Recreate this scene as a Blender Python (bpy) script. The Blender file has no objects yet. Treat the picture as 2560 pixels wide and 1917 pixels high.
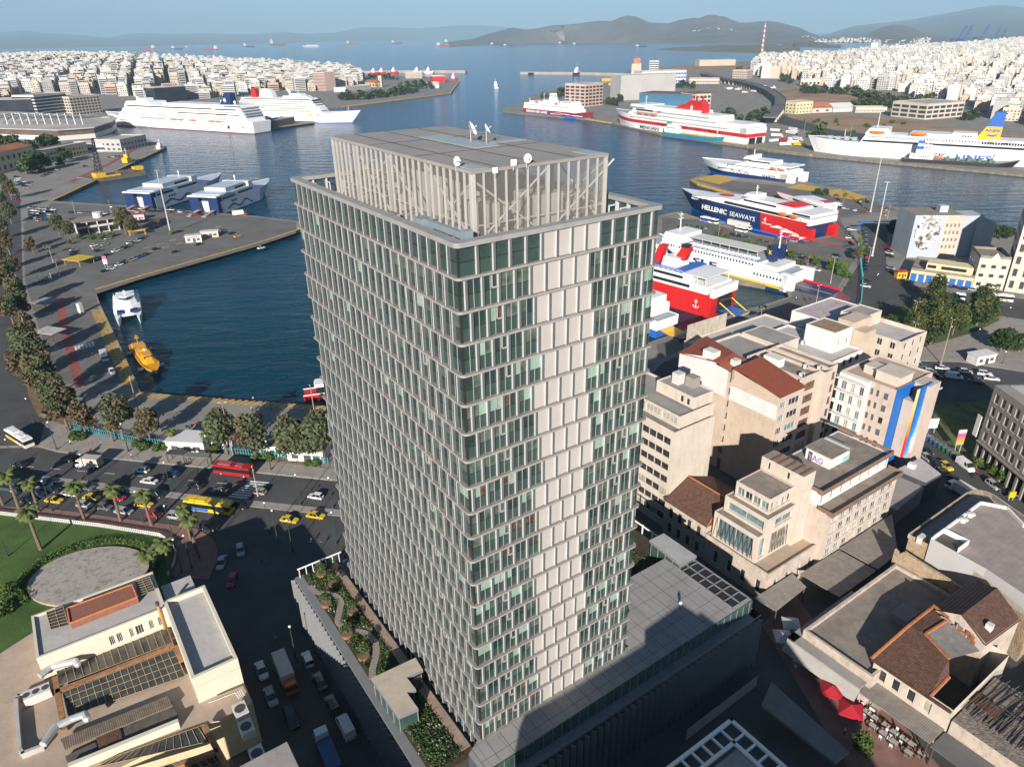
import bpy,math,random
from mathutils import Vector,Matrix,noise
random.seed(11)
S=bpy.context.scene
COL=S.collection
R=math.radians
CAMZ=101.73
PITCH,ROLL,FPX=0.45400133,-0.01575368,1779.05
cam_d=bpy.data.cameras.new('camera')
cam=bpy.data.objects.new('camera',cam_d)
COL.objects.link(cam)
S.camera=cam
cam_d.sensor_width=36.0
cam_d.lens=36.0*FPX/2560.0
cam_d.clip_start=1.0
cam_d.clip_end=120000.0
_c,_s=math.cos(PITCH),math.sin(PITCH)
_cr,_sr=math.cos(ROLL),math.sin(ROLL)
_R,_U,_F=Vector((1,0,0)),Vector((0,_s,_c)),Vector((0,_c,-_s))
_x=_R*_cr+_U*_sr
_y=_R*(-_sr)+_U*_cr
_z=-_F
cam.matrix_world=Matrix(((_x.x,_y.x,_z.x,0),(_x.y,_y.y,_z.y,0),(_x.z,_y.z,_z.z,CAMZ),(0,0,0,1)))
SUN_AZ,SUN_EL=10.0,21.0
W=bpy.data.worlds.new('World')
S.world=W
W.use_nodes=True
nt=W.node_tree
for n in list(nt.nodes):
 nt.nodes.remove(n)
sky=nt.nodes.new('ShaderNodeTexSky')
sky.sky_type='NISHITA'
sky.sun_disc=False
sky.sun_elevation=R(SUN_EL)
sky.sun_rotation=R(180+SUN_AZ)
sky.altitude=1500
sky.air_density=1.0
sky.dust_density=0.3
sky.ozone_density=3.0
bg=nt.nodes.new('ShaderNodeBackground')
bg.inputs['Strength'].default_value=0.05
wo=nt.nodes.new('ShaderNodeOutputWorld')
nt.links.new(sky.outputs[0],bg.inputs[0])
nt.links.new(bg.outputs[0],wo.inputs[0])
sun_d=bpy.data.lights.new('sun','SUN')
sun_d.energy=4.8
sun_d.angle=R(0.5)
sun_d.color=(1.0,0.925,0.83)
sun=bpy.data.objects.new('sun',sun_d)
COL.objects.link(sun)
_ld=Vector((math.sin(R(SUN_AZ))*math.cos(R(SUN_EL)),math.cos(R(SUN_AZ))*math.cos(R(SUN_EL)),-math.sin(R(SUN_EL))))
sun.rotation_euler=_ld.to_track_quat('-Z','Y').to_euler()
sun.location=(-60,-200,300)
S.view_settings.view_transform='Standard'
S.view_settings.look='None'
S.view_settings.gamma=1.0
S.view_settings.exposure=0.95
S.cycles.max_bounces=6
S.cycles.diffuse_bounces=3
S.cycles.glossy_bounces=3
S.cycles.transparent_max_bounces=12
S.cycles.volume_bounces=0
S.cycles.caustics_reflective=False
S.cycles.caustics_refractive=False
def P(px,py,z=0.0):
 a,b=px-1280,py-958.5
 u,v=_cr*a+_sr*b,-_sr*a+_cr*b
 d=Vector((u,FPX*_c-v*_s,-FPX*_s-v*_c))
 t=(z-CAMZ)/d.z
 return Vector((d.x*t,d.y*t,z))
def PXY(p):
 d=Vector(p)-Vector((0,0,CAMZ))
 k=FPX/d.dot(_F)
 u,v=d.dot(_R)*k,-d.dot(_U)*k
 return(1280+_cr*u-_sr*v,958.5+_sr*u+_cr*v)
def Pd(px,py,dist):
 """point along a pixel's ray at a given forward distance"""
 a,b=px-1280,py-958.5
 u,v=_cr*a+_sr*b,-_sr*a+_cr*b
 d=Vector((u,FPX*_c-v*_s,-FPX*_s-v*_c))
 return Vector((0,0,CAMZ))+d*(dist/d.y)
def g(x0,y0,x,y,s=3.45):
 return(x0+x/s,y0+y/s)
YAW=0.966449
NX,NY=-5.1817,66.7115
eL=Vector((-math.cos(YAW),math.sin(YAW),0))
eR=Vector((math.sin(YAW),math.cos(YAW),0))
def ST(s,t,z=0.0):
 return Vector((NX,NY,0))+eL*s+eR*t+Vector((0,0,z))
def toST(p):
 d=Vector((p[0]-NX,p[1]-NY,0))
 return d.dot(eL),d.dot(eR)
MATS={}
def srgb(r,g_,b):
 f=lambda c:(c/255/12.92)if c/255<=0.04045 else((c/255+0.055)/1.055)**2.4
 return(f(r),f(g_),f(b))
def mat(name,col,rough=0.8,var=0.15,scale=0.5,bump=0.0,bscale=4.0,metal=0.0,stain=0.0,stain_col=(0.12,0.09,0.07),stretch=1.0,spec=0.4,coat=0.0,stripe=None,fine=0.0):
 """plaster, concrete, paint: base colour broken up by two noises, optional run-off stains, optional ribs"""
 if name in MATS:
  return MATS[name]
 m=bpy.data.materials.new(name)
 m.use_nodes=True
 t=m.node_tree
 b=t.nodes['Principled BSDF']
 b.inputs['Roughness'].default_value=rough
 b.inputs['Metallic'].default_value=metal
 b.inputs['Specular IOR Level'].default_value=spec
 if coat:
  b.inputs['Coat Weight'].default_value=coat
  b.inputs['Coat Roughness'].default_value=0.08
 geo=t.nodes.new('ShaderNodeNewGeometry')
 n1=t.nodes.new('ShaderNodeTexNoise')
 n1 .inputs['Scale'].default_value=scale
 n1 .inputs['Detail'].default_value=5
 n1 .inputs['Roughness'].default_value=0.6
 t.links.new(geo.outputs['Position'],n1 .inputs['Vector'])
 r1=t.nodes.new('ShaderNodeValToRGB')
 lo=[max(0,c*(1-var))for c in col]
 hi=[min(1,c*(1+var))for c in col]
 r1 .color_ramp.elements[0].position=0.3
 r1 .color_ramp.elements[1].position=0.7
 r1 .color_ramp.elements[0].color=(*lo,1)
 r1 .color_ramp.elements[1].color=(*hi,1)
 t.links.new(n1 .outputs['Fac'],r1 .inputs['Fac'])
 out=r1 .outputs['Color']
 if stain>0:
  mp=t.nodes.new('ShaderNodeMapping')
  mp.inputs['Scale'].default_value=(1,1,1/stretch)
  t.links.new(geo.outputs['Position'],mp.inputs['Vector'])
  n2=t.nodes.new('ShaderNodeTexNoise')
  n2 .inputs['Scale'].default_value=scale*2.3
  n2 .inputs['Detail'].default_value=7
  n2 .inputs['Roughness'].default_value=0.7
  t.links.new(mp.outputs[0],n2 .inputs['Vector'])
  r2=t.nodes.new('ShaderNodeValToRGB')
  r2 .color_ramp.elements[0].position=0.5
  r2 .color_ramp.elements[1].position=0.72
  r2 .color_ramp.elements[0].color=(0,0,0,1)
  r2 .color_ramp.elements[1].color=(stain,stain,stain,1)
  t.links.new(n2 .outputs['Fac'],r2 .inputs['Fac'])
  mx=t.nodes.new('ShaderNodeMix')
  mx.data_type='RGBA'
  t.links.new(r2 .outputs['Color'],mx.inputs['Factor'])
  t.links.new(out,mx.inputs['A'])
  mx.inputs['B'].default_value=(*stain_col,1)
  out=mx.outputs['Result']
 if stripe:
  dv,per,dark,duty=stripe
  dot=t.nodes.new('ShaderNodeVectorMath')
  dot.operation='DOT_PRODUCT'
  dot.inputs[1].default_value=dv
  t.links.new(geo.outputs['Position'],dot.inputs[0])
  md=t.nodes.new('ShaderNodeMath')
  md.operation='DIVIDE'
  md.inputs[1].default_value=per
  t.links.new(dot.outputs['Value'],md.inputs[0])
  fr=t.nodes.new('ShaderNodeMath')
  fr.operation='FRACT'
  t.links.new(md.outputs[0],fr.inputs[0])
  lt=t.nodes.new('ShaderNodeMath')
  lt.operation='LESS_THAN'
  lt.inputs[1].default_value=duty
  t.links.new(fr.outputs[0],lt.inputs[0])
  mx2=t.nodes.new('ShaderNodeMix')
  mx2 .data_type='RGBA'
  t.links.new(lt.outputs[0],mx2 .inputs['Factor'])
  t.links.new(out,mx2 .inputs['A'])
  mul=t.nodes.new('ShaderNodeMix')
  mul.data_type='RGBA'
  mul.blend_type='MULTIPLY'
  mul.inputs['Factor'].default_value=1.0
  t.links.new(out,mul.inputs['A'])
  mul.inputs['B'].default_value=(dark,dark,dark,1)
  t.links.new(mul.outputs['Result'],mx2 .inputs['B'])
  out=mx2 .outputs['Result']
 t.links.new(out,b.inputs['Base Color'])
 if bump>0:
  nb=t.nodes.new('ShaderNodeTexNoise')
  nb.inputs['Scale'].default_value=bscale
  nb.inputs['Detail'].default_value=4
  t.links.new(geo.outputs['Position'],nb.inputs['Vector'])
  bp=t.nodes.new('ShaderNodeBump')
  bp.inputs['Strength'].default_value=bump
  bp.inputs['Distance'].default_value=0.3
  t.links.new(nb.outputs['Fac'],bp.inputs['Height'])
  t.links.new(bp.outputs[0],b.inputs['Normal'])
 MATS[name]=m
 return m
def glass(name,col,rough=0.06,spec=0.6,var=0.35,scale=0.35):
 m=mat(name,col,rough=rough,var=var,scale=scale,spec=spec)
 return m
def screen_mat(name,col,alpha):
 """woven metal mesh or tinted clear glass: partly see-through"""
 m=bpy.data.materials.new(name)
 m.use_nodes=True
 t=m.node_tree
 b=t.nodes['Principled BSDF']
 b.inputs['Base Color'].default_value=(*col,1)
 b.inputs['Roughness'].default_value=0.35
 b.inputs['Alpha'].default_value=alpha
 MATS[name]=m
 return m
class MB:
 def __init__(s):
  s.v,s.f,s.m=[],[],[]
 def poly(s,pts,m=0):
  i=len(s.v)
  s.v+=[tuple(p)for p in pts]
  s.f.append(tuple(range(i,i+len(pts))))
  s.m.append(m)
 def prism(s,pts,z0,z1,m=0,mt=None,skip=(),top=True,bottom=False):
  pts=[(p[0],p[1])for p in pts]
  ar=sum(pts[i][0]*pts[(i+1)%len(pts)][1]-pts[(i+1)%len(pts)][0]*pts[i][1]for i in range(len(pts)))
  idx=list(range(len(pts)))
  for i in idx:
   if i in skip:
    continue
   a,b=pts[i],pts[(i+1)%len(pts)]
   q=[(a[0],a[1],z0),(b[0],b[1],z0),(b[0],b[1],z1),(a[0],a[1],z1)]
   s.poly(q if ar>0 else q[::-1],m)
  if top:
   q=[(p[0],p[1],z1)for p in pts]
   s.poly(q if ar>0 else q[::-1],m if mt is None else mt)
  if bottom:
   q=[(p[0],p[1],z0)for p in pts]
   s.poly(q[::-1]if ar>0 else q,m)
 def obox(s,o,a,b,c,m=0):
  """box from corner o along edge vectors a, b, c"""
  o,a,b,c=Vector(o),Vector(a),Vector(b),Vector(c)
  p=[o,o+a,o+a+b,o+b,o+c,o+a+c,o+a+b+c,o+b+c]
  i=len(s.v)
  s.v+=[tuple(q)for q in p]
  fs=[(0,3,2,1),(4,5,6,7),(0,1,5,4),(1,2,6,5),(2,3,7,6),(3,0,4,7)]
  if a.cross(b).dot(c)<0:
   fs=[f[::-1]for f in fs]
  for f in fs:
   s.f.append(tuple(i+k for k in f))
   s.m.append(m)
 def box(s,cx,cy,z0,sx,sy,sz,rot=0.0,m=0):
  ux=Vector((math.cos(rot),math.sin(rot),0))
  uy=Vector((-math.sin(rot),math.cos(rot),0))
  s.obox(Vector((cx,cy,z0))-ux*sx/2-uy*sy/2,ux*sx,uy*sy,(0,0,sz),m)
 def tube(s,p0,p1,r0,r1=None,n=6,m=0,cap=True):
  p0,p1=Vector(p0),Vector(p1)
  r1=r0 if r1 is None else r1
  d=(p1-p0)
  if d.length<1e-6:
   return
  d.normalize()
  a=d.cross(Vector((0,0,1))if abs(d.z)<0.9 else Vector((1,0,0))).normalized()
  b=d.cross(a)
  i=len(s.v)
  for c,r in((p0,r0),(p1,r1)):
   for k in range(n):
    th=2*math.pi*k/n
    s.v.append(tuple(c+a*(math.cos(th)*r)+b*(math.sin(th)*r)))
  for k in range(n):
   s.f.append((i+k,i+n+k,i+n+(k+1)%n,i+(k+1)%n))
   s.m.append(m)
  if cap:
   s.f.append(tuple(i+k for k in range(n)))
   s.m.append(m)
   s.f.append(tuple(i+n+k for k in reversed(range(n))))
   s.m.append(m)
 def loft(s,rings,m=0,closed=True,caps=True,mats=None):
  i=len(s.v)
  n=len(rings[0])
  for r in rings:
   s.v+=[tuple(p)for p in r]
  for a in range(len(rings)-1):
   for k in range(n if closed else n-1):
    s.f.append((i+a*n+k,i+a*n+(k+1)%n,i+(a+1)*n+(k+1)%n,i+(a+1)*n+k))
    s.m.append(mats[k]if mats else m)
  if caps:
   s.f.append(tuple(i+k for k in reversed(range(n))))
   s.m.append(m)
   s.f.append(tuple(i+(len(rings)-1)*n+k for k in range(n)))
   s.m.append(m)
 def dome(s,c,r,h,n=10,k=4,m=0):
  rings=[]
  for a in range(k+1):
   th=math.pi/2*a/k
   rr=max(r*math.cos(th),0.001)
   rings.append([(c[0]+rr*math.cos(2*math.pi*q/n),c[1]+rr*math.sin(2*math.pi*q/n),c[2]+h*math.sin(th))for q in range(n)])
  s.loft(rings,m)
 def ball(s,c,rx,ry=None,rz=None,n=8,k=5,m=0):
  ry=rx if ry is None else ry
  rz=rx if rz is None else rz
  rings=[]
  for a in range(k+1):
   th=-math.pi/2+math.pi*a/k
   q=max(math.cos(th),0.01)
   rings.append([(c[0]+rx*q*math.cos(2*math.pi*j/n),c[1]+ry*q*math.sin(2*math.pi*j/n),c[2]+rz*math.sin(th))for j in range(n)])
  s.loft(rings,m)
 def build(s,name,mats,parent=None,smooth=False,link=True):
  if not isinstance(mats,(list,tuple)):
   mats=[mats]
  me=bpy.data.meshes.new(name)
  off=wloc(parent)if parent else Vector((0,0,0))
  me.from_pydata([(x-off.x,y-off.y,z-off.z)for x,y,z in s.v],[],s.f)
  for m in mats:
   me.materials.append(m)
  if len(mats)>1:
   me.polygons.foreach_set('material_index',s.m)
  if smooth:
   me.polygons.foreach_set('use_smooth',[True]*len(me.polygons))
  me.update()
  o=bpy.data.objects.new(name,me)
  if link:
   COL.objects.link(o)
  if parent:
   o.parent=parent
  return o
def wloc(o):
 v=Vector((0,0,0))
 while o is not None:
  v+=Vector(o.location)
  o=o.parent
 return v
PENDING=[]
def tag(o,label,cat,group=None):
 o['label']=label
 o['category']=cat
 if group:
  o['group']=group
 return o
def thing(name,label,cat,loc=(0,0,0),rz=0.0,group=None):
 o=bpy.data.objects.new(name,None)
 o.empty_display_size=0.5
 o.location=loc
 o.rotation_euler=(0,0,rz)
 COL.objects.link(o)
 return tag(o,label,cat,group)
def later(o,desc,cat,group,p=None):
 """give the label once every landmark is known"""
 o['category']=cat
 if group:
  o['group']=group
 PENDING.append((o,desc,PXY(p if p is not None else o.location)))
 return o
def structure(o):
 o['kind']='structure'
 return o
def stuff(o,label=None,cat=None):
 o['kind']='stuff'
 if label:
  o['label']=label
 if cat:
  o['category']=cat
 return o
def dup(root,loc,rz=0.0,scale=None,paint=None,parent=None):
 """a copy of a thing with copies of its parts and their sub-parts; paint = {old material name: new material}"""
 r=root.copy()
 COL.objects.link(r)
 if parent is None:
  r.location=loc
  r.rotation_euler=(0,0,rz)
  if scale:
   r.scale=scale if isinstance(scale,(tuple,list))else(scale,)*3
 else:
  r.parent=parent
 if paint and r.type=='MESH':
  for sl in r.material_slots:
   if sl.material and sl.material.name in paint:
    mm=paint[sl.material.name]
    sl.link='OBJECT'
    sl.material=mm
 for ch in[c for c in KIDS.get(root.name,())]:
  dup(ch,None,parent=r,paint=paint)
 return r
KIDS={}
def reg(root):
 """remember a prototype's tree so that copying it needs no search"""
 for c in root.children:
  KIDS.setdefault(root.name,[]).append(c)
  reg(c)
def kill(root):
 for c in KIDS.get(root.name,[]):
  kill(c)
 bpy.data.objects.remove(root)
def text_mesh(body,size,depth=0.04,mat_=None,name='lettering',parent=None,origin=(0,0,0),ux=(1,0,0),uy=(0,0,1),bold=0.0,width=None,align='LEFT',italic=0.0):
 """raised lettering as a mesh: ux is the reading direction, uy the up direction"""
 cu=bpy.data.curves.new('txt','FONT')
 cu.body=body
 cu.size=size
 cu.extrude=depth/2
 cu.offset=bold
 cu.align_x=align
 cu.resolution_u=2
 cu.shear=italic
 o=bpy.data.objects.new('txt',cu)
 COL.objects.link(o)
 bpy.context.view_layer.update()
 me=bpy.data.meshes.new_from_object(o.evaluated_get(bpy.context.evaluated_depsgraph_get()))
 bpy.data.objects.remove(o)
 bpy.data.curves.remove(cu)
 ux,uy=Vector(ux).normalized(),Vector(uy).normalized()
 uz=ux.cross(uy)
 xs=[v.co.x for v in me.vertices]or[0]
 k=1.0
 if width:
  k=width/max(max(xs)-min(xs),1e-3)
 off=wloc(parent)if parent else Vector((0,0,0))
 x0=min(xs)if align=='LEFT' else 0
 for v in me.vertices:
  c=v.co.copy()
  v.co=Vector(origin)+ux*((c.x-x0)*k)+uy*c.y+uz*c.z-off
 me.name=name
 me.materials.clear()
 me.materials.append(mat_)
 ob=bpy.data.objects.new(name,me)
 COL.objects.link(ob)
 if parent:
  ob.parent=parent
 return ob
 # water, land, hills, haze
def lerp(a,b,t):
 return a+(b-a)*t
def interp(prof,x):
 if x<=prof[0][0]:
  return prof[0][1]
 for(x0,y0),(x1,y1)in zip(prof,prof[1:]):
  if x<=x1:
   return lerp(y0,y1,(x-x0)/(x1-x0))
 return prof[-1][1]
WATER_Z=-2.0
def water_material():
 m=bpy.data.materials.new('harbour_water')
 m.use_nodes=True
 t=m.node_tree
 b=t.nodes['Principled BSDF']
 b.inputs['Roughness'].default_value=0.12
 b.inputs['IOR'].default_value=1.33
 b.inputs['Specular IOR Level'].default_value=0.12
 geo=t.nodes.new('ShaderNodeNewGeometry')
 n0=t.nodes.new('ShaderNodeTexNoise')
 n0 .inputs['Scale'].default_value=0.004
 n0 .inputs['Detail'].default_value=4
 mp0=t.nodes.new('ShaderNodeMapping')
 mp0 .inputs['Scale'].default_value=(0.5,1.6,1)
 t.links.new(geo.outputs['Position'],mp0 .inputs['Vector'])
 t.links.new(mp0 .outputs[0],n0 .inputs['Vector'])
 cr=t.nodes.new('ShaderNodeValToRGB')
 cr.color_ramp.elements[0].position=0.3
 cr.color_ramp.elements[1].position=0.75
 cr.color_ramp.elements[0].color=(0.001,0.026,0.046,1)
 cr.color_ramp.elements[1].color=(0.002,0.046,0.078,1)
 t.links.new(n0 .outputs['Fac'],cr.inputs['Fac'])
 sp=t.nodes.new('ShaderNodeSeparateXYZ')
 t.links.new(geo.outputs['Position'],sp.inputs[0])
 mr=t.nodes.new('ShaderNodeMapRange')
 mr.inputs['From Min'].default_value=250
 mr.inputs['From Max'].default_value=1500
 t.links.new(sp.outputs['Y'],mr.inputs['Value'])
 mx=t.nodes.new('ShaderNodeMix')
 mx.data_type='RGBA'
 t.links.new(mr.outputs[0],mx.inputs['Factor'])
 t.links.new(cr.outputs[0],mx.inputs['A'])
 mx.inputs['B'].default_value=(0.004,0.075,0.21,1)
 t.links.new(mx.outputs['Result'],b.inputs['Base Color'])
 last=None
 for sc,st,stren,dist in((0.9,2.2,0.35,0.25),(0.22,2.6,0.5,0.6),(0.04,3.0,0.35,2.5)):
  mp=t.nodes.new('ShaderNodeMapping')
  mp.inputs['Scale'].default_value=(1,st,1)
  mp.inputs['Rotation'].default_value=(0,0,0.25)
  t.links.new(geo.outputs['Position'],mp.inputs['Vector'])
  n=t.nodes.new('ShaderNodeTexNoise')
  n.inputs['Scale'].default_value=sc
  n.inputs['Detail'].default_value=3
  t.links.new(mp.outputs[0],n.inputs['Vector'])
  bp=t.nodes.new('ShaderNodeBump')
  bp.inputs['Strength'].default_value=stren
  bp.inputs['Distance'].default_value=dist
  t.links.new(n.outputs['Fac'],bp.inputs['Height'])
  if last:
   t.links.new(last.outputs[0],bp.inputs['Normal'])
  last=bp
 t.links.new(last.outputs[0],b.inputs['Normal'])
 return m
w=MB()
w.poly([(-40000,-2500,WATER_Z),(40000,-2500,WATER_Z),(40000,60000,WATER_Z),(-40000,60000,WATER_Z)])
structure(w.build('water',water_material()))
M_quay=mat('quay_concrete',(0.225,0.21,0.19),rough=0.9,var=0.22,scale=0.06,stain=0.45,stain_col=(0.11,0.105,0.10),bump=0.1,bscale=3)
M_quaywall=mat('quay_wall',(0.17,0.15,0.11),rough=0.9,var=0.4,scale=0.4)
M_asphalt=mat('asphalt',(0.062,0.062,0.064),rough=0.9,var=0.25,scale=0.12,stain=0.3,stain_col=(0.035,0.035,0.036))
M_asphalt_old=mat('worn_asphalt',(0.135,0.13,0.122),rough=0.9,var=0.22,scale=0.08,stain=0.5,stain_col=(0.085,0.082,0.08))
M_pave=mat('paving_slabs',(0.27,0.245,0.22),rough=0.9,var=0.15,scale=0.4,stripe=((0.8,0.6,0),1.2,0.8,0.06))
M_pave_red=mat('red_paving',(0.22,0.12,0.10),rough=0.9,var=0.2,scale=0.4)
M_yellow=mat('yellow_edge_paint',(0.55,0.33,0.045),rough=0.75,var=0.35,scale=0.5,stain=0.8,stain_col=(0.22,0.17,0.10))
M_white_line=mat('white_line_paint',(0.62,0.62,0.60),rough=0.7,var=0.25,scale=0.8)
M_red_line=mat('red_line_paint',(0.26,0.07,0.07),rough=0.8,var=0.3,scale=0.3)
M_grass=mat('lawn',(0.055,0.105,0.02),rough=0.95,var=0.35,scale=0.15,bump=0.5,bscale=6)
M_dryland=mat('dry_ground',(0.30,0.20,0.12),rough=0.95,var=0.35,scale=0.02,stain=0.6,stain_col=(0.11,0.11,0.05),bump=0.4,bscale=0.3)
M_cityground=mat('city_ground',(0.17,0.165,0.155),rough=0.95,var=0.25,scale=0.01)
NEAR_SHORE=[(2900,650),(2560,590),(2420,560),(2294,531),(2242,518),(2175,506),(2168,490),(2123,478),(2082,468),(2007,458),(1755,437),(1726,448),(1744,459),(1828,482),(2050,535),(2082,541),(2078,587),(2059,592),(1985,603),(1920,590),(1886,583),(1813,557),(1747,545),(1697,531),(1651,539),(1560,556),(1560,650),(1965,722),(1972,742),(1920,758),(1858,776),(1773,806),(1700,829),(1645,847),(1560,880),(830,1016),(759,1011),(600,1002),(351,980),(345,962),(290,842),(256,773),(236,723),(348,689),(640,607),(745,573),(810,560),(745,553),(640,540),(322,515),(127,502),(185,475),(319,412),(416,367),(405,361),(372,350),(292,341),(262,312),(640,325),(669,322),(785,307),(785,299),(640,302),(600,291),(853,267),(930,258),(1127,233),(1149,204),(1130,197),(1060,192),(960,189),(900,190),(870,180),(700,171),(400,168),(0,170),(-500,180)]
near_pts=[P(*q)for q in NEAR_SHORE]+[Vector((-5200,2600,0)),Vector((-5200,-900,0)),Vector((1600,-900,0)),Vector((1600,250,0))]
gm=MB()
gm.prism(near_pts,-6,0,1,0)
structure(gm.build('ground',[M_quay,M_quaywall]))
FAR_SHORE=[(1256,278),(1300,283),(1465,297),(1529,307),(1650,335),(1868,366),(1920,375),(2030,387),(2600,440),(3300,500)]
FAR_BACK=[(2800,92),(2480,118),(2384,128),(2239,141),(2090,151),(1920,154),(1860,154),(1740,162),(1657,169),(1572,176),(1555,196),(1500,212),(1400,222),(1330,240),(1290,262),(1256,268)]
far_pts=[P(*q)for q in FAR_SHORE]+[Vector((9000,1200,0))]+[P(*q)for q in FAR_BACK]
fm=MB()
fm.prism(far_pts,-6,0,1,0)
structure(fm.build('far_shore_ground',[M_quay,M_quaywall]))
def pave(name,px,m,z=0.008,kerb=False,st=False):
 b=MB()
 pts=[ST(*q)for q in px]if st else[P(*q)if len(q)==2 else Vector((q[0],q[1],0))for q in px]
 if kerb:
  b.prism(pts,-0.05,z,0)
 else:
  ar=sum(pts[i].x*pts[(i+1)%len(pts)].y-pts[(i+1)%len(pts)].x*pts[i].y for i in range(len(pts)))
  b.poly([(p.x,p.y,z)for p in(pts if ar>0 else pts[::-1])])
 return structure(b.build(name,m))
def strip(b,px,w,z,m=0,world=False,off=0.0):
 """a painted band of width w along a polyline of pixels, off = shift to the left of travel"""
 pts=px if world else[P(*q)for q in px]
 for i,(a,c)in enumerate(zip(pts,pts[1:])):
  d=(c-a)
  if d.length<1e-3:
   continue
  n=Vector((-d.y,d.x,0)).normalized()
  zz=z+0.002*(i%2)
  q=[a+n*off,c+n*off,c+n*(off+w),a+n*(off+w)]
  b.poly([(p.x,p.y,zz)for p in q],m)
def dashes(b,px,w,ln,gap,z,m=0):
 pts=[P(*q)for q in px]
 for a,c in zip(pts,pts[1:]):
  L=(c-a).length
  d=(c-a).normalized()
  n=Vector((-d.y,d.x,0))*(w/2)
  x=0
  while x+ln<L:
   p,q=a+d*x,a+d*(x+ln)
   b.poly([(v.x,v.y,z)for v in(p-n,q-n,q+n,p+n)],m)
   x+=ln+gap
pave('road',[(-420,1130),(97,1118),(145,1131),(240,1143),(377,1157),(545,1173),(640,1182),(900,1210),(1500,1050),(1660,905),(1900,820),(2060,800),(2160,640),(2150,560),(2220,560),(2215,660),(2280,715),(2560,748),(2900,790),(2900,1500),(2600,2050),(300,2300),(-700,1700)],M_asphalt,0.010)
pave('port_road',[(-30,480),(50,480),(60,800),(130,1000),(97,1112),(-420,1124),(-300,700)],M_asphalt,0.008)
pave('quay_apron',[(240,735),(345,700),(640,617),(740,583),(740,556),(640,543),(322,518),(130,508),(60,560),(62,700),(140,960),(330,958),(278,842),(246,773)],M_asphalt_old,0.006)
pave('ferry_quay',[(1968,748),(1640,862),(1650,895),(1890,815),(2050,795),(2140,640),(2120,590),(2100,545),(2240,524),(2170,500),(2090,480),(1760,444),(1740,450),(1830,478),(2060,531),(2090,541),(2086,590),(2062,598),(1985,608),(1880,588),(1747,550),(1655,544),(1655,640),(1966,714),(1980,740)],M_asphalt_old,0.006)
pave('sidewalk',[(97,1116),(110,1085),(150,1060),(320,1105),(480,1120),(640,1150),(900,1180),(900,1206),(640,1180),(545,1171),(377,1155),(240,1141),(145,1129)],M_pave,0.13,kerb=True)
pave('promenade',[(0,1266),(101,1269),(203,1282),(348,1302),(429,1312),(493,1322),(530,1345),(542,1366),(546,1400),(520,1450),(430,1440),(442,1405),(440,1365),(410,1341),(250,1317),(100,1298),(-60,1278),(-200,1268),(-200,1255)],M_pave_red,0.13,kerb=True)
pave('lawn',[(-260,1275),(-60,1280),(100,1300),(250,1319),(408,1343),(438,1367),(440,1405),(425,1450),(380,1500),(0,1680),(-300,1650)],M_grass,0.10,kerb=True)
pave('median_strip',[(105,1190),(180,1198),(330,1217),(480,1236),(640,1252),(900,1280),(900,1296),(640,1268),(480,1250),(330,1232),(180,1212),(105,1200)],M_pave,0.13,kerb=True)
pave('flower_bed',[(150,1060),(95,1040),(70,985),(60,900),(72,880),(110,960),(200,1055),(300,1085),(480,1105),(640,1130),(800,1150),(800,1168),(640,1146),(480,1117),(320,1102)],mat('bare_earth',(0.16,0.10,0.06),rough=1,var=0.3,scale=0.5),0.16,kerb=True)
pave('square',[(2140,905),(2245,885),(2370,850),(2500,790),(2560,800),(2700,850),(2700,960),(2560,930),(2400,905),(2270,902),(2200,912)],M_pave,0.13,kerb=True)
pave('park_lawn',[(2195,790),(2300,750),(2460,775),(2500,800),(2440,830),(2400,842),(2330,862),(2255,884),(2205,880)],mat('shaded_lawn',(0.06,0.085,0.025),rough=1,var=0.4,scale=0.2),0.20,kerb=True)
pave('vacant_lot',[(2345,1010),(2330,1060),(2350,1100),(2430,1160),(2470,1130),(2500,1000)],mat('weeds',(0.09,0.11,0.04),rough=1,var=0.5,scale=0.25),0.03)
pave('cafe_lane',[(1985,1480),(1905,1560),(2050,1800),(2120,1917),(2350,1917),(2240,1790),(2100,1640)],M_pave_red,0.02)
pl=MB()
strip(pl,[(236,723),(348,689),(640,607),(745,573)],-1.5,0.02,0)
strip(pl,[(1726,448),(1744,459),(1828,482),(2050,535),(2082,541),(2078,587)],1.4,0.02,0)
strip(pl,[(1813,557),(1747,545),(1697,531),(1651,539)],1.4,0.02,0)
strip(pl,[(785,307),(669,322),(640,325)],3,0.03,0)
strip(pl,[(853,267),(930,258),(1127,233),(1149,204)],3,0.03,0)
strip(pl,[(1465,297),(1529,307),(1650,335),(1868,366),(1920,375),(2030,387)],2.5,0.03,0)
strip(pl,[(127,502),(185,475),(319,412),(416,367)],-1.2,0.02,0)
for q in[[(1732,447),(1790,437),(1850,446),(1798,461)],[(2060,478),(2100,472),(2168,492),(2140,500),(2080,492)],[(1965,470),(2000,460),(2050,468),(2030,478)]]:
 pl.poly([(p.x,p.y,0.026)for p in[P(*c)for c in q]],0)
def hatch(a,c,w,pitch,duty=0.5,z=0.03):
 a,c=P(*a),P(*c)
 d=(c-a)
 L=d.length
 d.normalize()
 n=Vector((-d.y,d.x,0))
 x=0
 while x<L:
  o=a+d*x
  pl.poly([(v.x,v.y,z)for v in(o,o+d*pitch*duty,o+d*(pitch*duty+w*0.5)+n*w,o+d*w*0.5+n*w)],0)
  x+=pitch
hatch((345,962),(256,773),4.2,1.7)
hatch((830,1016),(351,981),3.2,2.3)
strip(pl,[(246,787),(268,838),(290,884),(338,985)],0.3,0.034,0)
for a in([(358,622),(560,563)],[(370,630),(480,600)]):
 dashes(pl,a,0.9,4.5,4.2,0.02,0)
structure(pl.build('yellow_markings',M_yellow))
wl=MB()
dashes(wl,[(60,1165),(640,1215)],0.18,3,5,0.02)
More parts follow.
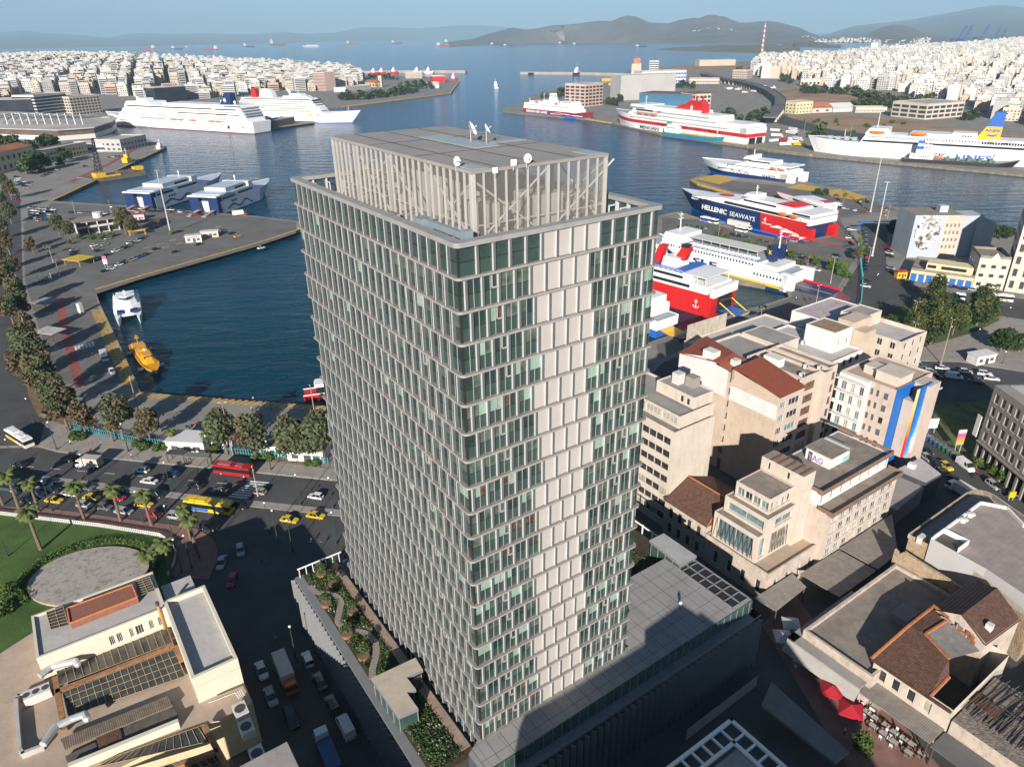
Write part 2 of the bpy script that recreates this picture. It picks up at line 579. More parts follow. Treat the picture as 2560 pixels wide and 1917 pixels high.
dashes(wl,[(60,1240),(400,1275)],0.18,3,5,0.02)
for k in range(9):
 a,b_=P(lerp(555,615,k/8)+10,lerp(1245,1203,k/8)),P(lerp(555,615,k/8)+58,lerp(1250,1207,k/8))
 d=(b_-a).normalized()
 n=Vector((-d.y,d.x,0))*0.3
 wl.poly([(v.x,v.y,0.02)for v in(a-n,b_-n,b_+n,a+n)])
for k in range(10):
 a,b_=P(lerp(648,715,k/9),lerp(1115,1045,k/9)),P(lerp(690,750,k/9),lerp(1118,1048,k/9))
 d=(b_-a).normalized()
 n=Vector((-d.y,d.x,0))*0.3
 wl.poly([(v.x,v.y,0.02)for v in(a-n,b_-n,b_+n,a+n)])
for k in range(7):
 a,b_=P(1712+9*k,862-4*k),P(1728+9*k,872-4*k)
 d=(b_-a).normalized()
 n=Vector((-d.y,d.x,0))*0.35
 wl.poly([(v.x,v.y,0.02)for v in(a-n,b_-n,b_+n,a+n)])
for k in range(7):
 a,b_=P(180+8.5*k,868-2.2*k),P(183+8.5*k,878-2.2*k)
 d=(b_-a).normalized()
 n=Vector((-d.y,d.x,0))*0.4
 wl.poly([(v.x,v.y,0.02)for v in(a-n,b_-n,b_+n,a+n)])
strip(wl,[(250,1145),(377,1158),(545,1174),(640,1183),(830,1202)],0.3,0.14)
structure(wl.build('white_markings',M_white_line))
rl=MB()
strip(rl,[(185,455),(290,405),(345,372)],5,0.02)
strip(rl,[(137,745),(150,820),(165,880),(188,970)],3.0,0.022)
for k in range(6):
 strip(rl,[(1935+7*k,788-4.5*k),(1958+7*k,798-4.5*k)],0.8,0.02)
rl.poly([(p.x,p.y,0.02)for p in[P(2100,727),P(2125,745),P(2118,762),P(2080,775),P(2040,788),P(2030,782),P(2075,762)]])
structure(rl.build('red_markings',M_red_line))
rf=MB()
coping=[[(236,723),(348,689),(640,607),(745,573)],[(1813,557),(1747,545),(1697,531),(1651,539)],[(1726,448),(1744,459),(1828,482)],[(127,502),(185,475),(319,412),(416,367)],[(853,267),(930,258),(1127,233)],[(669,322),(785,307)],[(1465,297),(1529,307)],[(1868,366),(2030,387)]]
for c in coping:
 for a,b_ in zip(c,c[1:]):
  a,b_=P(*a),P(*b_)
  d=(b_-a).normalized()
  n=Vector((-d.y,d.x,0))
  if n.y>0:
   n=-n
  rf.obox(a+Vector((0,0,-1.3))+n*0.0,(b_-a),n*0.25,(0,0,1.35))
structure(rf.build('quay_coping',M_yellow))
def mole(name,pts,w,h,m):
 b=MB()
 for a,c in zip(pts,pts[1:]):
  a,c=P(*a),P(*c)
  d=(c-a).normalized()
  n=Vector((-d.y,d.x,0))*w
  b.obox(a-n/2+Vector((0,0,-4)),c-a,n,(0,0,4+h))
  b.obox(a-n/2+Vector((0,0,h)),c-a,n*0.25,(0,0,3))
 return structure(b.build(name,m))
M_mole=mat('mole_stone',(0.36,0.31,0.25),var=0.2,scale=0.05)
mole('breakwater',[(850,183),(1000,181),(1166,181)],22,2.5,M_mole)
mole('breakwater',[(1305,184),(1440,185),(1570,188)],26,1.8,M_mole)
mole('breakwater',[(1506,201),(1550,201)],16,1.5,M_yellow)
mole('breakwater',[(1522,213),(1547,213)],14,1.5,M_yellow)
def hill(name,ridge,base,dist,m,back=0.5,rows=12,step=7,rough=0.12,seed=0.0):
 xs=[]
 x=ridge[0][0]
 while x<ridge[-1][0]:
  xs.append(x)
  x+=step
 xs.append(ridge[-1][0])
 b=MB()
 rings=[]
 for x in xs:
  top=Pd(x,interp(ridge,x),dist)
  bot=P(x,interp(base,x),0)
  ring=[]
  for k in range(rows+1):
   t=k/rows
   p=bot.lerp(Vector((top.x,top.y,0)),t)
   zz=max(top.z,2)*(t**0.9)
   n_=noise.fractal(Vector((p.x*0.0011+seed,p.y*0.0011,0.3)),1.0,2.1,4)
   zz*=1+rough*2.2*n_*math.sin(math.pi*t)
   ring.append((p.x,p.y,zz-3*(k==0)-1))
  d=Vector((top.x,top.y,0))-bot
  for t in(0.5,1.0):
   p=Vector((top.x,top.y,0))+d.normalized()*d.length*back*t
   ring.append((p.x,p.y,max(top.z,2)*(1-t)-3))
  rings.append(ring)
 n=len(rings[0])
 i=0
 for r in rings:
  b.v+=r
 for a in range(len(rings)-1):
  for k in range(n-1):
   b.f.append((a*n+k,(a+1)*n+k,(a+1)*n+k+1,a*n+k+1))
   b.m.append(0)
 return structure(b.build(name,m,smooth=True))
M_hill=mat('scrub_hillside',(0.13,0.105,0.075),rough=1,var=0.3,scale=0.0016,stain=0.75,stain_col=(0.045,0.055,0.03),bump=0.3,bscale=0.01)
M_islet=mat('islet_scrub',(0.14,0.13,0.07),rough=1,var=0.3,scale=0.006,stain=0.7,stain_col=(0.05,0.06,0.03))
M_far_range=mat('far_range',(0.10,0.10,0.08),rough=1,var=0.2,scale=0.0005)
SAL=[(1122,105),(1150,101),(1180,98),(1220,85),(1250,78),(1280,69),(1310,75),(1340,72),(1380,64),(1420,62),(1450,59),(1490,53),(1530,53),(1555,42),(1570,39.5),(1590,42),(1615,53),(1625,57),(1670,59),(1700,50),(1735,45),(1748,47),(1765,39),(1785,37),(1800,41),(1815,43),(1830,50),(1850,57),(1870,57),(1900,54),(1925,53),(1950,57),(2000,70),(2030,84),(2055,92),(2100,95)]
hill('hillside',SAL,[(1122,105.5),(1280,107),(1500,108),(1750,108.5),(1930,110),(2030,110),(2100,108)],11500,M_hill,seed=3.1)
hill('hillside',[(2070,94),(2130,92),(2170,85),(2200,70),(2230,63),(2255,63),(2280,70),(2310,84),(2345,90),(2420,92),(2560,84),(2700,80)],[(2070,109),(2240,108),(2400,103),(2560,98),(2700,96)],11000,M_hill,seed=9.0)
hill('mountain',[(2050,92),(2130,66),(2200,58),(2260,52),(2300,46),(2330,40),(2370,33),(2400,28),(2440,20),(2470,16),(2510,13),(2540,17),(2580,24),(2700,40),(2900,70)],[(2050,96),(2900,84)],24000,M_far_range,step=12,seed=5)
hill('mountain',[(-300,95),(-60,84),(0,82),(60,77),(120,84),(200,88),(270,95),(300,88),(350,83),(420,86),(500,84),(640,86),(700,80),(760,85),(840,82),(900,70),(960,68),(1050,72),(1130,65),(1200,64),(1300,72),(1400,76)],[(-300,131),(0,123),(300,117),(640,110),(1080,100.5),(1400,96)],34000,M_far_range,step=12,seed=7)
hill('islet',[(1645,124),(1670,120),(1740,117),(1800,112),(1860,113),(1930,110),(1975,118),(1999,131)],[(1645,124.5),(1700,127),(1800,131),(1920,134),(1999,133.5)],5600,M_islet,rows=6,seed=1)
hill('islet',[(1955,112),(1990,106),(2040,106),(2080,112),(2102,121)],[(1955,113),(2040,119),(2102,122)],6200,M_hill,rows=5,seed=2)
q=MB()
M_quarry=mat('quarry_rock',(0.42,0.33,0.26),rough=1,var=0.2,scale=0.004,bump=0.3,bscale=0.01)
for outline in([(1284,105),(1300,96),(1320,90),(1336,80),(1345,77),(1362,80),(1385,77),(1407,76),(1411,90),(1413,104)],[(1474,105),(1478,98),(1488,95),(1492,104)]):
 front=[]
 for(x,y)in outline:
  t=(107.2-y)/(107.2-interp(SAL,x))
  bot=P(x,107.2,0)
  top=Pd(x,interp(SAL,x),11500)
  front.append(Pd(x,y,bot.y+(top.y-bot.y)*max(0,t)-260))
 back_=[p+Vector((0,420,0))for p in front]
 c=sum(front,Vector())/len(front)
 n=len(front)
 for i in range(n):
  j=(i+1)%n
  q.poly([front[i],front[j],back_[j],back_[i]])
  q.poly([c,front[j],front[i]])
structure(q.build('quarry_cliff',M_quarry))
def land_z(x,y):
 """gentle relief of the two built-up shores"""
 return 0.0
hz=MB()
hz.obox((-36000,-2400,-7),(72000,0,0),(0,58000,0),(0,0,1900))
mh=bpy.data.materials.new('haze')
mh.use_nodes=True
t=mh.node_tree
t.nodes.remove(t.nodes['Principled BSDF'])
vol=t.nodes.new('ShaderNodeVolumePrincipled')
vol.inputs['Color'].default_value=(0.40,0.62,0.82,1)
vol.inputs['Density'].default_value=5.5e-5
vol.inputs['Anisotropy'].default_value=-0.12
t.links.new(vol.outputs[0],t.nodes['Material Output'].inputs['Volume'])
haze=hz.build('haze',mh)
stuff(haze)
# the tower
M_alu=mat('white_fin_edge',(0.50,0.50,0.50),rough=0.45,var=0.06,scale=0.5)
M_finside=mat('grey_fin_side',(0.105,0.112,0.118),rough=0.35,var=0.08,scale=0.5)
M_slab=mat('slab_edge_metal',(0.27,0.265,0.265),rough=0.55,var=0.10,scale=0.6)
M_ledge=mat('ledge_top',(0.25,0.22,0.195),rough=0.8,var=0.15,scale=0.6)
M_gl=[glass('tower_glass_dark',(0.020,0.042,0.038)),glass('tower_glass_green',(0.040,0.075,0.066)),glass('tower_glass_room',(0.075,0.10,0.085),var=0.6,scale=0.9),glass('tower_glass_blind',(0.22,0.33,0.27),var=0.25),glass('tower_glass_warm',(0.075,0.06,0.045),var=0.7,scale=1.2)]
M_spandrel=glass('spandrel_glass',(0.034,0.062,0.056),rough=0.10,var=0.2)
M_mull=mat('dark_mullion',(0.025,0.022,0.02),rough=0.5,var=0.1)
M_panel=mat('beige_panel',(0.40,0.375,0.35),rough=0.6,var=0.05,scale=0.25,stain=0.25,stain_col=(0.32,0.315,0.31),stretch=6,stripe=((0.823*0.0+0.568,0.823,0),0.32,0.93,0.15))
M_vent=mat('white_vent_frame',(0.33,0.33,0.32),rough=0.5,var=0.05)
M_mesh=screen_mat('mesh_screen',(0.34,0.33,0.31),0.30)
M_clear=screen_mat('parapet_glass',(0.04,0.075,0.07),0.55)
M_post=mat('screen_post',(0.40,0.385,0.365),rough=0.5,var=0.08)
M_proof=mat('penthouse_roof_panels',(0.285,0.265,0.245),rough=0.7,var=0.10,scale=0.2,stripe=(tuple(eL),1.15,0.88,0.12),stain=0.25,stain_col=(0.36,0.33,0.31))
M_walk=mat('roof_walkway',(0.30,0.36,0.37),rough=0.6,var=0.1)
M_deck=mat('roof_deck',(0.30,0.285,0.265),rough=0.9,var=0.2,scale=0.4,stain=0.4)
M_unit=mat('plant_unit',(0.36,0.34,0.31),rough=0.6,var=0.12,scale=0.5)
M_unitd=mat('plant_louvre',(0.14,0.135,0.13),rough=0.6,var=0.2,scale=2)
WT,DT,HT,HF=46.27,28.11,84.0,3.5
NFL=20
tower=thing('office_tower','tall glass office tower with pale vertical fins and a beige panel strip','office tower',ST(WT/2,DT/2,0))
ins=0.46
def faceframe(k):
 """origin, direction along the wall, outward normal, length of the two visible faces (0 left, 1 right)"""
 if k==0:
  return ST(ins,ins),eL,-eR,WT-2*ins
 return ST(ins,ins),eR,-eL,DT-2*ins
BAY=2.0
core=MB()
core.prism([ST(1.2,1.2),ST(WT-1.2,1.2),ST(WT-1.2,DT-1.2),ST(1.2,DT-1.2)],6,HT-3.4,0)
core.build('core_wall',[M_mull],tower)
bw=MB()
bw.obox(ST(WT-ins-0.2,ins,13),-eL*0.15,eR*(DT-2*ins),(0,0,HT-13-3.6),0)
bw.obox(ST(ins,DT-ins-0.2,13),eL*(WT-2*ins),-eR*0.15,(0,0,HT-13-3.6),0)
bw.build('rear_glazing',[M_gl[0]],tower)
wins,fins,panels=[],[],[]
rs=random.Random(5)
def rounded(s0,s1,t0,t1,r,n=4):
 out=[]
 for(cs,ct,a0)in((s0+r,t0+r,180),(s1-r,t0+r,270),(s1-r,t1-r,0),(s0+r,t1-r,90)):
  for k in range(n+1):
   a=R(a0+90*k/n)
   out.append(ST(cs+r*math.cos(a),ct+r*math.sin(a)))
 return out
for i in range(NFL+1):
 zt=HT-HF*i
 sl=MB()
 th=0.26 if i else 0.5
 if i==0:
  o_,i_=rounded(0,WT,0,DT,0.6),rounded(1.15,WT-1.15,1.15,DT-1.15,0.3)
  n=len(o_)
  for k in range(n):
   j=(k+1)%n
   a,b,c,d=o_[k],o_[j],i_[j],i_[k]
   up=Vector((0,0,1))
   sl.poly([a+up*(zt-th),b+up*(zt-th),b+up*zt,a+up*zt],0)
   sl.poly([a+up*zt,b+up*zt,c+up*zt,d+up*zt],0)
   sl.poly([d+up*(zt-th),d+up*zt,c+up*zt,c+up*(zt-th)],0)
   sl.poly([a+up*(zt-th),d+up*(zt-th),c+up*(zt-th),b+up*(zt-th)],0)
 else:
  sl.prism(rounded(0,WT,0,DT,0.6),zt-th,zt,0,1,bottom=True)
 sl.build('floor_slab',[M_slab,M_ledge],tower)
for i in range(NFL+1):
 z1=HT-HF*i-(0.5 if i==0 else 0.26)
 z0=HT-HF*(i+1)
 if i==NFL:
  z0,z1=10.6,14.0-0.26
 for k in(0,1):
  if i==NFL and k==1:
   continue
  O,D,N,L=faceframe(k)
  off=(0.05+0.27*i)%1.0*BAY
  if k==0:
   off=(0.75+0.42*i)%1.0*BAY
  edges=[0.0]
  x=off if off>0.35 else off+BAY
  while x<L-0.3:
   edges.append(x)
   x+=BAY
  edges.append(L)
  pstart=None
  if k==1:
   for e in edges:
    if e>8.3-ins+0.6:
     pstart=e
     break
  for j,(a,b)in enumerate(zip(edges,edges[1:])):
   ispanel=k==1 and pstart is not None and a>=pstart-0.01 and a<pstart+4*BAY-0.1
   if j>0:
    fins.append((i,k,a,z0,z1))
   if b-a<0.08:
    continue
   (panels if ispanel else wins).append((i,k,a,b,z0,z1,j,pstart))
def add_win(mb,w,mi):
 i,k,a,b,z0,z1,j,ps=w
 O,D,N,L=faceframe(k)
 h=z1-z0
 zs=z0+h*0.47
 f=0.04
 O0=O+D*a
 mb.obox(O0+D*f+Vector((0,0,z0+0.05))-N*0.12,D*(b-a-2*f),N*0.12,(0,0,zs-z0-0.08),0)
 lit=rs.random()
 if i==0:
  top=7
 elif k==1:
  top=3 if lit<0.10 else 4 if lit<0.48 else 6 if lit<0.58 else 2
 else:
  top=3 if lit<0.06 else 4 if lit<0.34 else 2
 mid=(b-a)>1.5 and i>0
 half=(b-a-2*f)/(2 if mid else 1)
 for q in range(2 if mid else 1):
  tt=top
  if rs.random()<0.22 and i>0:
   tt=rs.choice((2,3,4))if k==1 else rs.choice((2,4,2))
  mb.obox(O0+D*(f+q*half)+Vector((0,0,zs+0.04))-N*0.12,D*half,N*0.12,(0,0,z1-zs-0.04),{2:2,3:4,4:3,6:5,7:6}[tt])
 mb.obox(O0+Vector((0,0,zs-0.04))-N*0.1,D*(b-a),N*0.125,(0,0,0.08),1)
 if mid:
  mb.obox(O0+D*((b-a)/2-0.03)+Vector((0,0,z0)),D*0.06,N*0.05,(0,0,h),7)
 ventcol=(k==1 and ps is not None and((abs(a-(ps-3*BAY))<0.5)or(abs(a-(ps+6*BAY))<0.5)))or(k==0 and j==4 and i%2==0)
 if ventcol and i>0 and b-a>1.5:
  x0,x1=(b-a)*0.55,(b-a)-0.14
  zz0,zz1=zs+0.12,z1-0.05
  Q=O0+N*0.02
  for(xa,za,xb,zb)in((x0,zz0,x1,zz0+0.16),(x0,zz0,x0+0.12,zz1),(x1-0.08,zz0,x1,zz1)):
   mb.obox(Q+D*xa+Vector((0,0,za)),D*(xb-xa),N*0.12,(0,0,zb-za),7)
 return mb
winmats=[M_spandrel,M_mull,M_gl[0],M_gl[2],M_gl[3],M_gl[4],M_clear,M_vent]
wins.sort(key=lambda w:(w[0],w[1]==0,w[2]))
vis=[w for w in wins]
rest=MB()
for n_,w_ in enumerate(vis):
 if n_<99:
  add_win(MB(),w_,0).build('window',winmats,tower)
  continue
 add_win(rest,w_,0)
stuff(rest.build('windows',winmats,tower))
def add_fin(mb,f):
 i,k,a,z0,z1=f
 O,D,N,L=faceframe(k)
 wd,dp=(0.2,0.36)if k==0 else(0.3,0.3)
 o=O+D*(a-wd/2)+Vector((0,0,z0+0.002))
 h=Vector((0,0,z1-z0-0.004))
 n0=len(mb.m)
 mb.obox(o,D*wd,N*dp,h)
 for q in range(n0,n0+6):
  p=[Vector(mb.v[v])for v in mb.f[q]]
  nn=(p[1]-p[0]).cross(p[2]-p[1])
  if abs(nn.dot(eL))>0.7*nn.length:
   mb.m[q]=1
fins.sort(key=lambda w:(w[0],w[1]==0,w[2]))
rest=MB()
for n_,f_ in enumerate(fins):
 if n_<99:
  b=MB()
  add_fin(b,f_)
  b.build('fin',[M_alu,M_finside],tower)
 else:
  add_fin(rest,f_)
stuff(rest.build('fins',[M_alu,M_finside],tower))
for w_ in panels:
 i,k,a,b_,z0,z1,j,ps=w_
 O,D,N,L=faceframe(k)
 m=MB()
 m.obox(O+D*a+Vector((0,0,z0+0.02))-N*0.1,D*(b_-a),N*0.16,(0,0,z1-z0-0.04),0)
 m.build('facade_panel',[M_panel],tower)
cp=MB()
cp.obox(ST(ins-0.06,ins-0.06,10.6),eL*0.2,eR*0.2,(0,0,HT-11.2))
cp.build('corner_post',M_mull,tower)
rp=MB()
ZD=HT-3.5+0.02
for(o,d,n,L)in((ST(WT-ins,ins),eR,eL,DT-2*ins),(ST(ins,DT-ins),eL,eR,WT-2*ins)):
 rp.obox(o+Vector((0,0,ZD))-n*0.05,d*L,n*0.05,(0,0,HT-ZD-0.55),1)
 x=0.6
 while x<L:
  rp.obox(o+d*x+Vector((0,0,ZD))-n*0.5,d*0.2,n*0.45,(0,0,HT-ZD-0.5),0)
  x+=2.0
 x=0.6
 while x<L:
  rp.obox(o+d*x+Vector((0,0,HT-1.1))-n*1.6,d*0.14,n*1.2,(0,0,0.16),0)
  rp.obox(o+d*x+Vector((0,0,ZD))-n*1.7,d*0.14,n*0.14,(0,0,HT-ZD-0.95),0)
  x+=2.0
rp.build('rear_parapet',[M_alu,M_clear],tower)
dk=MB()
dk.prism([ST(1.0,1.0),ST(WT-1.0,1.0),ST(WT-1.0,DT-1.0),ST(1.0,DT-1.0)],HT-3.45,HT-2.6,0)
dk.build('roof_deck',M_deck,tower)
S0,S1,T0,T1,ZB,ZP=4.5,40.6,4.9,22.9,HT-2.6,89.7
roof=MB()
roof.prism([ST(S0-0.15,T0-0.15),ST(S1+0.15,T0-0.15),ST(S1+0.15,T1+0.15),ST(S0-0.15,T1+0.15)],ZP-0.35,ZP,0,bottom=True)
for x in(S0+12.2,S0+24.2):
 roof.obox(ST(x,T0,ZP+0.004),eL*0.12,eR*(T1-T0),(0,0,0.02),1)
for y in(T0+3.2,T0+8.0,T0+13.3):
 roof.obox(ST(S0,y,ZP+0.005),eL*(S1-S0),eR*0.12,(0,0,0.025),1)
roof.obox(ST(S0+13,T0+8.6,ZP+0.006),eL*14,eR*3.6,(0,0,0.05),2)
roof.obox(ST(S0+15.2,T0+12.2,ZP+0.006),eL*1.5,eR*5.7,(0,0,0.05),2)
roof.obox(ST(S0+0.2,T0+0.2,ZP+0.006),eL*3.2,eR*1.9,(0,0,0.05),2)
roof.obox(ST(S0+0.2,T1-2.4,ZP+0.006),eL*3.0,eR*2.2,(0,0,0.05),2)
roof.build('penthouse_roof',[M_proof,M_mull,M_walk],tower)
for(o,d,n,L,cnt)in((ST(S0,T0),eL,-eR,S1-S0,26),(ST(S0,T0),eR,-eL,T1-T0,13),(ST(S1,T0),eR,eL,T1-T0,13),(ST(S0,T1),eL,eR,S1-S0,26)):
 m=MB()
 m.poly([o+Vector((0,0,ZB)),o+d*L+Vector((0,0,ZB)),o+d*L+Vector((0,0,ZP-0.35)),o+Vector((0,0,ZP-0.35))])
 m.build('mesh_screen',M_mesh,tower)
 for q in range(cnt+1):
  big=q%7==0 or q==cnt
  wd=0.34 if big else 0.14
  pm=MB()
  pm.obox(o+d*(L*q/cnt-wd/2)+Vector((0,0,ZB))-n*(wd if big else 0.1),d*wd,n*(wd+(0.05 if big else 0.12)),(0,0,ZP-ZB-0.36))
  if n==-eR or n==-eL or big:
   pm.build('post',M_post,tower)
 m=MB()
 m.obox(o+Vector((0,0,ZB+2.6))-n*0.15,d*L,n*0.1,(0,0,0.12))
 for q in range(0,cnt-5,7):
  a,b=o+d*(L*q/cnt)-n*0.3,o+d*(L*(q+7)/cnt)-n*0.3
  m.tube(a+Vector((0,0,ZB+0.3)),b+Vector((0,0,ZP-0.8)),0.13,n=5)
  if q%2==0:
   m.tube(b+Vector((0,0,ZB+0.3)),a+Vector((0,0,ZP-0.8)),0.13,n=5)
 m.build('brace',M_post,tower)
inner=MB()
inner.prism([ST(S0+11,T0+5),ST(S0+26,T0+5),ST(S0+26,T0+13),ST(S0+11,T0+13)],ZB,ZP-0.8,0)
inner.build('lift_house',M_unit,tower)
def ahu(s,t,ls,lt,h,label,grp='air handling units on the tower roof'):
 o=thing('air_handling_unit',label,'ventilation unit',ST(s,t,ZB),0,grp)
 b=MB()
 b.obox(ST(s-ls/2,t-lt/2,ZB+0.3),eL*ls,eR*lt,(0,0,h-0.3))
 b.build('casing',M_unit,o)
 b=MB()
 x=0.3
 while x<ls-0.3:
  b.obox(ST(s-ls/2+x,t-lt/2-0.05,ZB+0.7),eL*0.5,eR*(lt+0.1),(0,0,h-1.1))
  x+=0.9
 b.build('louvre',M_unitd,o)
 b=MB()
 for q in(0.25,0.75):
  c=ST(s-ls/2+ls*q,t,ZB+h)
  b.tube(c,c+Vector((0,0,0.25)),min(lt,ls/2)*0.38,n=12)
 b.build('fan',M_unitd,o)
 return o
ahu(34,10,7.5,4.5,3.0,'large beige plant unit behind the mesh screen, left end of the tower roof')
ahu(27.5,8.2,3.2,2.6,2.4,'small plant unit beside the large one behind the mesh screen')
ahu(8.5,9.0,3.5,3.0,4.2,'tall louvred plant unit behind the near corner of the mesh screen')
ahu(7.5,15.5,4.0,4.0,4.6,'square grey plant unit behind the right side of the mesh screen')
ahu(9.0,20.0,2.5,2.5,2.8,'low cream plant unit at the right end behind the mesh screen')
ahu(20,3.2,1.6,1.2,1.5,'little grey cabinet on the ledge outside the mesh screen')
bmu=thing('window_cleaning_crane','grey window cleaning crane lying folded on the near corner of the tower roof','roof crane',ST(9.5,2.9,ZB))
M_bmu=mat('crane_paint',(0.20,0.25,0.28),rough=0.5,var=0.1,scale=1)
b=MB();b.obox(ST(8.0,2.1,ZB+0.5),eL*3.0,eR*1.7,(0,0,0.8));b.obox(ST(11.0,2.2,ZB+0.6),eL*1.8,eR*1.5,(0,0,2.0));b.build('carriage',M_bmu,bmu)
b=MB();b.obox(ST(2.6,2.6,ZB+2.0),eL*8.6,eR*0.6,(0,0,0.65));b.obox(ST(2.2,2.4,ZB+1.3),eL*0.7,eR*1.0,(0,0,1.7));b.build('jib',M_bmu,bmu)
b=MB();b.obox(ST(2.2,1.6,ZB+1.2),eL*0.5,eR*3.2,(0,0,0.4));b.build('spreader_beam',M_bmu,bmu)
b=MB()
for q in(1.8,4.6):
 b.obox(ST(2.0,q,ZB+0.1),eL*0.9,eR*0.12,(0,0,1.1));b.obox(ST(2.0,q,ZB+0.1),eL*0.08,eR*0.3,(0,0,1.6))
b.obox(ST(2.0,1.8,ZB+0.1),eL*0.9,eR*2.9,(0,0,0.25));b.build('cradle',M_unitd,bmu)
b=MB()
for q in range(4):
 c=ST(8.2+0.9*q,2.3 if q%2 else 3.6,ZB)
 b.tube(c,c+Vector((0,0,0.55)),0.25,n=8)
b.build('wheel',M_unitd,bmu)
M_white=mat('white_paint',(0.78,0.77,0.74),rough=0.45,var=0.05,scale=1)
def dish(p,r,aim,label,mast=0.6,panel=False):
 o=thing('satellite_dish',label,'satellite dish',p,0,'dishes and aerials on the tower roof')
 b=MB();b.tube(p,p+Vector((0,0,mast+r)),0.06,n=6);b.build('mast',M_post,o)
 b=MB()
 c=p+Vector((0,0,mast+r))
 d=Vector(aim).normalized()
 u=d.cross(Vector((0,0,1))).normalized();v=u.cross(d)
 if panel:
  b.obox(c-u*r-v*r,u*2*r,v*2*r,d*0.12)
  b.build('aerial_panel',M_white,o)
 else:
  rings=[]
  for q in range(5):
   rr=r*q/4+0.01
   rings.append([c+d*(0.35*r*(q/4)**2)+u*(rr*math.cos(2*math.pi*w/14))+v*(rr*math.sin(2*math.pi*w/14))for w in range(14)])
  b.loft(rings,caps=False)
  b.build('reflector',M_white,o,smooth=True)
  b=MB();b.tube(c,c+d*r*0.9,0.04,n=5);b.ball(c+d*r*0.9,0.12);b.build('feed_arm',M_post,o)
 return o
dish(ST(22.5,T0+11.2,ZP),0.95,(0.9,-0.2,0.5),'larger round white dish in the middle of the tower roof')
dish(ST(19.8,T0+11.8,ZP),0.7,(0.9,0.2,0.5),'smaller white dish with a mast in the middle of the tower roof',mast=1.0)
dish(ST(S0+2.6,T0-0.25,ZP-0.4),0.5,(0.7,-0.7,0.2),'white dish left of the near corner of the mesh screen roof',mast=0.5)
dish(ST(S0-0.3,T0+2.6,ZP-0.9),0.3,(0.6,-0.8,0),'white square aerial just right of the near roof corner',mast=0.4,panel=True)
dish(ST(S0-0.3,T0+4.9,ZP-0.5),0.32,(0.5,-0.85,0),'white square aerial between another aerial and a round dish',mast=0.5,panel=True)
dish(ST(S0-0.3,T0+6.6,ZP-0.4),0.48,(0.5,-0.85,0.1),'round white dish on the roof edge, right of the square aerials',mast=0.5)
PZ=14.0
M_podroof=mat('podium_roof_slabs',(0.27,0.26,0.255),rough=0.85,var=0.12,scale=0.25,stripe=(tuple(eR),3.3,0.72,0.035))
M_podwall=mat('podium_wall',(0.085,0.09,0.095),rough=0.6,var=0.15,scale=0.4)
M_podfin=mat('podium_fin',(0.17,0.178,0.185),rough=0.5,var=0.08)
podium=thing('podium','low grey podium with rows of upright fins wrapped round the foot of the glass tower','podium building',ST(22,22,0))
PS0,PS1,PT0,PT1=-5.6,51.0,-8.5,53.9
b=MB()
b.prism([ST(PS0+0.9,PT0+0.9),ST(PS1,PT0+0.9),ST(PS1,PT1-0.6),ST(PS0+0.9,PT1-0.6)],0,10.9,0)
b.build('wall',M_podwall,podium)
b=MB()
b.prism([ST(PS0+1.6,-2.2),ST(PS0+1.6,PT1-0.9),ST(12.4,PT1-0.9),ST(12.4,DT+0.6),ST(0.8,DT+0.6),ST(0.8,0.3),ST(-0.5,-2.2)],10.9,PZ-0.05,1,0)
b.build('roof',[M_podroof,M_podwall],podium)
b=MB()
for x in range(24):
 t_=-1.5+x*2.3
 s_a,s_b=(PS0+1.8,0.2 if t_<DT+0.4 else 12.2)
 b.obox(ST(s_a,t_,PZ-0.049),eL*(s_b-s_a),eR*0.07,(0,0,0.012))
for y in(-2.6,0.0,3.2,6.4,9.6):
 t_a=-1.4 if y<0.4 else DT+0.8
 b.obox(ST(y,t_a,PZ-0.048),eL*0.06,eR*(PT1-1.2-t_a),(0,0,0.012))
b.build('roof_joint',M_podwall,podium)
b=MB()
for(o,d,n,L)in((ST(PS0,PT0),eR,-eL,PT1-PT0),(ST(PS0,PT0),eL,-eR,PS1-PS0),(ST(PS0,PT1),eL,eR,24)):
 b.obox(o+Vector((0,0,10.9))-n*1.7,d*L,n*1.7,(0,0,0.5))
b.build('cornice',M_podfin,podium)
b=MB()
b.obox(ST(PS0+1.5,-2.2,11.4),eR*(PT1-0.9+2.2),-eL*0.08,(0,0,PZ-11.4),0)
b.obox(ST(PS0+1.6,PT1-0.85,11.4),eL*18,eR*0.08,(0,0,PZ-11.4),0)
x=-2.2
while x<PT1-1:
 b.obox(ST(PS0+1.42,x,11.4),eR*0.1,-eL*0.1,(0,0,PZ-11.35),1)
 x+=1.65
b.build('upstand_glazing',[M_gl[1],M_podfin],podium)
nf=0
for(o,d,n,L,st)in((ST(PS0,PT0),eR,-eL,PT1-PT0,1.3),(ST(PS0,PT0),eL,-eR,PS1-PS0,1.3)):
 x=st*0.5
 while x<L:
  f=MB()
  dd=(d*0.55+n*0.85).normalized()
  f.obox(o+d*x+n*0.02,dd*0.8,(dd.cross(Vector((0,0,1))))*0.1,(0,0,10.85))
  f.build('fin',M_podfin,podium)
  x+=st
b=MB()
for q in range(9):
 b.obox(ST(-3.5+q*1.9,PT1-5.4,PZ+0.0),eL*0.16,eR*4.2,(0,0,0.22))
for q in(0,2.0,4.2):
 b.obox(ST(-3.5,PT1-5.4+q,PZ+0.0),eL*15.3,eR*0.16,(0,0,0.26))
b.build('roof_frame',M_podfin,podium)
b=MB()
b.prism([ST(-3.4,PT1-5.2),ST(11.6,PT1-5.2),ST(11.6,PT1-1.3),ST(-3.4,PT1-1.3)],PZ-0.04,PZ+0.02,0)
b.build('roof_light',M_mull,podium)
b=MB()
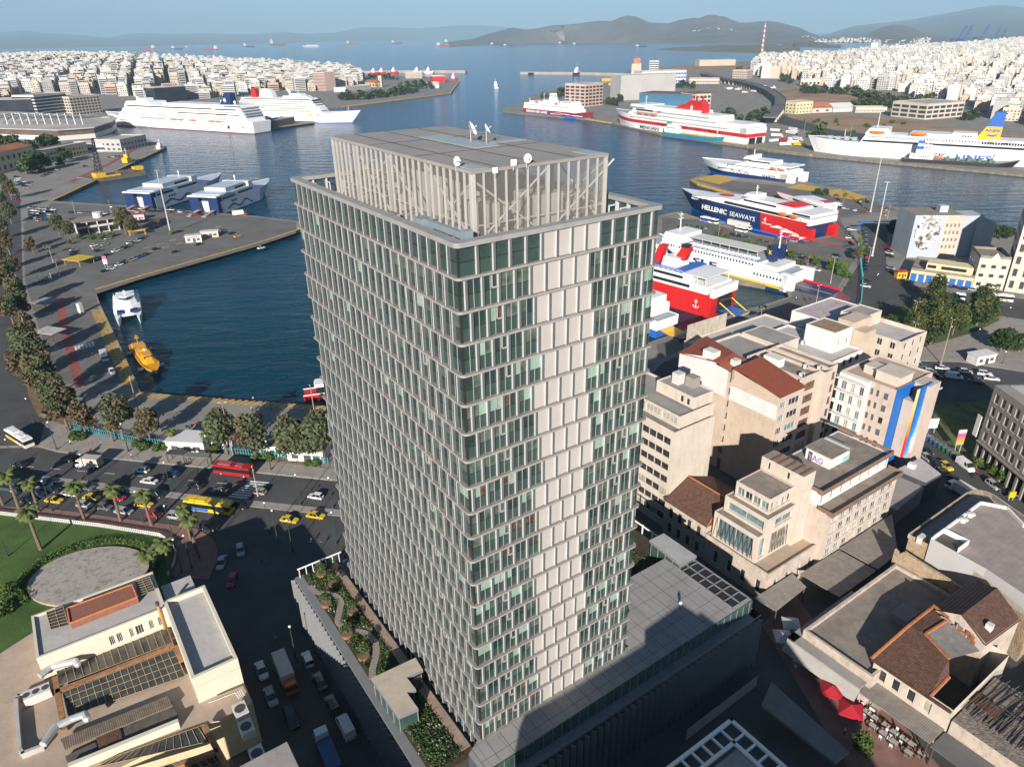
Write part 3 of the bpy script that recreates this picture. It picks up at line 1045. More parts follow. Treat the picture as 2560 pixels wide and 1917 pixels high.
b.prism([ST(0.6,PT0+1.4),ST(PS1-0.5,PT0+1.4),ST(PS1-0.5,-0.4),ST(0.6,-0.4)],10.9,11.6,0)
b.prism([ST(12.5,DT+1.5),ST(PS1-0.5,DT+1.5),ST(PS1-0.5,PT1-1.2),ST(12.5,PT1-1.2)],10.9,11.6,0)
b.build('garden_soil',mat('garden_soil',(0.045,0.035,0.022),rough=1,var=0.3,scale=1),podium)
b=MB()
b.prism([ST(2.0,-1.9),ST(48,-1.9),ST(48,-0.42),ST(2.0,-0.42)],11.55,11.66,0)
pts=[(47,-7.2),(44.5,-6.6),(42.5,-4.6),(40,-4.0),(37.5,-5.3),(35.2,-6.4),(32.6,-5.5),(30.4,-3.7),(27.5,-3.2),(24.8,-4.3),(22.6,-5.9),(20.5,-6.9)]
pth=MB()
sm=[]
for i in range(len(pts)-1):
 p0,p1,p2,p3=pts[max(0,i-1)],pts[i],pts[i+1],pts[min(len(pts)-1,i+2)]
 for k in range(5):
  u=k/5
  sm.append(tuple(0.5*(2*p1[q]+(p2[q]-p0[q])*u+(2*p0[q]-5*p1[q]+4*p2[q]-p3[q])*u*u+(3*p1[q]-p0[q]-3*p2[q]+p3[q])*u**3)for q in(0,1)))
for a,c in zip(sm,sm[1:]):
 A,C_=ST(*a),ST(*c)
 d=(C_-A)
 n=Vector((-d.y,d.x,0)).normalized()*0.55
 pth.poly([(v.x,v.y,11.67)for v in(A-n,C_+d*0.12-n,C_+d*0.12+n,A+n)])
b.v_off=0
b.build('garden_walk',mat('terrace_boards',(0.30,0.22,0.17),rough=0.9,var=0.2,scale=1),podium)
pth.build('garden_path',mat('path_gravel',(0.27,0.24,0.21),rough=1,var=0.25,scale=3),podium)
def pavilion(label,poly,z0,z1,over=0.0,roofcol=(0.44,0.38,0.31)):
 c=ST(sum(p[0]for p in poly)/len(poly),sum(p[1]for p in poly)/len(poly),z0)
 o=thing('roof_pavilion',label,'pavilion',c,0,'glazed pavilions on the podium roof')
 P_=[ST(*p)for p in poly]
 b=MB();b.prism(P_,z1-0.55,z1,1,0,bottom=True);b.build('roof',[mat('pavilion_roof%d'%int(roofcol[0]*100),roofcol,rough=0.9,var=0.12,scale=0.4,stain=0.35,stain_col=(0.30,0.22,0.15)),M_podfin],o)
 b=MB()
 cc=Vector((c.x,c.y,0))
 Q=[p+(cc-p).normalized()*0.45 for p in P_]
 b.prism(Q,z0,z1-0.55,0,top=False);b.build('glazing',M_gl[1],o)
 b=MB()
 n=len(Q)
 for i in range(n):
  a,d=Q[i],Q[(i+1)%n]-Q[i]
  k=max(1,int(d.length/1.7))
  for q in range(k):
   p=a+d*q/k
   b.box(p.x,p.y,z0,0.14,0.14,z1-0.56-z0)
 b.build('mullion',M_podfin,o)
 return o
def lst(px,py,z):
 return toST(P(px,py,z))
def g4(x,y):
 return g(640,1437,x,y)
Lp=[lst(*g4(990,890),15.0),lst(*g4(1225,1225),15.0),lst(*g4(1400,1150),15.0),lst(*g4(1300,1010),15.0),lst(*g4(1380,985),15.0),lst(*g4(1300,880),15.0),lst(*g4(1440,815),15.0),lst(*g4(1375,710),15.0)]
pavilion('L-shaped glass pavilion with a beige flat roof at the foot of the tower, left side',Lp,11.0,15.0)
g7=lambda x,y:g(1500,960,x,y)
pavilion('long glass pavilion with pale patched roof in the garden right of the tower',[lst(*g7(425,1345),15.5),lst(*g7(550,1285),15.5),lst(*g7(835,1480),15.5),lst(*g7(700,1560),15.5)],11.4,15.5,roofcol=(0.36,0.35,0.35))
b=MB()
rl_=thing('railing','white pergola railing at the far end of the roof garden, left of the tower','railing',ST(PS1-0.6,-4,11.4))
for q in range(7):
 b.obox(ST(PS1-0.6,PT0+0.8+q*1.3,11.3),eL*0.12,eR*0.12,(0,0,2.0))
b.obox(ST(PS1-0.6,PT0+0.6,13.3),eL*0.2,eR*8.6,(0,0,0.2))
b.build('rail',M_white,rl_)
b=MB()
rl2=thing('railing','white posts along the garden edge right of the tower, below the tiled roof','railing',ST(34,PT1-1,11.4))
for q in range(12):
 b.obox(ST(14.5+q*2.6,PT1-1.0,11.0),eL*0.2,eR*0.2,(0,0,2.6))
b.obox(ST(13.5,PT1-1.0,13.2),eL*31,eR*0.2,(0,0,0.25))
b.build('rail',M_white,rl2)
# buildings of the near district
G_DARK=glass('window_dark',(0.028,0.032,0.036),var=0.5,scale=0.6)
G_SKY=glass('window_pale',(0.13,0.19,0.20),var=0.4,scale=0.6)
G_CURT=glass('window_curtain',(0.36,0.33,0.27),rough=0.3,var=0.3,scale=0.8)
G_BROWN=glass('window_brown',(0.13,0.058,0.03),var=0.5,scale=0.9)
G_BLUE=glass('window_blue',(0.10,0.13,0.17),var=0.4,scale=0.6)
F_WHITE=mat('window_frame_white',(0.62,0.61,0.58),rough=0.5,var=0.05)
F_DARK=mat('window_frame_dark',(0.07,0.06,0.055),rough=0.5,var=0.1)
W_CREAM=mat('cream_render',(0.52,0.455,0.385),rough=0.9,var=0.09,scale=0.25,stain=0.38,stain_col=(0.26,0.19,0.14),stretch=4,bump=0.08,bscale=5)
W_PINK=mat('pinkish_render',(0.48,0.40,0.34),rough=0.9,var=0.10,scale=0.25,stain=0.45,stain_col=(0.27,0.19,0.14),stretch=5,bump=0.08,bscale=5)
W_BEIGE=mat('blank_beige_wall',(0.49,0.395,0.31),rough=0.95,var=0.10,scale=0.22,stain=0.45,stain_col=(0.29,0.19,0.125),stretch=2.2,bump=0.12,bscale=4)
W_WHITE=mat('white_render',(0.60,0.585,0.57),rough=0.9,var=0.07,scale=0.3,stain=0.3,stain_col=(0.33,0.29,0.25),stretch=5,bump=0.06,bscale=5)
W_OLD=mat('old_stucco',(0.46,0.39,0.325),rough=0.95,var=0.16,scale=0.5,stain=0.65,stain_col=(0.22,0.16,0.12),stretch=2,bump=0.15,bscale=4)
W_GREY=mat('grey_render',(0.27,0.245,0.22),rough=0.9,var=0.08,scale=0.4,stain=0.3,stain_col=(0.17,0.15,0.13),stretch=4)
W_STONE=mat('rubble_stone',(0.33,0.25,0.17),rough=1,var=0.3,scale=0.8,stain=0.6,stain_col=(0.46,0.28,0.12),bump=0.5,bscale=3)
W_YELLOW=mat('yellow_render',(0.60,0.52,0.32),rough=0.9,var=0.07,scale=0.4,stain=0.25,stain_col=(0.36,0.29,0.18),stretch=4)
W_BLUEGREY=mat('pale_blue_wall',(0.36,0.39,0.42),rough=0.9,var=0.08,scale=0.2,stain=0.3,stain_col=(0.25,0.27,0.29),stretch=3)
RF_CONC=mat('flat_roof_concrete',(0.235,0.20,0.17),rough=0.95,var=0.22,scale=0.3,stain=0.6,stain_col=(0.12,0.095,0.075),bump=0.15,bscale=2)
RF_GREY=mat('flat_roof_grey',(0.285,0.265,0.25),rough=0.95,var=0.14,scale=0.3,stain=0.45,stain_col=(0.17,0.15,0.14),bump=0.1,bscale=2)
RF_PALE=mat('flat_roof_pale',(0.42,0.40,0.385),rough=0.95,var=0.09,scale=0.35,stain=0.4,stain_col=(0.30,0.27,0.25),bump=0.1,bscale=2)
RF_TAN=mat('flat_roof_tan',(0.40,0.31,0.235),rough=0.95,var=0.12,scale=0.3,stain=0.3,stain_col=(0.28,0.21,0.16),bump=0.1,bscale=2)
RF_RED=mat('red_roof_sheet',(0.23,0.062,0.032),rough=0.7,var=0.12,scale=0.5,stripe=(tuple(eL),0.42,0.72,0.2),stain=0.25,stain_col=(0.16,0.05,0.03))
RF_TILE=mat('old_roof_tiles',(0.115,0.06,0.042),rough=0.95,var=0.4,scale=1.6,stripe=(tuple(eL),0.33,0.6,0.3),stain=0.45,stain_col=(0.24,0.10,0.05),bump=0.4,bscale=6)
RF_TILE2=mat('old_roof_tiles_across',(0.115,0.062,0.045),rough=0.95,var=0.4,scale=1.6,stripe=(tuple(eR),0.33,0.6,0.3),stain=0.4,stain_col=(0.22,0.10,0.05),bump=0.4,bscale=6)
RIDGE=mat('orange_ridge_tile',(0.36,0.13,0.055),rough=0.9,var=0.25,scale=2)
RF_RIB=mat('dark_ribbed_roof',(0.075,0.05,0.042),rough=0.8,var=0.25,scale=1,stripe=(tuple(eL),0.62,0.35,0.45))
RF_TIN=mat('corrugated_tin',(0.27,0.24,0.215),rough=0.7,var=0.2,scale=0.7,stripe=(tuple(eL),0.3,0.7,0.4),stain=0.5,stain_col=(0.17,0.095,0.06))
RF_TIN2=mat('corrugated_tin_across',(0.29,0.265,0.24),rough=0.7,var=0.2,scale=0.7,stripe=(tuple(eR),0.3,0.72,0.4),stain=0.5,stain_col=(0.17,0.10,0.07))
M_ac=mat('ac_casing',(0.55,0.53,0.50),rough=0.6,var=0.1,scale=2)
M_rust=mat('rusty_iron',(0.22,0.085,0.035),rough=0.9,var=0.35,scale=2)
UP=Vector((0,0,1))
def wallface(mb,parent,O,D,L,N,z0,z1,cols,rows,m=0,depth=0.22,gl=(G_DARK,),frame=F_WHITE,mull=1,skip=(),name='window',seed=1,rail=False):
 """a wall with real openings: reveals are part of the wall, each window is a part of the building"""
 r_=random.Random(seed)
 us=[0.0]+[x for c in cols for x in c]+[L]
 vs=[z0]+[x for c in rows for x in c]+[z1]
 for iu in range(len(us)-1):
  for iv in range(len(vs)-1):
   a,b,c,d=us[iu],us[iu+1],vs[iv],vs[iv+1]
   if b-a<1e-4 or d-c<1e-4:
    continue
   op=iu%2==1 and iv%2==1 and(iu//2,iv//2)not in skip
   p=[O+D*a+UP*c,O+D*b+UP*c,O+D*b+UP*d,O+D*a+UP*d]
   if not op:
    mb.poly(p,m)
    continue
   q=[x-N*depth for x in p]
   for k in range(4):
    mb.poly([p[k],p[(k+1)%4],q[(k+1)%4],q[k]],m)
   w=MB()
   w.poly(q,0)
   f=0.06
   for(x0,y0,x1,y1)in((a,c,b,c+f),(a,d-f,b,d),(a,c+f,a+f,d-f),(b-f,c+f,b,d-f)):
    w.obox(O+D*x0+UP*y0-N*(depth-0.003),D*(x1-x0),N*0.06,UP*(y1-y0),1)
   for k in range(mull):
    xm=a+(b-a)*(k+1)/(mull+1)
    w.obox(O+D*(xm-0.03)+UP*(c+f)-N*(depth-0.003),D*0.06,N*0.05,UP*(d-c-2*f),1)
   if rail:
    w.obox(O+D*(a-0.05)+UP*(c-0.12)+N*0.003,D*(b-a+0.1),N*0.12,UP*0.1,1)
   w.build(name,[r_.choice(gl),frame],parent)
def even(L,n,frac=0.6,m0=0.5):
 p=(L-2*m0)/n
 return[(m0+p*i+p*(1-frac)/2,m0+p*(i+1)-p*(1-frac)/2)for i in range(n)]
def storeys(z0,n,h,sill=1.0,head=0.5):
 return[(z0+h*i+sill,z0+h*(i+1)-head)for i in range(n)]
def block(parent,s0,s1,t0,t1,z0,z1,wm,rm,Lf=None,Rf=None,Bf=None,par=0.7,nm='wall',thick=0.28,flat=False):
 """rectangular storey block on the street grid; Lf = openings of the face t=t0, Rf = of the face s=s0"""
 b=MB()
 A,B_,C_,D_=ST(s0,t0),ST(s1,t0),ST(s1,t1),ST(s0,t1)
 faces=[(A,eL,s1-s0,-eR,Lf),(A,eR,t1-t0,-eL,Rf),(B_,eR,t1-t0,eL,Bf),(D_,eL,s1-s0,eR,None)]
 for O,D,L,N,spec in faces:
  if spec:
   sp=dict(spec)
   wallface(b,parent,O,D,L,N,z0,z1,sp.pop('cols'),sp.pop('rows'),**sp)
  else:
   b.poly([O+UP*z0,O+D*L+UP*z0,O+D*L+UP*z1,O+UP*z1])
 if par>0:
  k=thick
  i4=[ST(s0+k,t0+k),ST(s1-k,t0+k),ST(s1-k,t1-k),ST(s0+k,t1-k)]
  o4=[A,B_,C_,D_]
  for q in range(4):
   j=(q+1)%4
   b.poly([o4[q]+UP*z1,o4[j]+UP*z1,i4[j]+UP*z1,i4[q]+UP*z1])
   b.poly([i4[q]+UP*z1,i4[j]+UP*z1,i4[j]+UP*(z1-par),i4[q]+UP*(z1-par)])
  b.build(nm,wm,parent)
  rb=MB()
  rb.poly([p+UP*(z1-par)for p in i4])
  rb.build('roof',rm,parent)
 else:
  b.build(nm,wm,parent)
  rb=MB()
  rb.poly([p+UP*z1 for p in(A,B_,C_,D_)])
  rb.build('roof',rm,parent)
def bld(name,label,s,t,cat='building',z=0,group=None):
 return thing(name,label,cat,ST(s,t,z),0,group)
def ac_unit(p,rot,label_desc,sc=1.0,grp='air conditioners on the roofs'):
 o=thing('air_conditioner','','air conditioner',p,0,grp)
 b=MB();b.box(p.x,p.y,p.z+0.12,1.0*sc,0.5*sc,0.8*sc,rot);b.build('casing',M_ac,o)
 b=MB()
 c=p+Vector((math.sin(rot),-math.cos(rot),0))*0.26*sc+UP*(0.52*sc)
 b.tube(c,c+Vector((math.sin(rot),-math.cos(rot),0))*0.03,0.3*sc,n=12);b.build('fan_grille',F_DARK,o)
 return later(o,label_desc,'air conditioner',grp,p)
ROT_R=math.atan2(eR.y,eR.x)
o=bld('office_block','cream seven-storey office block with ribbon windows and a blank wall, right of the tower',40,76)
block(o,30.8,52,69.6,82.3,0,25.2,W_CREAM,RF_GREY,par=0.6,Lf=dict(cols=even(21.2,9,0.94,0.9),rows=[(2.0+3.25*i,3.65+3.25*i)for i in range(7)],gl=(G_DARK,G_DARK,G_CURT,G_DARK),frame=F_DARK,mull=1,seed=3))
block(o,31.4,52,71.4,82.3,25.21,28.2,W_CREAM,RF_GREY,par=0.5,Lf=dict(cols=even(20.6,4,0.9,0.5),rows=[(25.8,27.6)],gl=(G_CURT,G_SKY),mull=3,frame=F_WHITE),nm='attic_wall')
block(o,32.0,43.2,76.2,82.3,28.21,31.0,W_CREAM,RF_GREY,par=0.25,nm='top_floor_wall',Lf=dict(cols=[(1.2,2.2),(3.0,4.0)],rows=[(28.6,30.2)],gl=(G_DARK,),mull=0))
b=MB();b.obox(ST(35.5,79.6,30.8),eL*2.4,eR*2.2,UP*2.4);b.build('stair_house',W_GREY,o)
b=MB();b.obox(ST(38.6,78.2,30.8),eL*2.0,eR*2.0,UP*2.6);b.build('water_tank',M_ac,o)
o=bld('apartment_block','tall beige block with red sheet roofs and a blank side wall with a white band',40,104,'apartment block')
b=MB()
W2=26.5
wallface(b,o,ST(W2,98.9),eR,9.5,-eL,0,26.2,[(0.9,3.0),(4.2,8.3)],[(2.2+3.45*i,4.0+3.45*i)for i in range(7)],gl=(G_SKY,G_DARK,G_CURT,G_DARK),mull=2,seed=8)
b.build('street_wall',W_PINK,o)
b=MB()
for(a0,a1,tt)in((W2,40.0,98.9),(40.0,41.2,100.4),(41.2,57.0,98.9)):
 b.poly([ST(a0,tt,0),ST(a1,tt,0),ST(a1,tt,20.5),ST(a0,tt,20.5)],0)
 b.poly([ST(a0,tt,20.5),ST(a1,tt,20.5),ST(a1,tt,24.2 if a0<40 else 26.4),ST(a0,tt,24.2 if a0<40 else 26.4)],1 if a0!=40.0 else 0)
b.poly([ST(W2,98.9,24.2),ST(40.0,98.9,24.2),ST(40.0,98.9,28.6),ST(W2,98.9,26.6)],0)
b.poly([ST(41.2,98.9,26.4),ST(57,98.9,26.4),ST(57,98.9,26.9),ST(50,98.9,28.6),ST(41.2,98.9,27.6)],1)
for sx in(40.0,41.2):
 b.poly([ST(sx,98.9,0),ST(sx,100.4,0),ST(sx,100.4,27.4),ST(sx,98.9,27.4)],0)
b.poly([ST(57,98.9,0),ST(57,109,0),ST(57,109,26.4),ST(57,98.9,26.4)])
b.poly([ST(W2,108.4,0),ST(57,109,0),ST(57,109,26.4),ST(W2,108.4,26.4)])
b.build('blank_wall',[W_BEIGE,W_WHITE],o)
b=MB()
for q in range(7):
 b.obox(ST(40.0,98.95,3.0+q*3.4),eL*1.2,eR*0.2,UP*1.6)
b.build('light_well_balcony',W_PINK,o)
b=MB();b.poly([ST(W2-0.5,98.6,26.5),ST(W2-0.5,108.8,26.5),ST(39.5,108.8,29.6),ST(39.5,98.6,29.2)]);b.poly([ST(39.5,98.7,29.15),ST(39.5,108.8,29.55),ST(39.5,108.8,26),ST(39.5,98.7,26)]);b.build('red_roof',RF_RED,o)
b=MB();b.poly([ST(57.4,98.5,26.9),ST(44.8,98.5,28.7),ST(44.8,105,29.8),ST(57.4,109.4,29.0)]);b.poly([ST(44.8,98.5,28.68),ST(41.3,99.4,27.7),ST(41.3,105,29.0),ST(44.8,105,29.78)]);b.build('red_roof',RF_RED,o)
b=MB();b.poly([ST(39.4,99.0,27.4),ST(45,99.0,27.4),ST(45,108.8,27.4),ST(39.4,108.8,27.4)]);b.build('roof',RF_CONC,o)
b=MB();b.obox(ST(46.5,99.3,27.2),eL*3.4,eR*2.6,UP*3.2);b.build('stair_house',W_WHITE,o)
b=MB();b.obox(ST(40.8,101.0,27.42),eL*1.8,eR*1.8,UP*2.4);b.build('water_tank',M_ac,o)
o=bld('apartment_block','pinkish block with brown-tinted windows, between the red roof and the white balconies',35,116,'apartment block')
rows=[(2.4+3.45*i,4.6+3.45*i)for i in range(7)]
block(o,30.4,45,108.6,110.8,0,26,W_PINK,RF_GREY,par=0.4,nm='recess_wall')
block(o,28.6,45,110.8,118,0,27.2,W_PINK,RF_CONC,par=0.8,Rf=dict(cols=[(1.4,5.4)],rows=rows,gl=(G_BROWN,G_BROWN,G_CURT,G_BROWN),frame=F_DARK,mull=2,seed=4))
block(o,27.4,45,118.01,121.2,0,27.0,W_PINK,RF_CONC,par=0.8,nm='bay_wall')
block(o,28.4,45,121.21,124.9,0,27.1,W_PINK,RF_CONC,par=0.8,Rf=dict(cols=[(0.5,3.1)],rows=rows,gl=(G_BROWN,G_DARK,G_BROWN),frame=F_DARK,mull=1,seed=6))
b=MB();b.obox(ST(36.5,112,26.42),eL*4.5,eR*2.4,UP*2.2);b.build('stair_house',W_WHITE,o)
b=MB()
b.tube(ST(28.45,109.6,0),ST(28.45,109.6,27),0.22,n=8)
b.build('drain_pipe',M_ac,o)
o=bld('apartment_block','corner block with white balconies and an end wall painted bright blue',21,133,'apartment block')
block(o,14.2,28.4,127.2,144,0,24.8,W_PINK,RF_TAN,par=0.5,nm='wall',Lf=dict(cols=[(1.6,2.7),(3.9,4.6),(5.4,6.1)],rows=[(1.6+3.3*i,3.3+3.3*i)for i in range(7)],gl=(G_DARK,G_BLUE),frame=F_DARK,mull=1,seed=2))
b=MB()
wallface(b,o,ST(20.6,126.3),eL,7.7,-eR,0,24.6,[(0.8,1.9),(3.2,4.3),(5.4,6.8)],[(0.6+3.3*i,2.9+3.3*i)for i in range(7)],gl=(G_DARK,G_CURT,G_SKY),mull=1,seed=12)
b.poly([ST(20.6,126.3,0),ST(20.6,127.2,0),ST(20.6,127.2,24.6),ST(20.6,126.3,24.6)])
b.poly([ST(20.6,126.3,24.6),ST(28.3,126.3,24.6),ST(28.3,127.2,24.6),ST(20.6,127.2,24.6)])
b.build('balcony_wall',W_WHITE,o)
for q in range(7):
 z_=0.3+3.3*q+3.3
 if z_>24.6:
  break
 b=MB();b.obox(ST(20.7,124.9,z_),eL*7.6,eR*1.4,UP*0.18);b.obox(ST(20.7,124.9,z_+0.18),eL*7.6,eR*0.05,UP*(0.9 if q==4 else 0.12))
 for k in range(17):
  b.obox(ST(20.75+k*0.46,124.92,z_+0.18),eL*0.04,eR*0.04,UP*0.85)
 b.obox(ST(20.7,124.9,z_+1.03),eL*7.6,eR*0.05,UP*0.05)
 b.build('balcony',W_WHITE,o)
b=MB();b.obox(ST(15.2,130,24.3),eL*6.0,eR*6.0,UP*2.4);b.obox(ST(21.2,131.5,24.3),eL*4.0,eR*4.0,UP*2.1);b.obox(ST(15.0,129.8,26.7),eL*6.4,eR*6.4,UP*0.15);b.build('stair_house',W_CREAM,o)
def grad_mat(name,stops,axis,a,b_,noise_amt=0.15):
 m=bpy.data.materials.new(name);m.use_nodes=True;t=m.node_tree;bs=t.nodes['Principled BSDF'];bs.inputs['Roughness'].default_value=0.6
 geo=t.nodes.new('ShaderNodeNewGeometry');dt=t.nodes.new('ShaderNodeVectorMath');dt.operation='DOT_PRODUCT';dt.inputs[1].default_value=axis
 t.links.new(geo.outputs['Position'],dt.inputs[0])
 n=t.nodes.new('ShaderNodeTexNoise');n.inputs['Scale'].default_value=0.25;n.inputs['Detail'].default_value=3
 t.links.new(geo.outputs['Position'],n.inputs['Vector'])
 mr=t.nodes.new('ShaderNodeMapRange');mr.inputs['From Min'].default_value=a;mr.inputs['From Max'].default_value=b_
 t.links.new(dt.outputs['Value'],mr.inputs['Value'])
 ad=t.nodes.new('ShaderNodeMath');ad.operation='MULTIPLY_ADD';ad.inputs[1].default_value=noise_amt;t.links.new(n.outputs['Fac'],ad.inputs[0]);t.links.new(mr.outputs[0],ad.inputs[2])
 r_=t.nodes.new('ShaderNodeValToRGB');el=r_.color_ramp.elements
 el[0].position,el[0].color=stops[0][0],(*stops[0][1],1)
 el[1].position,el[1].color=stops[-1][0],(*stops[-1][1],1)
 for p_,c in stops[1:-1]:
  e=el.new(p_);e.color=(*c,1)
 t.links.new(ad.outputs[0],r_.inputs['Fac']);t.links.new(r_.outputs['Color'],bs.inputs['Base Color'])
 return m
M_mblue=mat('mural_blue',(0.008,0.115,0.42),rough=0.6,var=0.05,scale=0.3)
b=MB();b.obox(ST(14.14,127.2,0),eR*8.0,-eL*0.12,UP*24.9);b.build('blue_end_wall',M_mblue,o)
b=MB();b.obox(ST(14.1,135.2,0),-eL*3.6,eR*5.4,UP*24.7);b.poly([ST(10.5,140.6,0),ST(14.1,140.6,0),ST(14.1,144,0),ST(14.1,144,24),ST(10.5,140.6,24)]);b.build('corner_wall',W_PINK,o)
M_flame=grad_mat('mural_stripe',[(0.0,(0.008,0.115,0.42)),(0.02,(0.65,0.02,0.015)),(0.35,(0.65,0.03,0.015)),(0.6,(0.85,0.35,0.02)),(1.0,(0.90,0.66,0.25))],(0,0,1),6,24)
dax=Vector((eR.x*0.9,eR.y*0.9,-0.32)).normalized()
M_burst=grad_mat('mural_sky',[(0.0,(0.008,0.02,0.06)),(0.25,(0.01,0.10,0.38)),(0.5,(0.02,0.22,0.58)),(0.68,(0.75,0.80,0.85)),(0.8,(0.80,0.84,0.88)),(1.0,(0.02,0.18,0.52))],tuple(dax),ST(10.4,131.5).dot(dax)-7.5,ST(10.4,141).dot(dax)+1.0,0.35)
b=MB();b.obox(ST(11.3,131.0,6.2),eR*0.9,-eL*0.25,UP*18.8,1);b.obox(ST(11.3,131.9,6.2),eR*6.1,-eL*0.25,UP*18.9,0);b.obox(ST(11.3,138.0,6.2),eR*3.0,-eL*0.25,UP*15.6,0)
b.obox(ST(11.3,131.0,6.2),eL*2.6,eR*10.0,UP*15.3,2);b.build('painted_end_wall',[M_burst,M_flame,W_PINK],o)
b=MB();b.obox(ST(11.0,141.0,21.7),eR*2.6,eL*0.3,UP*0.3);b.build('floodlight_arm',F_WHITE,o)
o=bld('stepped_building','stepped cream building with glazed tiers and a littered roof terrace',10,76)
block(o,2.8,18.5,68.2,85.2,0,6.9,W_OLD,RF_TAN,par=0.5,nm='base_wall',Rf=dict(cols=[(2.2,3.4),(6.0,7.2),(9.8,11.0),(13.6,14.8)],rows=[(1.6,4.4)],gl=(G_CURT,G_SKY),mull=0,seed=5),Lf=dict(cols=[(1.5,2.6),(5.2,6.3),(8.6,9.7),(12.2,13.3)],rows=[(1.2,4.2)],gl=(G_DARK,),mull=0))
def tier(s0,s1,t0,t1,z0,z1,cl,cr,brace=False):
 block(o,s0,s1,t0,t1,z0,z1,W_CREAM,RF_CONC,par=0.15,nm='tier_wall',thick=0.2,Lf=dict(cols=cl,rows=[(z0+0.7,z1-1.0)],gl=(G_SKY,G_DARK),depth=0.5,mull=1),Rf=dict(cols=cr,rows=[(z0+0.7,z1-1.0)],gl=(G_SKY,G_DARK,G_CURT),depth=0.5,mull=1))
tier(6.8,17.6,68.9,79.5,6.42,13.0,even(10.8,1,0.9,0.5),[(0.9,3.0),(4.4,9.8)])
tier(6.4,16.8,70.6,79.5,13.01,16.7,even(10.4,1,0.92,0.4),[(2.6,8.3)])
tier(7.4,15.5,71.8,79.3,16.71,20.4,even(8.1,4,0.95,0.2),even(7.5,4,0.94,0.4))
b=MB()
for q in range(6):
 a,c=ST(6.72,73.4+q*0.9,7.0),ST(6.72,73.85+q*0.9,12.0)
 b.tube(a,c,0.05,n=4);b.tube(c,ST(6.72,74.3+q*0.9,7.0),0.05,n=4)
for q in range(9):
 a,c=ST(7.4+q*1.1,68.82,7.0),ST(7.9+q*1.1,68.82,12.0)
 b.tube(a,c,0.05,n=4);b.tube(c,ST(8.5+q*1.1,68.82,7.0),0.05,n=4)
b.build('steel_bracing',F_DARK,o)
block(o,6.0,15.8,79.6,83.6,6.42,23.3,W_CREAM,RF_TIN,par=0,nm='stair_tower_wall',Rf=dict(cols=[(2.2,2.6),(2.9,3.3)],rows=[(7.6+3.9*i,9.6+3.9*i)for i in range(4)],gl=(G_DARK,),mull=0,depth=0.15),Lf=dict(cols=[(3.0,3.7),(7.6,8.2)],rows=[(21.0,22.6)],gl=(G_DARK,),mull=0))
b=MB()
for q in range(5):
 b.obox(ST(6.0+1.7*q+0.6,79.5,23.35),eL*0.5,eR*4.2,UP*0.05)
b.build('rust_sheet',M_rust,o)
o=bld('office_block','long stained office block with rows of square windows and a graffiti roof hut',8,96)
block(o,1.4,16.5,83.8,108.8,0,15.4,W_PINK,RF_CONC,par=0.0,Rf=dict(cols=even(25,8,0.78,0.6),rows=[(0.8+2.75*i+0.5,0.8+2.75*i+2.3)for i in range(5)],gl=(G_DARK,G_CURT,G_SKY,G_DARK),frame=W_WHITE,mull=2,depth=0.35,seed=9,rail=True))
block(o,4.2,16.5,83.8,108.8,15.42,19.0,W_WHITE,RF_CONC,par=0.12,nm='top_storey_wall',Rf=dict(cols=[(0.5+3.4*i,1.3+3.4*i)for i in range(8)],rows=[(15.9,18.2)],gl=(G_DARK,),mull=0))
b=MB()
for(o_,d_,L_,z_)in((ST(0.6,83.2),eR,25.8,15.0),(ST(3.5,83.2),eR,26.0,18.7)):
 b.obox(o_+UP*z_,d_*L_,eL*0.9,UP*0.3);b.obox(o_+UP*(z_+0.3),d_*L_,eL*0.12,UP*0.85)
b.obox(ST(0.72,83.2,15.3),eL*3.2,eR*0.12,UP*0.85);b.obox(ST(3.6,83.2,19.0),eL*13,eR*0.12,UP*0.85);b.obox(ST(3.6,109.1,19.0),eL*13,eR*0.12,UP*0.85);b.obox(ST(0.72,108.9,15.3),eL*3.2,eR*0.12,UP*0.85)
b.build('rusty_balustrade',mat('rusty_sheet',(0.19,0.12,0.09),rough=0.9,var=0.25,scale=1),o)
b=MB();b.obox(ST(8.2,92.6,18.9),eL*5.8,eR*7.0,UP*2.7,0);b.obox(ST(7.9,92.3,21.6),eL*6.4,eR*6.0,UP*0.18,1);b.obox(ST(7.9,98.5,21.4),eL*6.4,eR*2.0,UP*0.15,1);b.obox(ST(8.14,97.4,18.92),eR*2.2,-eL*0.05,UP*1.2,2);b.build('roof_hut',[W_WHITE,RF_CONC,mat('turquoise_board',(0.25,0.50,0.47),var=0.2,scale=2)],o)
b=MB();b.obox(ST(12.4,92.55,18.92),-eL*0.0+eL*0.9,-eR*0.05,UP*2.1);b.build('hut_door',F_DARK,o)
text_mesh('YAG',2.0,0.05,mat('graffiti_paint',(0.30,0.22,0.50),var=0.3,scale=2),'graffiti',o,ST(13.4,92.52,19.2),-eL,(0,0,1),bold=0.05,width=3.6)
text_mesh('YAG',2.2,0.03,mat('graffiti_outline',(0.60,0.62,0.58),var=0.2,scale=2),'graffiti',o,ST(13.5,92.55,19.1),-eL,(0,0,1),bold=0.1,width=3.9)
o=bld('tiled_house','old two-storey house with a brown tiled hip roof in half shade',24,74,'house')
block(o,18.8,30.6,68.4,84,0,8.6,W_OLD,RF_TILE,par=0,Lf=dict(cols=even(11.8,4,0.4,0.6),rows=[(0.8,3.2),(4.8,7.4)],gl=(G_DARK,),mull=1,frame=F_DARK))
b=MB()
A,B_,C_,D_=ST(18.4,68.0,8.6),ST(31,68.0,8.6),ST(31,84,8.6),ST(18.4,84,8.6)
R0,R1_=ST(20.5,75.5,12.0),ST(30.8,75.5,12.0)
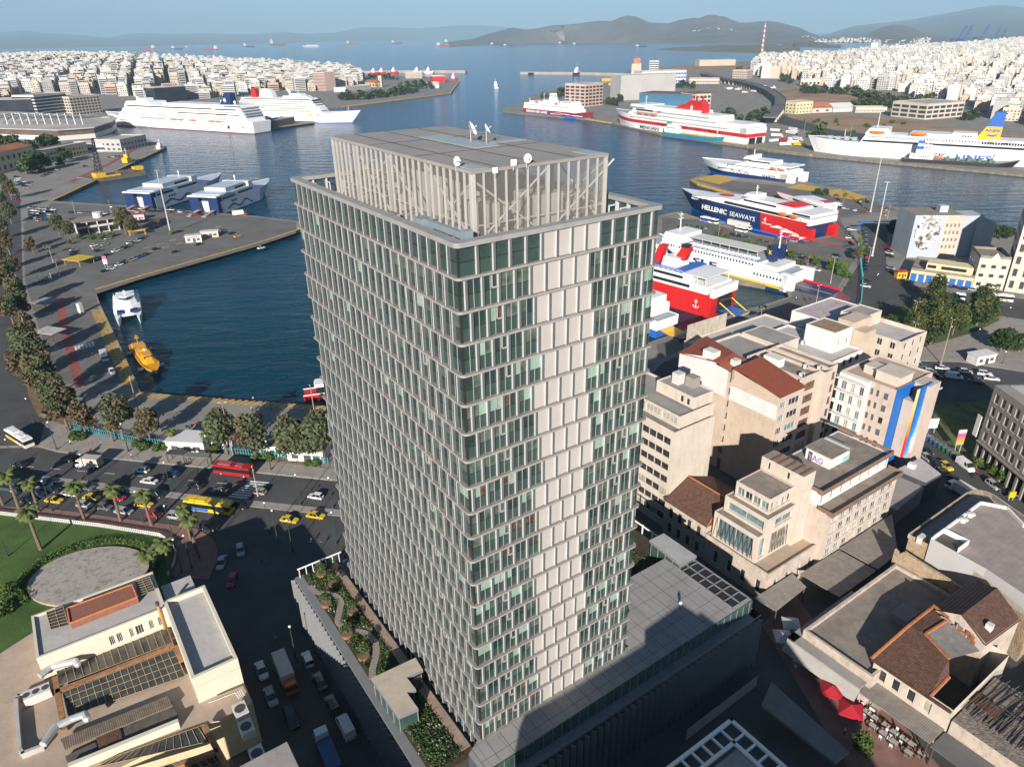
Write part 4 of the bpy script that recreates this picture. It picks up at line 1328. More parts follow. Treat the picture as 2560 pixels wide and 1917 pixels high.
b.poly([A,B_,R1_,R0],0);b.poly([C_,D_,R0,R1_],0);b.poly([D_,A,R0],1);b.poly([B_,C_,R1_],1)
b.build('tiled_roof',[RF_TILE,RF_TILE2],o)
b=MB();b.tube(R0,R1_,0.2,n=6);b.tube(R0,A,0.16,n=6);b.build('ridge',RIDGE,o)
o=bld('apartment_block','white block with a tan roof hut and fan units, behind the red-roofed block',43,140,'apartment block')
block(o,36,60,127,150,0,22,W_WHITE,RF_PALE,par=0.5,Rf=dict(cols=even(23,7,0.5),rows=storeys(8,4,3.4),gl=(G_DARK,G_BLUE),frame=F_DARK,mull=1),Lf=dict(cols=even(24,6,0.45),rows=storeys(8,4,3.4),gl=(G_DARK,),frame=F_DARK))
block(o,40,49,141.5,150,21.5,27.6,W_WHITE,mat('brown_roof',(0.26,0.18,0.11),var=0.3,scale=0.6),par=0.2,nm='stair_house_wall',Rf=dict(cols=[(2.2,3.0),(6.0,7.0)],rows=[(23,25)],gl=(G_DARK,),mull=1))
block(o,47,59,126.6,136,22.02,25.4,W_CREAM,RF_GREY,par=0.15,nm='attic_wall',Lf=dict(cols=[(4.6,5.6)],rows=[(22.2,24.3)],gl=(G_BROWN,),mull=0))
b=MB();b.obox(ST(40,150.5,0),eL*5.0,eR*8.5,UP*28.5,0);b.obox(ST(36.5,150.5,0),eL*3.4,eR*5.5,UP*26.5,0);b.build('stair_tower',W_BEIGE,o)
b=MB();b.obox(ST(39.9,152.0,22),eR*2.6,-eL*0.06,UP*3.2);b.obox(ST(39.9,152.0,16.5),eR*2.6,-eL*0.06,UP*3.2);b.build('stair_window',G_DARK,o)
o=bld('apartment_block','cream block with rooftop pipes and a ladder, beside the park trees',38,160,'apartment block')
block(o,30,50,158.5,172,0,24,W_CREAM,RF_PALE,par=1.2,Rf=dict(cols=even(13.5,3,0.3),rows=storeys(10,4,3.4),gl=(G_DARK,),mull=0),Lf=dict(cols=even(20,5,0.4),rows=storeys(10,4,3.4),gl=(G_DARK,)))
block(o,43,50,160,170,23,27,W_CREAM,RF_GREY,par=0.3,nm='stair_house_wall')
b=MB()
for q in(0,0.5):
 b.tube(ST(42.9,163+q,22.9),ST(42.9,163+q,27.6),0.04,n=4)
for q in range(12):
 b.tube(ST(42.9,163,23.2+q*0.35),ST(42.9,163.5,23.2+q*0.35),0.03,n=4)
b.build('ladder',M_rust,o)
o=bld('apartment_block','block with a patchy pink roof and crowded aerials, nearest the ferry quay',52,170,'apartment block')
block(o,50.2,66,160,181,0,22.5,W_WHITE,mat('patchy_pink_roof',(0.42,0.36,0.36),var=0.2,scale=0.35,stain=0.6,stain_col=(0.22,0.12,0.11)),par=0.3,Rf=dict(cols=even(21,6,0.4),rows=storeys(9,4,3.3),gl=(G_DARK,)))
o=bld('apartment_block','low block with a grey terrace and a tall panel fence towards the ferry quay',66,140,'apartment block')
block(o,60.2,74,120,158,0,19.5,W_CREAM,RF_PALE,par=0.6,Lf=dict(cols=even(13.8,4,0.4),rows=storeys(2,5,3.4),gl=(G_DARK,)))
b=MB()
for q in range(8):
 b.obox(ST(74.05,121+q*2.2,19.5),eR*2.15,eL*0.12,UP*4.6)
b.build('panel_fence',mat('rusty_white_panel',(0.42,0.37,0.31),var=0.15,scale=0.5,stain=0.7,stain_col=(0.22,0.11,0.06),stretch=4),o)
o=bld('apartment_block','pink-grey block with a light well behind the tan roof with the long hut',52,118,'apartment block')
block(o,45.3,60,109.5,126.4,0,25.0,W_CREAM,RF_GREY,par=0.7,Lf=dict(cols=even(14.7,4,0.4),rows=storeys(2,6,3.5),gl=(G_DARK,)))
o=bld('apartment_block','tan-roofed wedge block with railings along the street of parked cars',26,152,'apartment block')
pts=[ST(*lst(*g(1960,760,*q,5.52),23))for q in((870,900),(1020,800),(1430,740),(1960,1060),(1830,1090),(1180,1080))]
b=MB();b.prism(pts,0,22.0,0,top=False);b.build('wall',W_CREAM,o)
b=MB();b.poly([p+UP*22.0 for p in pts]);b.build('roof',RF_TAN,o)
b=MB()
for a,c in zip(pts,pts[1:]+pts[:1]):
 d=c-a
 n=Vector((-d.y,d.x,0)).normalized()*0.25
 b.obox(a+UP*22.0-n/2,d,n,UP*0.8)
b.build('parapet',W_WHITE,o)
def shed(label,pts,z,rm,th=0.15,posts=True,name='tin_shed',cat='shed',slope=0.0):
 c=ST(sum(p[0]for p in pts)/len(pts),sum(p[1]for p in pts)/len(pts))
 o=thing(name,label,cat,c)
 b=MB();b.prism([ST(*p)for p in pts],z-th,z,0,bottom=True);b.build('roof',rm,o)
 if posts:
  b=MB()
  for p in pts:
   q=ST(*p)+(c-ST(*p)).normalized()*0.4
   b.box(q.x,q.y,0,0.2,0.2,z-th-0.002)
  b.build('post',F_DARK,o)
 return o
shed('large rusty corrugated shed roof between the square-windowed office and the ruined wall',[(1.2,76.6),(-7.2,77.0),(-7.2,89.8),(1.0,89.6)],4.0,RF_TIN)
shed('dark torn shed roof in shadow beyond the large rusty one',[(1.0,89.9),(-7.3,90.1),(-7.0,98),(1.0,110)],4.3,RF_TIN)
shed('pale corrugated awning along the foot of the stepped building',[(2.4,64.0),(2.4,76.0),(-1.6,74.8),(-2.2,64.5)],3.6,RF_TIN2)
o=bld('low_building','low grey flat-roofed building at the foot of the painted end wall',5,130,'building')
pts=[ST(9.0,125),ST(8.3,135.2),ST(1.6,132.0),ST(1.9,125.4)]
b=MB();b.prism(pts,0,6.0,0,1);b.build('wall',[mat('dark_shop_wall',(0.05,0.052,0.058),var=0.2,scale=0.5),RF_PALE],o)
b=MB();b.obox(ST(6.5,128.5,6.0),eL*1.6,eR*1.2,UP*1.2);b.build('vent_house',W_WHITE,o)
o=bld('low_building','low flat brown roof at the end of the square-windowed office',4,116,'building')
pts=[ST(9.0,109.2),ST(9.0,124.7),ST(1.8,125.0),ST(0.8,111.5),ST(3.0,110.5)]
b=MB();b.prism(pts,0,4.9,0,1);b.build('wall',[W_GREY,RF_GREY],o)
o=bld('commercial_building','curved-corner building with a grey flat roof and white set-back storey, lower right',-16,110)
out=[(-8.6,97)]+[(-8.4,121.0),(-8.9,123.6),(-10.2,124.8),(-11.8,124.9),(-19.2,121.8),(-33,114),(-33,92),(-20,96.8)]
b=MB();b.prism([ST(*p)for p in out],0,10.6,0,top=False);b.build('wall',W_STONE,o)
b=MB();b.poly([ST(*p,9.6)for p in out]);b.build('terrace_roof',RF_GREY,o)
b=MB()
for p,q in zip(out,out[1:]):
 a,c=ST(*p),ST(*q);d=c-a;n=Vector((-d.y,d.x,0)).normalized()*0.3
 b.obox(a+UP*9.6,d,n,UP*1.0)
b.build('parapet',W_OLD,o)
inn=[(-12.6,96.6),(-12.4,117.0),(-16.6,119.6),(-21.4,115.7),(-34,109),(-34,93.2),(-23.0,95.9)]
b=MB();b.prism([ST(*p)for p in inn],6.0,12.4,0,top=False)
i2=[ST(*p)for p in inn];cc=sum(i2,Vector())/len(i2)
b.build('setback_wall',mat('pale_cladding',(0.44,0.43,0.43),rough=0.6,var=0.04,scale=0.3),o)
b=MB();b.poly([p+UP*11.9 for p in i2]);b.build('roof',mat('striped_felt_roof',(0.285,0.245,0.225),rough=0.95,var=0.16,scale=0.35,stripe=(tuple(eL),1.05,0.88,0.1),stain=0.35,stain_col=(0.36,0.32,0.31)),o)
b=MB()
for a,c in list(zip(i2,i2[1:]+i2[:1]))[0:3]:
 d=c-a;n=Vector((-d.y,d.x,0)).normalized()*0.35
 b.obox(a+UP*11.9-n,d,n*1.0,UP*0.62)
b.build('roof_edge',M_white,o)
b=MB();b.obox(ST(-17.2,97.0,11.95),eL*4.2,eR*3.6,UP*0.06,1);b.obox(ST(-17.6,97.0,11.95),eL*0.2,eR*3.8,UP*1.1);b.obox(ST(-13.0,97.0,11.95),eL*0.2,eR*3.8,UP*1.1);b.obox(ST(-17.6,100.8,11.95),eL*4.8,eR*0.2,UP*1.1);b.build('plant_well',[M_white,F_DARK],o)
for(s_,t_)in((-13.4,110.6),(-13.4,107.6)):
 q=thing('roof_vent','','roof vent',ST(s_,t_,11.9),0,'mushroom vents on the grey felt roof');b=MB();c=ST(s_,t_,11.9);b.tube(c,c+UP*0.7,0.45,n=10);b.build('neck',M_white,q);b=MB();b.dome(c+UP*0.7,0.95,0.35);b.build('cowl',M_ac,q)
 q['label']='white mushroom vent on the felt roof edge, %s the rounded corner'%('nearer to' if t_>109 else 'farther from')
ac_unit(ST(-10.6,97.6,9.62),ROT_R,'big twin-fan air conditioner on the grey terrace roof',1.9)
o=bld('low_building','low building with a wide stained flat roof half in shadow',-15,76,'building')
block(o,-22.5,-9.6,61.6,91.5,0,6.6,W_OLD,RF_CONC,par=0.7,nm='wall',thick=0.5)
b=MB();b.obox(ST(-8.1,59.4,4.6),-eL*13.8,eR*2.1,UP*0.3);b.obox(ST(-9.5,59.4,4.6),eL*1.4,eR*20,UP*0.3);b.build('canopy',RF_GREY,o)
b=MB();b.poly([ST(-8.2,59.5,4.6),ST(-22,59.5,4.6),ST(-22,58.2,2.6),ST(-8.2,58.2,2.6)]);b.poly([ST(-8.2,59.5,4.6),ST(-8.2,58.2,2.6),ST(-7.6,60,2.6)]);b.build('awning',mat('grey_canvas',(0.33,0.31,0.29),var=0.1,scale=0.6),o)
b=MB();b.obox(ST(-19.8,76.6,5.92),eL*3.0,eR*4.2,UP*1.9,0);b.build('roof_hut',W_GREY,o)
o=bld('ruined_wall','ruined stone and yellow plaster wall standing along the white set-back building',-16,92,'wall')
b=MB()
pr=[(-8.6,9.2),(-9.6,8.7),(-10.4,9.8),(-12.2,9.5),(-15.0,9.2),(-18.0,9.0),(-21.5,8.6),(-22.4,6.8)]
for(a,za),(c,zc)in zip(pr,pr[1:]):
 for(tt)in(92.0,92.6):
  b.poly([ST(a,tt,0),ST(c,tt,0),ST(c,tt,zc),ST(a,tt,za)])
 b.poly([ST(a,92.0,za),ST(c,92.0,zc),ST(c,92.6,zc),ST(a,92.6,za)])
b.build('masonry',W_STONE,o)
o=bld('tavern_house','cream two-storey house with a brown tiled roof and square windows over a tin canopy',-27,72,'house')
b=MB()
wallface(b,o,ST(-21.2,63.9),-eL,12.5,-eR,0,8.4,[(1.1,2.3),(3.4,4.6),(5.9,7.1),(8.5,9.7)],[(4.6,6.9)],gl=(G_DARK,G_CURT,G_DARK),frame=F_WHITE,mull=0)
for(p,q)in(((-21.2,63.9),(-21.2,82.5)),((-33.7,63.9),(-33.7,82.5)),((-21.2,82.5),(-33.7,82.5))):
 b.poly([ST(*p,0),ST(*q,0),ST(*q,8.3),ST(*p,8.3)])
b.build('wall',W_CREAM,o)
b=MB()
z_e,z_r=8.5,10.4
b.poly([ST(-20.9,63.3,z_e),ST(-30.4,63.3,z_e),ST(-29.0,71.2,z_r),ST(-24.0,73.4,z_r),ST(-21.4,73.0,z_r)],0)
b.poly([ST(-21.4,73.0,z_r),ST(-24.0,73.4,z_r),ST(-24.5,80.2,z_r-0.3),ST(-21.4,81.2,z_r-0.3)],1)
b.poly([ST(-30.4,63.3,z_e),ST(-30.4,69.0,z_e+0.6),ST(-29.0,71.2,z_r)],1)
b.build('tiled_roof',[RF_TILE,RF_TILE2],o)
b=MB()
for(p,q)in(((-20.9,63.3,z_e),(-21.4,73.0,z_r)),((-21.4,73.0,z_r),(-21.4,81.2,z_r-0.3)),((-24.0,73.4,z_r),(-24.5,80.2,z_r-0.3)),((-24.0,73.4,z_r),(-29.0,71.2,z_r)),((-30.4,63.6,z_e),(-30.4,69.0,z_e+0.6)),((-21.4,81.2,z_r),(-24.5,80.2,z_r))):
 b.tube(ST(*p),ST(*q),0.28,n=6)
b.build('ridge_tiles',RIDGE,o)
b=MB();b.poly([ST(-24.1,73.3,z_r-0.2),ST(-28.9,71.3,z_r-0.2),ST(-30.8,78.2,z_r-1.0),ST(-24.6,80.1,z_r-0.6)]);b.build('sheet_roof',RF_TIN2,o)
b=MB();b.obox(ST(-20.9,63.1,8.1),-eL*12.8,eR*0.5,UP*0.25);b.build('cornice',RF_TILE2,o)
o=shed('long ribbed tin canopy in front of the tiled tavern house',[(-21.3,59.6),(-21.3,63.8),(-33.5,63.8),(-33.5,59.6)],4.0,RF_TIN,name='tin_canopy',cat='canopy')
o=shed('plain grey canopy continuing the tin canopy into the corner shadow',[(-33.7,59.4),(-33.7,63.8),(-52,63.8),(-52,59.4)],3.7,mat('canopy_grey',(0.13,0.125,0.12),var=0.15,scale=0.3),name='tin_canopy',cat='canopy')
o=bld('gabled_house','house with one ribbed and one brown tiled roof slope and a rusty patched gable',-27,88,'house')
b=MB();b.prism([ST(-22.0,80.6),ST(-30.8,79.6),ST(-31.6,90.2),ST(-22.2,92.4)],0,10.2,0,top=False);b.poly([ST(-22.0,80.6,10.2),ST(-30.8,79.6,10.2),ST(-26.0,81.0,12.0)]);b.build('wall',W_OLD,o)
b=MB();b.poly([ST(-21.7,80.2,10.2),ST(-26.0,80.6,12.1),ST(-26.4,92.6,12.1),ST(-21.9,92.6,10.2)],0);b.poly([ST(-26.0,80.6,12.1),ST(-31.0,79.2,10.0),ST(-31.8,90.2,10.0),ST(-26.4,92.6,12.1)],1);b.build('roof_slope',[RF_RIB,RF_TILE2],o)
b=MB();b.obox(ST(-30.2,82.4,10.2),eL*1.0,eR*1.0,UP*1.5);b.build('chimney',W_WHITE,o)
b=MB()
rs2=random.Random(3)
for q in range(16):
 x=-23-rs2 .random()*6.5
 b.obox(ST(x,79.55+0.02*q,8.4+rs2 .random()*1.2),-eL*0.7,-eR*0.04,UP*(0.6+rs2 .random()),q%2)
b.build('tin_patch',[M_rust,RF_TIN2],o)
o=bld('ruined_house','roofless ruin with broken beams and tiles beside the tiled tavern house',-38,72,'ruin')
b=MB();b.prism([ST(-34.0,63.9),ST(-47,63.9),ST(-47,78),ST(-34.0,78)],0,6.4,0,1);b.build('wall',[W_OLD,mat('rubble',(0.20,0.165,0.14),rough=1,var=0.4,scale=1.2,bump=0.6,bscale=3)],o)
b=MB()
for q in range(22):
 a=ST(-34-q*0.6,66+rs2 .random(),6.7+rs2 .random()*0.4);c=ST(-35-q*0.6+rs2 .uniform(-.6,.6),76+rs2 .random()*2,7.0+rs2 .random()*0.7)
 b.tube(a,c,0.09,n=4)
for q in range(14):
 a=ST(-34-rs2 .random()*12,70+rs2 .random()*8,7.1);b.tube(a,a-eL*5+UP*rs2 .uniform(-.2,.4),0.07,n=4)
b.build('beam',mat('charred_beam',(0.06,0.05,0.045),rough=1,var=0.4,scale=2),o)
b=MB()
for q in range(8):
 b.obox(ST(-33.4-q*0.55,69.4-q*0.12,6.9+0.05*q),-eL*0.45,eR*2.6,UP*0.12)
b.build('tile_remnant',RF_TILE,o)
o=bld('low_building','pale building with a mossy brown roof in the lower right corner',-53,66,'building')
b=MB();b.prism([ST(-47.2,63.4),ST(-60,63.4),ST(-60,80),ST(-47.2,80)],0,7.4,0,1);b.build('wall',[W_WHITE,mat('mossy_roof',(0.17,0.095,0.03),rough=1,var=0.4,scale=0.8)],o)
o=bld('office_block','grey block with rows of dark gridded windows and a colonnade, right edge',-8,165)
GL_=44.0
b=MB()
O0=ST(4.2,155.0)
dv=(ST(*lst(2560,1262,0))-ST(*lst(*g(1920,960,1755,640),0)));dv.z=0;dv.normalize()
nv=Vector((dv.y,-dv.x,0))
if nv.dot(Vector((0,-1,0)))<0:
 nv=-nv
O0=P(*g(1920,960,1760,640))
wallface(b,o,O0,dv,30,nv,5.6,21.5,even(30,11,0.55,0.6),[(6.6+3.6*i,9.0+3.6*i)for i in range(4)],gl=(G_DARK,),frame=F_WHITE,mull=2,depth=0.3,rail=True)
bk=-nv
b.poly([O0+UP*5.6,O0+bk*20+UP*5.6,O0+bk*20+UP*21.5,O0+UP*21.5])
b.poly([O0+UP*21.5,O0+dv*30+UP*21.5,O0+dv*30+bk*20+UP*21.5,O0+bk*20+UP*21.5])
for q in range(12):
 b.obox(O0+dv*(q*2.6-0.1),dv*0.7,-nv*0.7,UP*5.6)
b.obox(O0+dv*-0.2+UP*5.2,dv*30,nv*0.3,UP*0.42)
b.build('wall',W_GREY,o)
b=MB();b.obox(O0+bk*1.4,dv*30,bk*18,UP*5.5);b.build('shop_front',G_DARK,o)
b=MB();b.obox(O0+bk*3+dv*1+UP*21.5,dv*29,bk*15,UP*0.3);b.build('roof',RF_PALE,o)
o=thing('shop_sign','vertical white shop sign on the corner of the grey block','sign',O0)
b=MB();b.obox(O0-dv*0.9+UP*6,-dv*1.6,nv*0.15,UP*6.0);b.build('sign_board',M_white,o)
o=bld('courtyard_building','white and cream building with old glass courtyard roofs and a terracotta roof, bottom left',50,-38)
GP=lambda x,y,z:P(*g(0,1437,x,y),z)
def flat(name,pts,z,m,parent=None,th=0.3):
 b=MB();b.prism([GP(*q,z)for q in pts],z-th,z,0);return b.build(name,m,parent if parent else o)
b=MB();b.prism([ST(30,-60),ST(30,-23.1),ST(55.5,-23.1),ST(55.5,-29.8),ST(66,-29.8),ST(68,-49),ST(62,-62)],0,8.9,0,1);b.build('wall',[W_YELLOW,RF_TAN],o)
M_cw=mat('cream_white_wall',(0.60,0.545,0.44),rough=0.9,var=0.05,scale=0.4,stain=0.15,stain_col=(0.42,0.36,0.28),stretch=3)
block(o,34.8,55.4,-30.0,-23.1,8.0,14.2,M_cw,RF_PALE,par=0.9,nm='wing_wall',thick=0.5)
block(o,34.75,37.4,-30.0,-23.1,0,12.2,M_cw,RF_GREY,par=0,nm='wing_wall')
f0,f1,k0,k1=lst(*g(0,1437,290,725),13.6),lst(*g(0,1437,1430,282),13.6),lst(*g(0,1437,350,290),13.6),lst(*g(0,1437,1310,0),13.6)
sF,sB,tA,tB=(f0[0]+f1[0])/2,(k0[0]+k1[0])/2,k0[1]-1.5,f1[1]
wl_=tB-tA
block(o,sF,sB,tA,tB,8.5,13.6,M_cw,RF_PALE,par=0.35,nm='upper_wall',thick=0.4,Rf=dict(cols=[(wl_*.52,wl_*.56),(wl_*.58,wl_*.62),(wl_*.68,wl_*.71),(wl_*.73,wl_*.79),(wl_*.84,wl_*.875),(wl_*.915,wl_*.95)],rows=[(10.3,12.2)],gl=(G_DARK,G_BROWN),frame=F_WHITE,mull=2,depth=0.15))
flat('terracotta_roof',[(578,285),(1140,80),(1185,188),(602,415)],14.6,mat('terracotta',(0.255,0.105,0.07),rough=0.9,var=0.15,scale=1.5,stripe=(tuple(eR),0.5,0.85,0.2)),th=1.3)
b=MB()
tc=[GP(*q,14.65)for q in((578,285),(1140,80),(1185,188),(602,415))]
for a,c in zip(tc[:3],tc[1:3]+tc[3:]):
 b.tube(a,c,0.16,n=5)
b.tube(tc[3],tc[0],0.16,n=5)
b.build('terracotta_edge',mat('orange_tile_edge',(0.46,0.16,0.055),rough=0.9,var=0.2,scale=2),o)
M_sky=glass('skylight_glass',(0.055,0.060,0.055),rough=0.25,var=0.4,scale=0.8)
M_bar=mat('glazing_bar',(0.34,0.235,0.13),rough=0.9,var=0.3,scale=1.5)
def glazed(pts,z,nu,nv_,w=0.09,name='skylight'):
 """quadrilateral of glass with a grid of bars; pts are (x, y, z)"""
 q=[GP(x,y,zz)for(x,y,zz)in pts]
 b=MB();b.poly([v-UP*0.02 for v in q],0)
 for i in range(nu+1):
  a,c=q[0].lerp(q[1],i/nu),q[3].lerp(q[2],i/nu)
  b.tube(a+UP*0.03,c+UP*0.03,w*0.6,n=4,m=1)
 for i in range(nv_+1):
  a,c=q[0].lerp(q[3],i/nv_),q[1].lerp(q[2],i/nv_)
  b.tube(a+UP*0.04,c+UP*0.04,w*0.5,n=4,m=1)
 return b.build(name,[M_sky,M_bar],o)
glazed([(400,320,14.3),(545,270,14.3),(595,430,14.3),(440,470,14.3)],14,2,6)
glazed([(1165,60,14.3),(1290,15,14.3),(1340,130,14.3),(1210,175,14.3)],14,2,6)
glazed([(520,950,10.4),(1490,585,10.4),(1440,455,9.4),(480,790,9.4)],10,15,1)
glazed([(540,1010,10.3),(1500,640,10.3),(1600,870,9.3),(590,1215,9.3)],10,16,4)
glazed([(830,1656,9.2),(1860,1420,9.2),(1760,1290,9.2),(1000,1560,9.2)],9,14,1)
glazed([(1350,1900,9.3),(1960,1640,9.3),(1880,1500,9.3),(900,1800,9.3)],9,12,3)
b=MB()
for(p,q,w_)in(((475,1000),(1500,600),0.45),((470,870),(550,1330),0.4),((1520,600),(1560,730),0.4),((1760,1290),(1960,1656),0.4),((1500,1640),(1880,1500),0.35)):
 a,c=GP(*p,10.45),GP(*q,10.45);d=c-a;n=Vector((-d.y,d.x,0)).normalized()*w_
 b.obox(a-n-UP*0.6,d,n*2,UP*0.55)
b.build('rusty_gutter',mat('rusty_gutter',(0.30,0.155,0.075),rough=0.95,var=0.35,scale=1.5),o)
flat('dark_roof',[(1000,1280),(1480,1090),(1540,1230),(1060,1430)],9.6,mat('dark_tar_roof',(0.10,0.088,0.075),rough=1,var=0.35,scale=0.8))
flat('pergola_roof',[(520,1410),(1440,1040),(1490,1120),(560,1500)],10.0,mat('old_lattice',(0.20,0.155,0.12),rough=1,var=0.3,scale=1,stripe=(tuple(eR),0.28,0.5,0.4)))
flat('dark_roof',[(560,1560),(820,1440),(860,1540),(600,1650)],9.5,mat('dark_tar_roof',(0.1,0.09,0.08)))
flat('tile_patch',[(825,1380),(1030,1290),(1060,1430),(860,1530)],9.8,RF_TILE)
b=MB()
a,c=GP(600,1690,9.4),GP(1550,1300,9.4);d=c-a;n=Vector((-d.y,d.x,0)).normalized()*0.7
b.obox(a-UP*1,d,n,UP*1.9);b.build('cream_parapet',M_cw,o)
b=MB()
cp_=[(330,950),(150,1020),(118,1060),(130,1250),(150,1500),(180,1545),(370,1470)]
for p,q in zip(cp_,cp_[1:]):
 a,c=GP(*p,9.9),GP(*q,9.9);d=c-a;n=Vector((-d.y,d.x,0)).normalized()*0.5
 b.obox(a-UP*1.0,d,n,UP*1.0)
b.build('terrace_parapet',RF_PALE,o)
b=MB()
for path in([(340,870),(440,790),(560,760),(650,740),(670,770)],[(370,1460),(490,1300),(620,1240),(730,1200),(750,1240)]):
 q=[GP(*p,10.9)for p in path]
 for a,c in zip(q,q[1:]):
  b.tube(a,c,0.55,n=8)
  b.ball(c,0.55)
b.build('duct',mat('silver_duct',(0.55,0.56,0.57),rough=0.3,var=0.1,metal=0.4),o)
b=MB()
q=[GP(*p,9.8)for p in((1800,1100),(2030,1010),(2060,1060))]
for k in range(4):
 for a,c in zip(q,q[1:]):
  b.tube(a+eR*0.3*k,c+eR*0.3*k,0.1,n=6)
b.build('pipe',M_ac,o)
b=MB();b.tube(GP(1425,470,9.2),GP(1425,470,9.2)+UP*5.6,0.22,n=8,m=0);b.tube(GP(1425,470,9.2)+UP*5.6,GP(1425,470,9.2)+UP*6.3,0.3,n=8,m=1);b.build('stove_pipe',[mat('orange_pipe',(0.45,0.22,0.06)),F_DARK],o)
b=MB();c=GP(330,1100,9.0);b.obox(c-eR*1.6,eR*3.6,eL*1.9,UP*1.6,0);b.build('roof_plant',M_ac,o)
b=MB()
for k in range(3):
 cc=c-eR*1.2+eR*1.3*k+eL*0.9+UP*1.6;b.tube(cc,cc+UP*0.06,0.5,n=12)
b.build('plant_fan',F_DARK,o)
for n_,(x,y)in enumerate(((2010,1180),(2060,1330),(2150,1560))):
 c=GP(x,y,9.2)
 q=thing('air_conditioner','','air conditioner',c,0,'air conditioners on the roofs');b=MB();b.obox(c,eR*1.9,-eL*2.6,UP*1.4);b.build('casing',M_ac,q);b=MB();b.tube(c+eR*0.9-eL*1.3+UP*1.4,c+eR*0.9-eL*1.3+UP*1.46,0.8,n=12);b.build('fan_grille',F_DARK,q)
 later(q,'large white air conditioner on the cream building','air conditioner','air conditioners on the roofs',c)
b=MB();b.prism([ST(56,-29.5),ST(62,-29.5),ST(62,-24.4),ST(56,-24.4)],0,12.4,0,1);b.build('annex_wall',[M_cw,RF_PALE],o)
for(px,py,z,d)in((g(1960,760,300,890,5.52)+(26.4,'air conditioner on the pinkish block roof')),(g(1960,760,490,910,5.52)+(26.4,'air conditioner on the pinkish block roof')),(g(1960,760,240,1010,5.52)+(26.4,'air conditioner on the pinkish block roof')),(g(1600,760,1120,790,5.52)+(27.4,'air conditioner between the red roofs')),(g(1960,760,260,560,5.52)+(21.6,'boxy air conditioner on the pale terrace')),(g(1960,760,300,545,5.52)+(21.6,'boxy air conditioner on the pale terrace'))):
 ac_unit(P(px,py,z),ROT_R,d,1.4)
def occluder(label,poly,h):
 c=sum(poly,Vector())/len(poly)
 o=thing('apartment_block',label,'apartment block',(c.x,c.y,0))
 b=MB();b.prism(poly,0,h,0,1);b.build('wall',[W_CREAM,RF_GREY],o)
shd=[(0,1900),(60,1330),(110,1200),(480,1000),(850,775),(1215,550),(1145,470),(1430,270),(1470,258),(1600,340),(1630,320),(1830,470),(2200,480)]
def back(px,py,z,h):
 q=P(px,py,z);k=(h-z)/math.tan(R(SUN_EL))
 return Vector((q.x-math.sin(R(SUN_AZ))*k,q.y-math.cos(R(SUN_AZ))*k,0))
ed=[back(*g(1280,1437,*q),PZ,36.0)for q in shd]
occluder('cream block behind the viewpoint, opposite the podium',ed+[Vector((ed[-1].x+8,-20,0)),Vector((ed[0].x,-20,0))],36.0)
occluder('lower cream block behind the viewpoint, beside the side street',[ST(-40,-46),ST(12,-46),ST(12,-22.4),ST(-40,-22.4)],18.6)
# ships and boats
def paint(name,c,rough=0.4):
 return mat(name,c,rough=rough,var=0.06,scale=0.12,stain=0.12,stain_col=tuple(x*0.7 for x in c),stretch=4)
SW=paint('ship_white',(0.74,0.74,0.72))
SRED=paint('ship_red',(0.50,0.018,0.018))
SMAR=paint('ship_maroon',(0.22,0.022,0.03))
SNAVY=paint('ship_navy',(0.012,0.03,0.10))
SBLUE=paint('ship_blue',(0.03,0.12,0.42))
SBRIGHT=paint('ship_bright_blue',(0.005,0.13,0.72))
STEAL=paint('ship_teal',(0.02,0.20,0.27))
SBLACK=paint('ship_black',(0.022,0.022,0.025))
SYEL=paint('ship_yellow',(0.66,0.40,0.02))
SGREY=paint('ship_grey_white',(0.46,0.50,0.56))
SDECK=mat('ship_deck',(0.30,0.33,0.36),rough=0.8,var=0.12,scale=0.3)
SGLASS=glass('ship_window',(0.02,0.024,0.03))
SORANGE=paint('lifeboat_orange',(0.65,0.15,0.02))
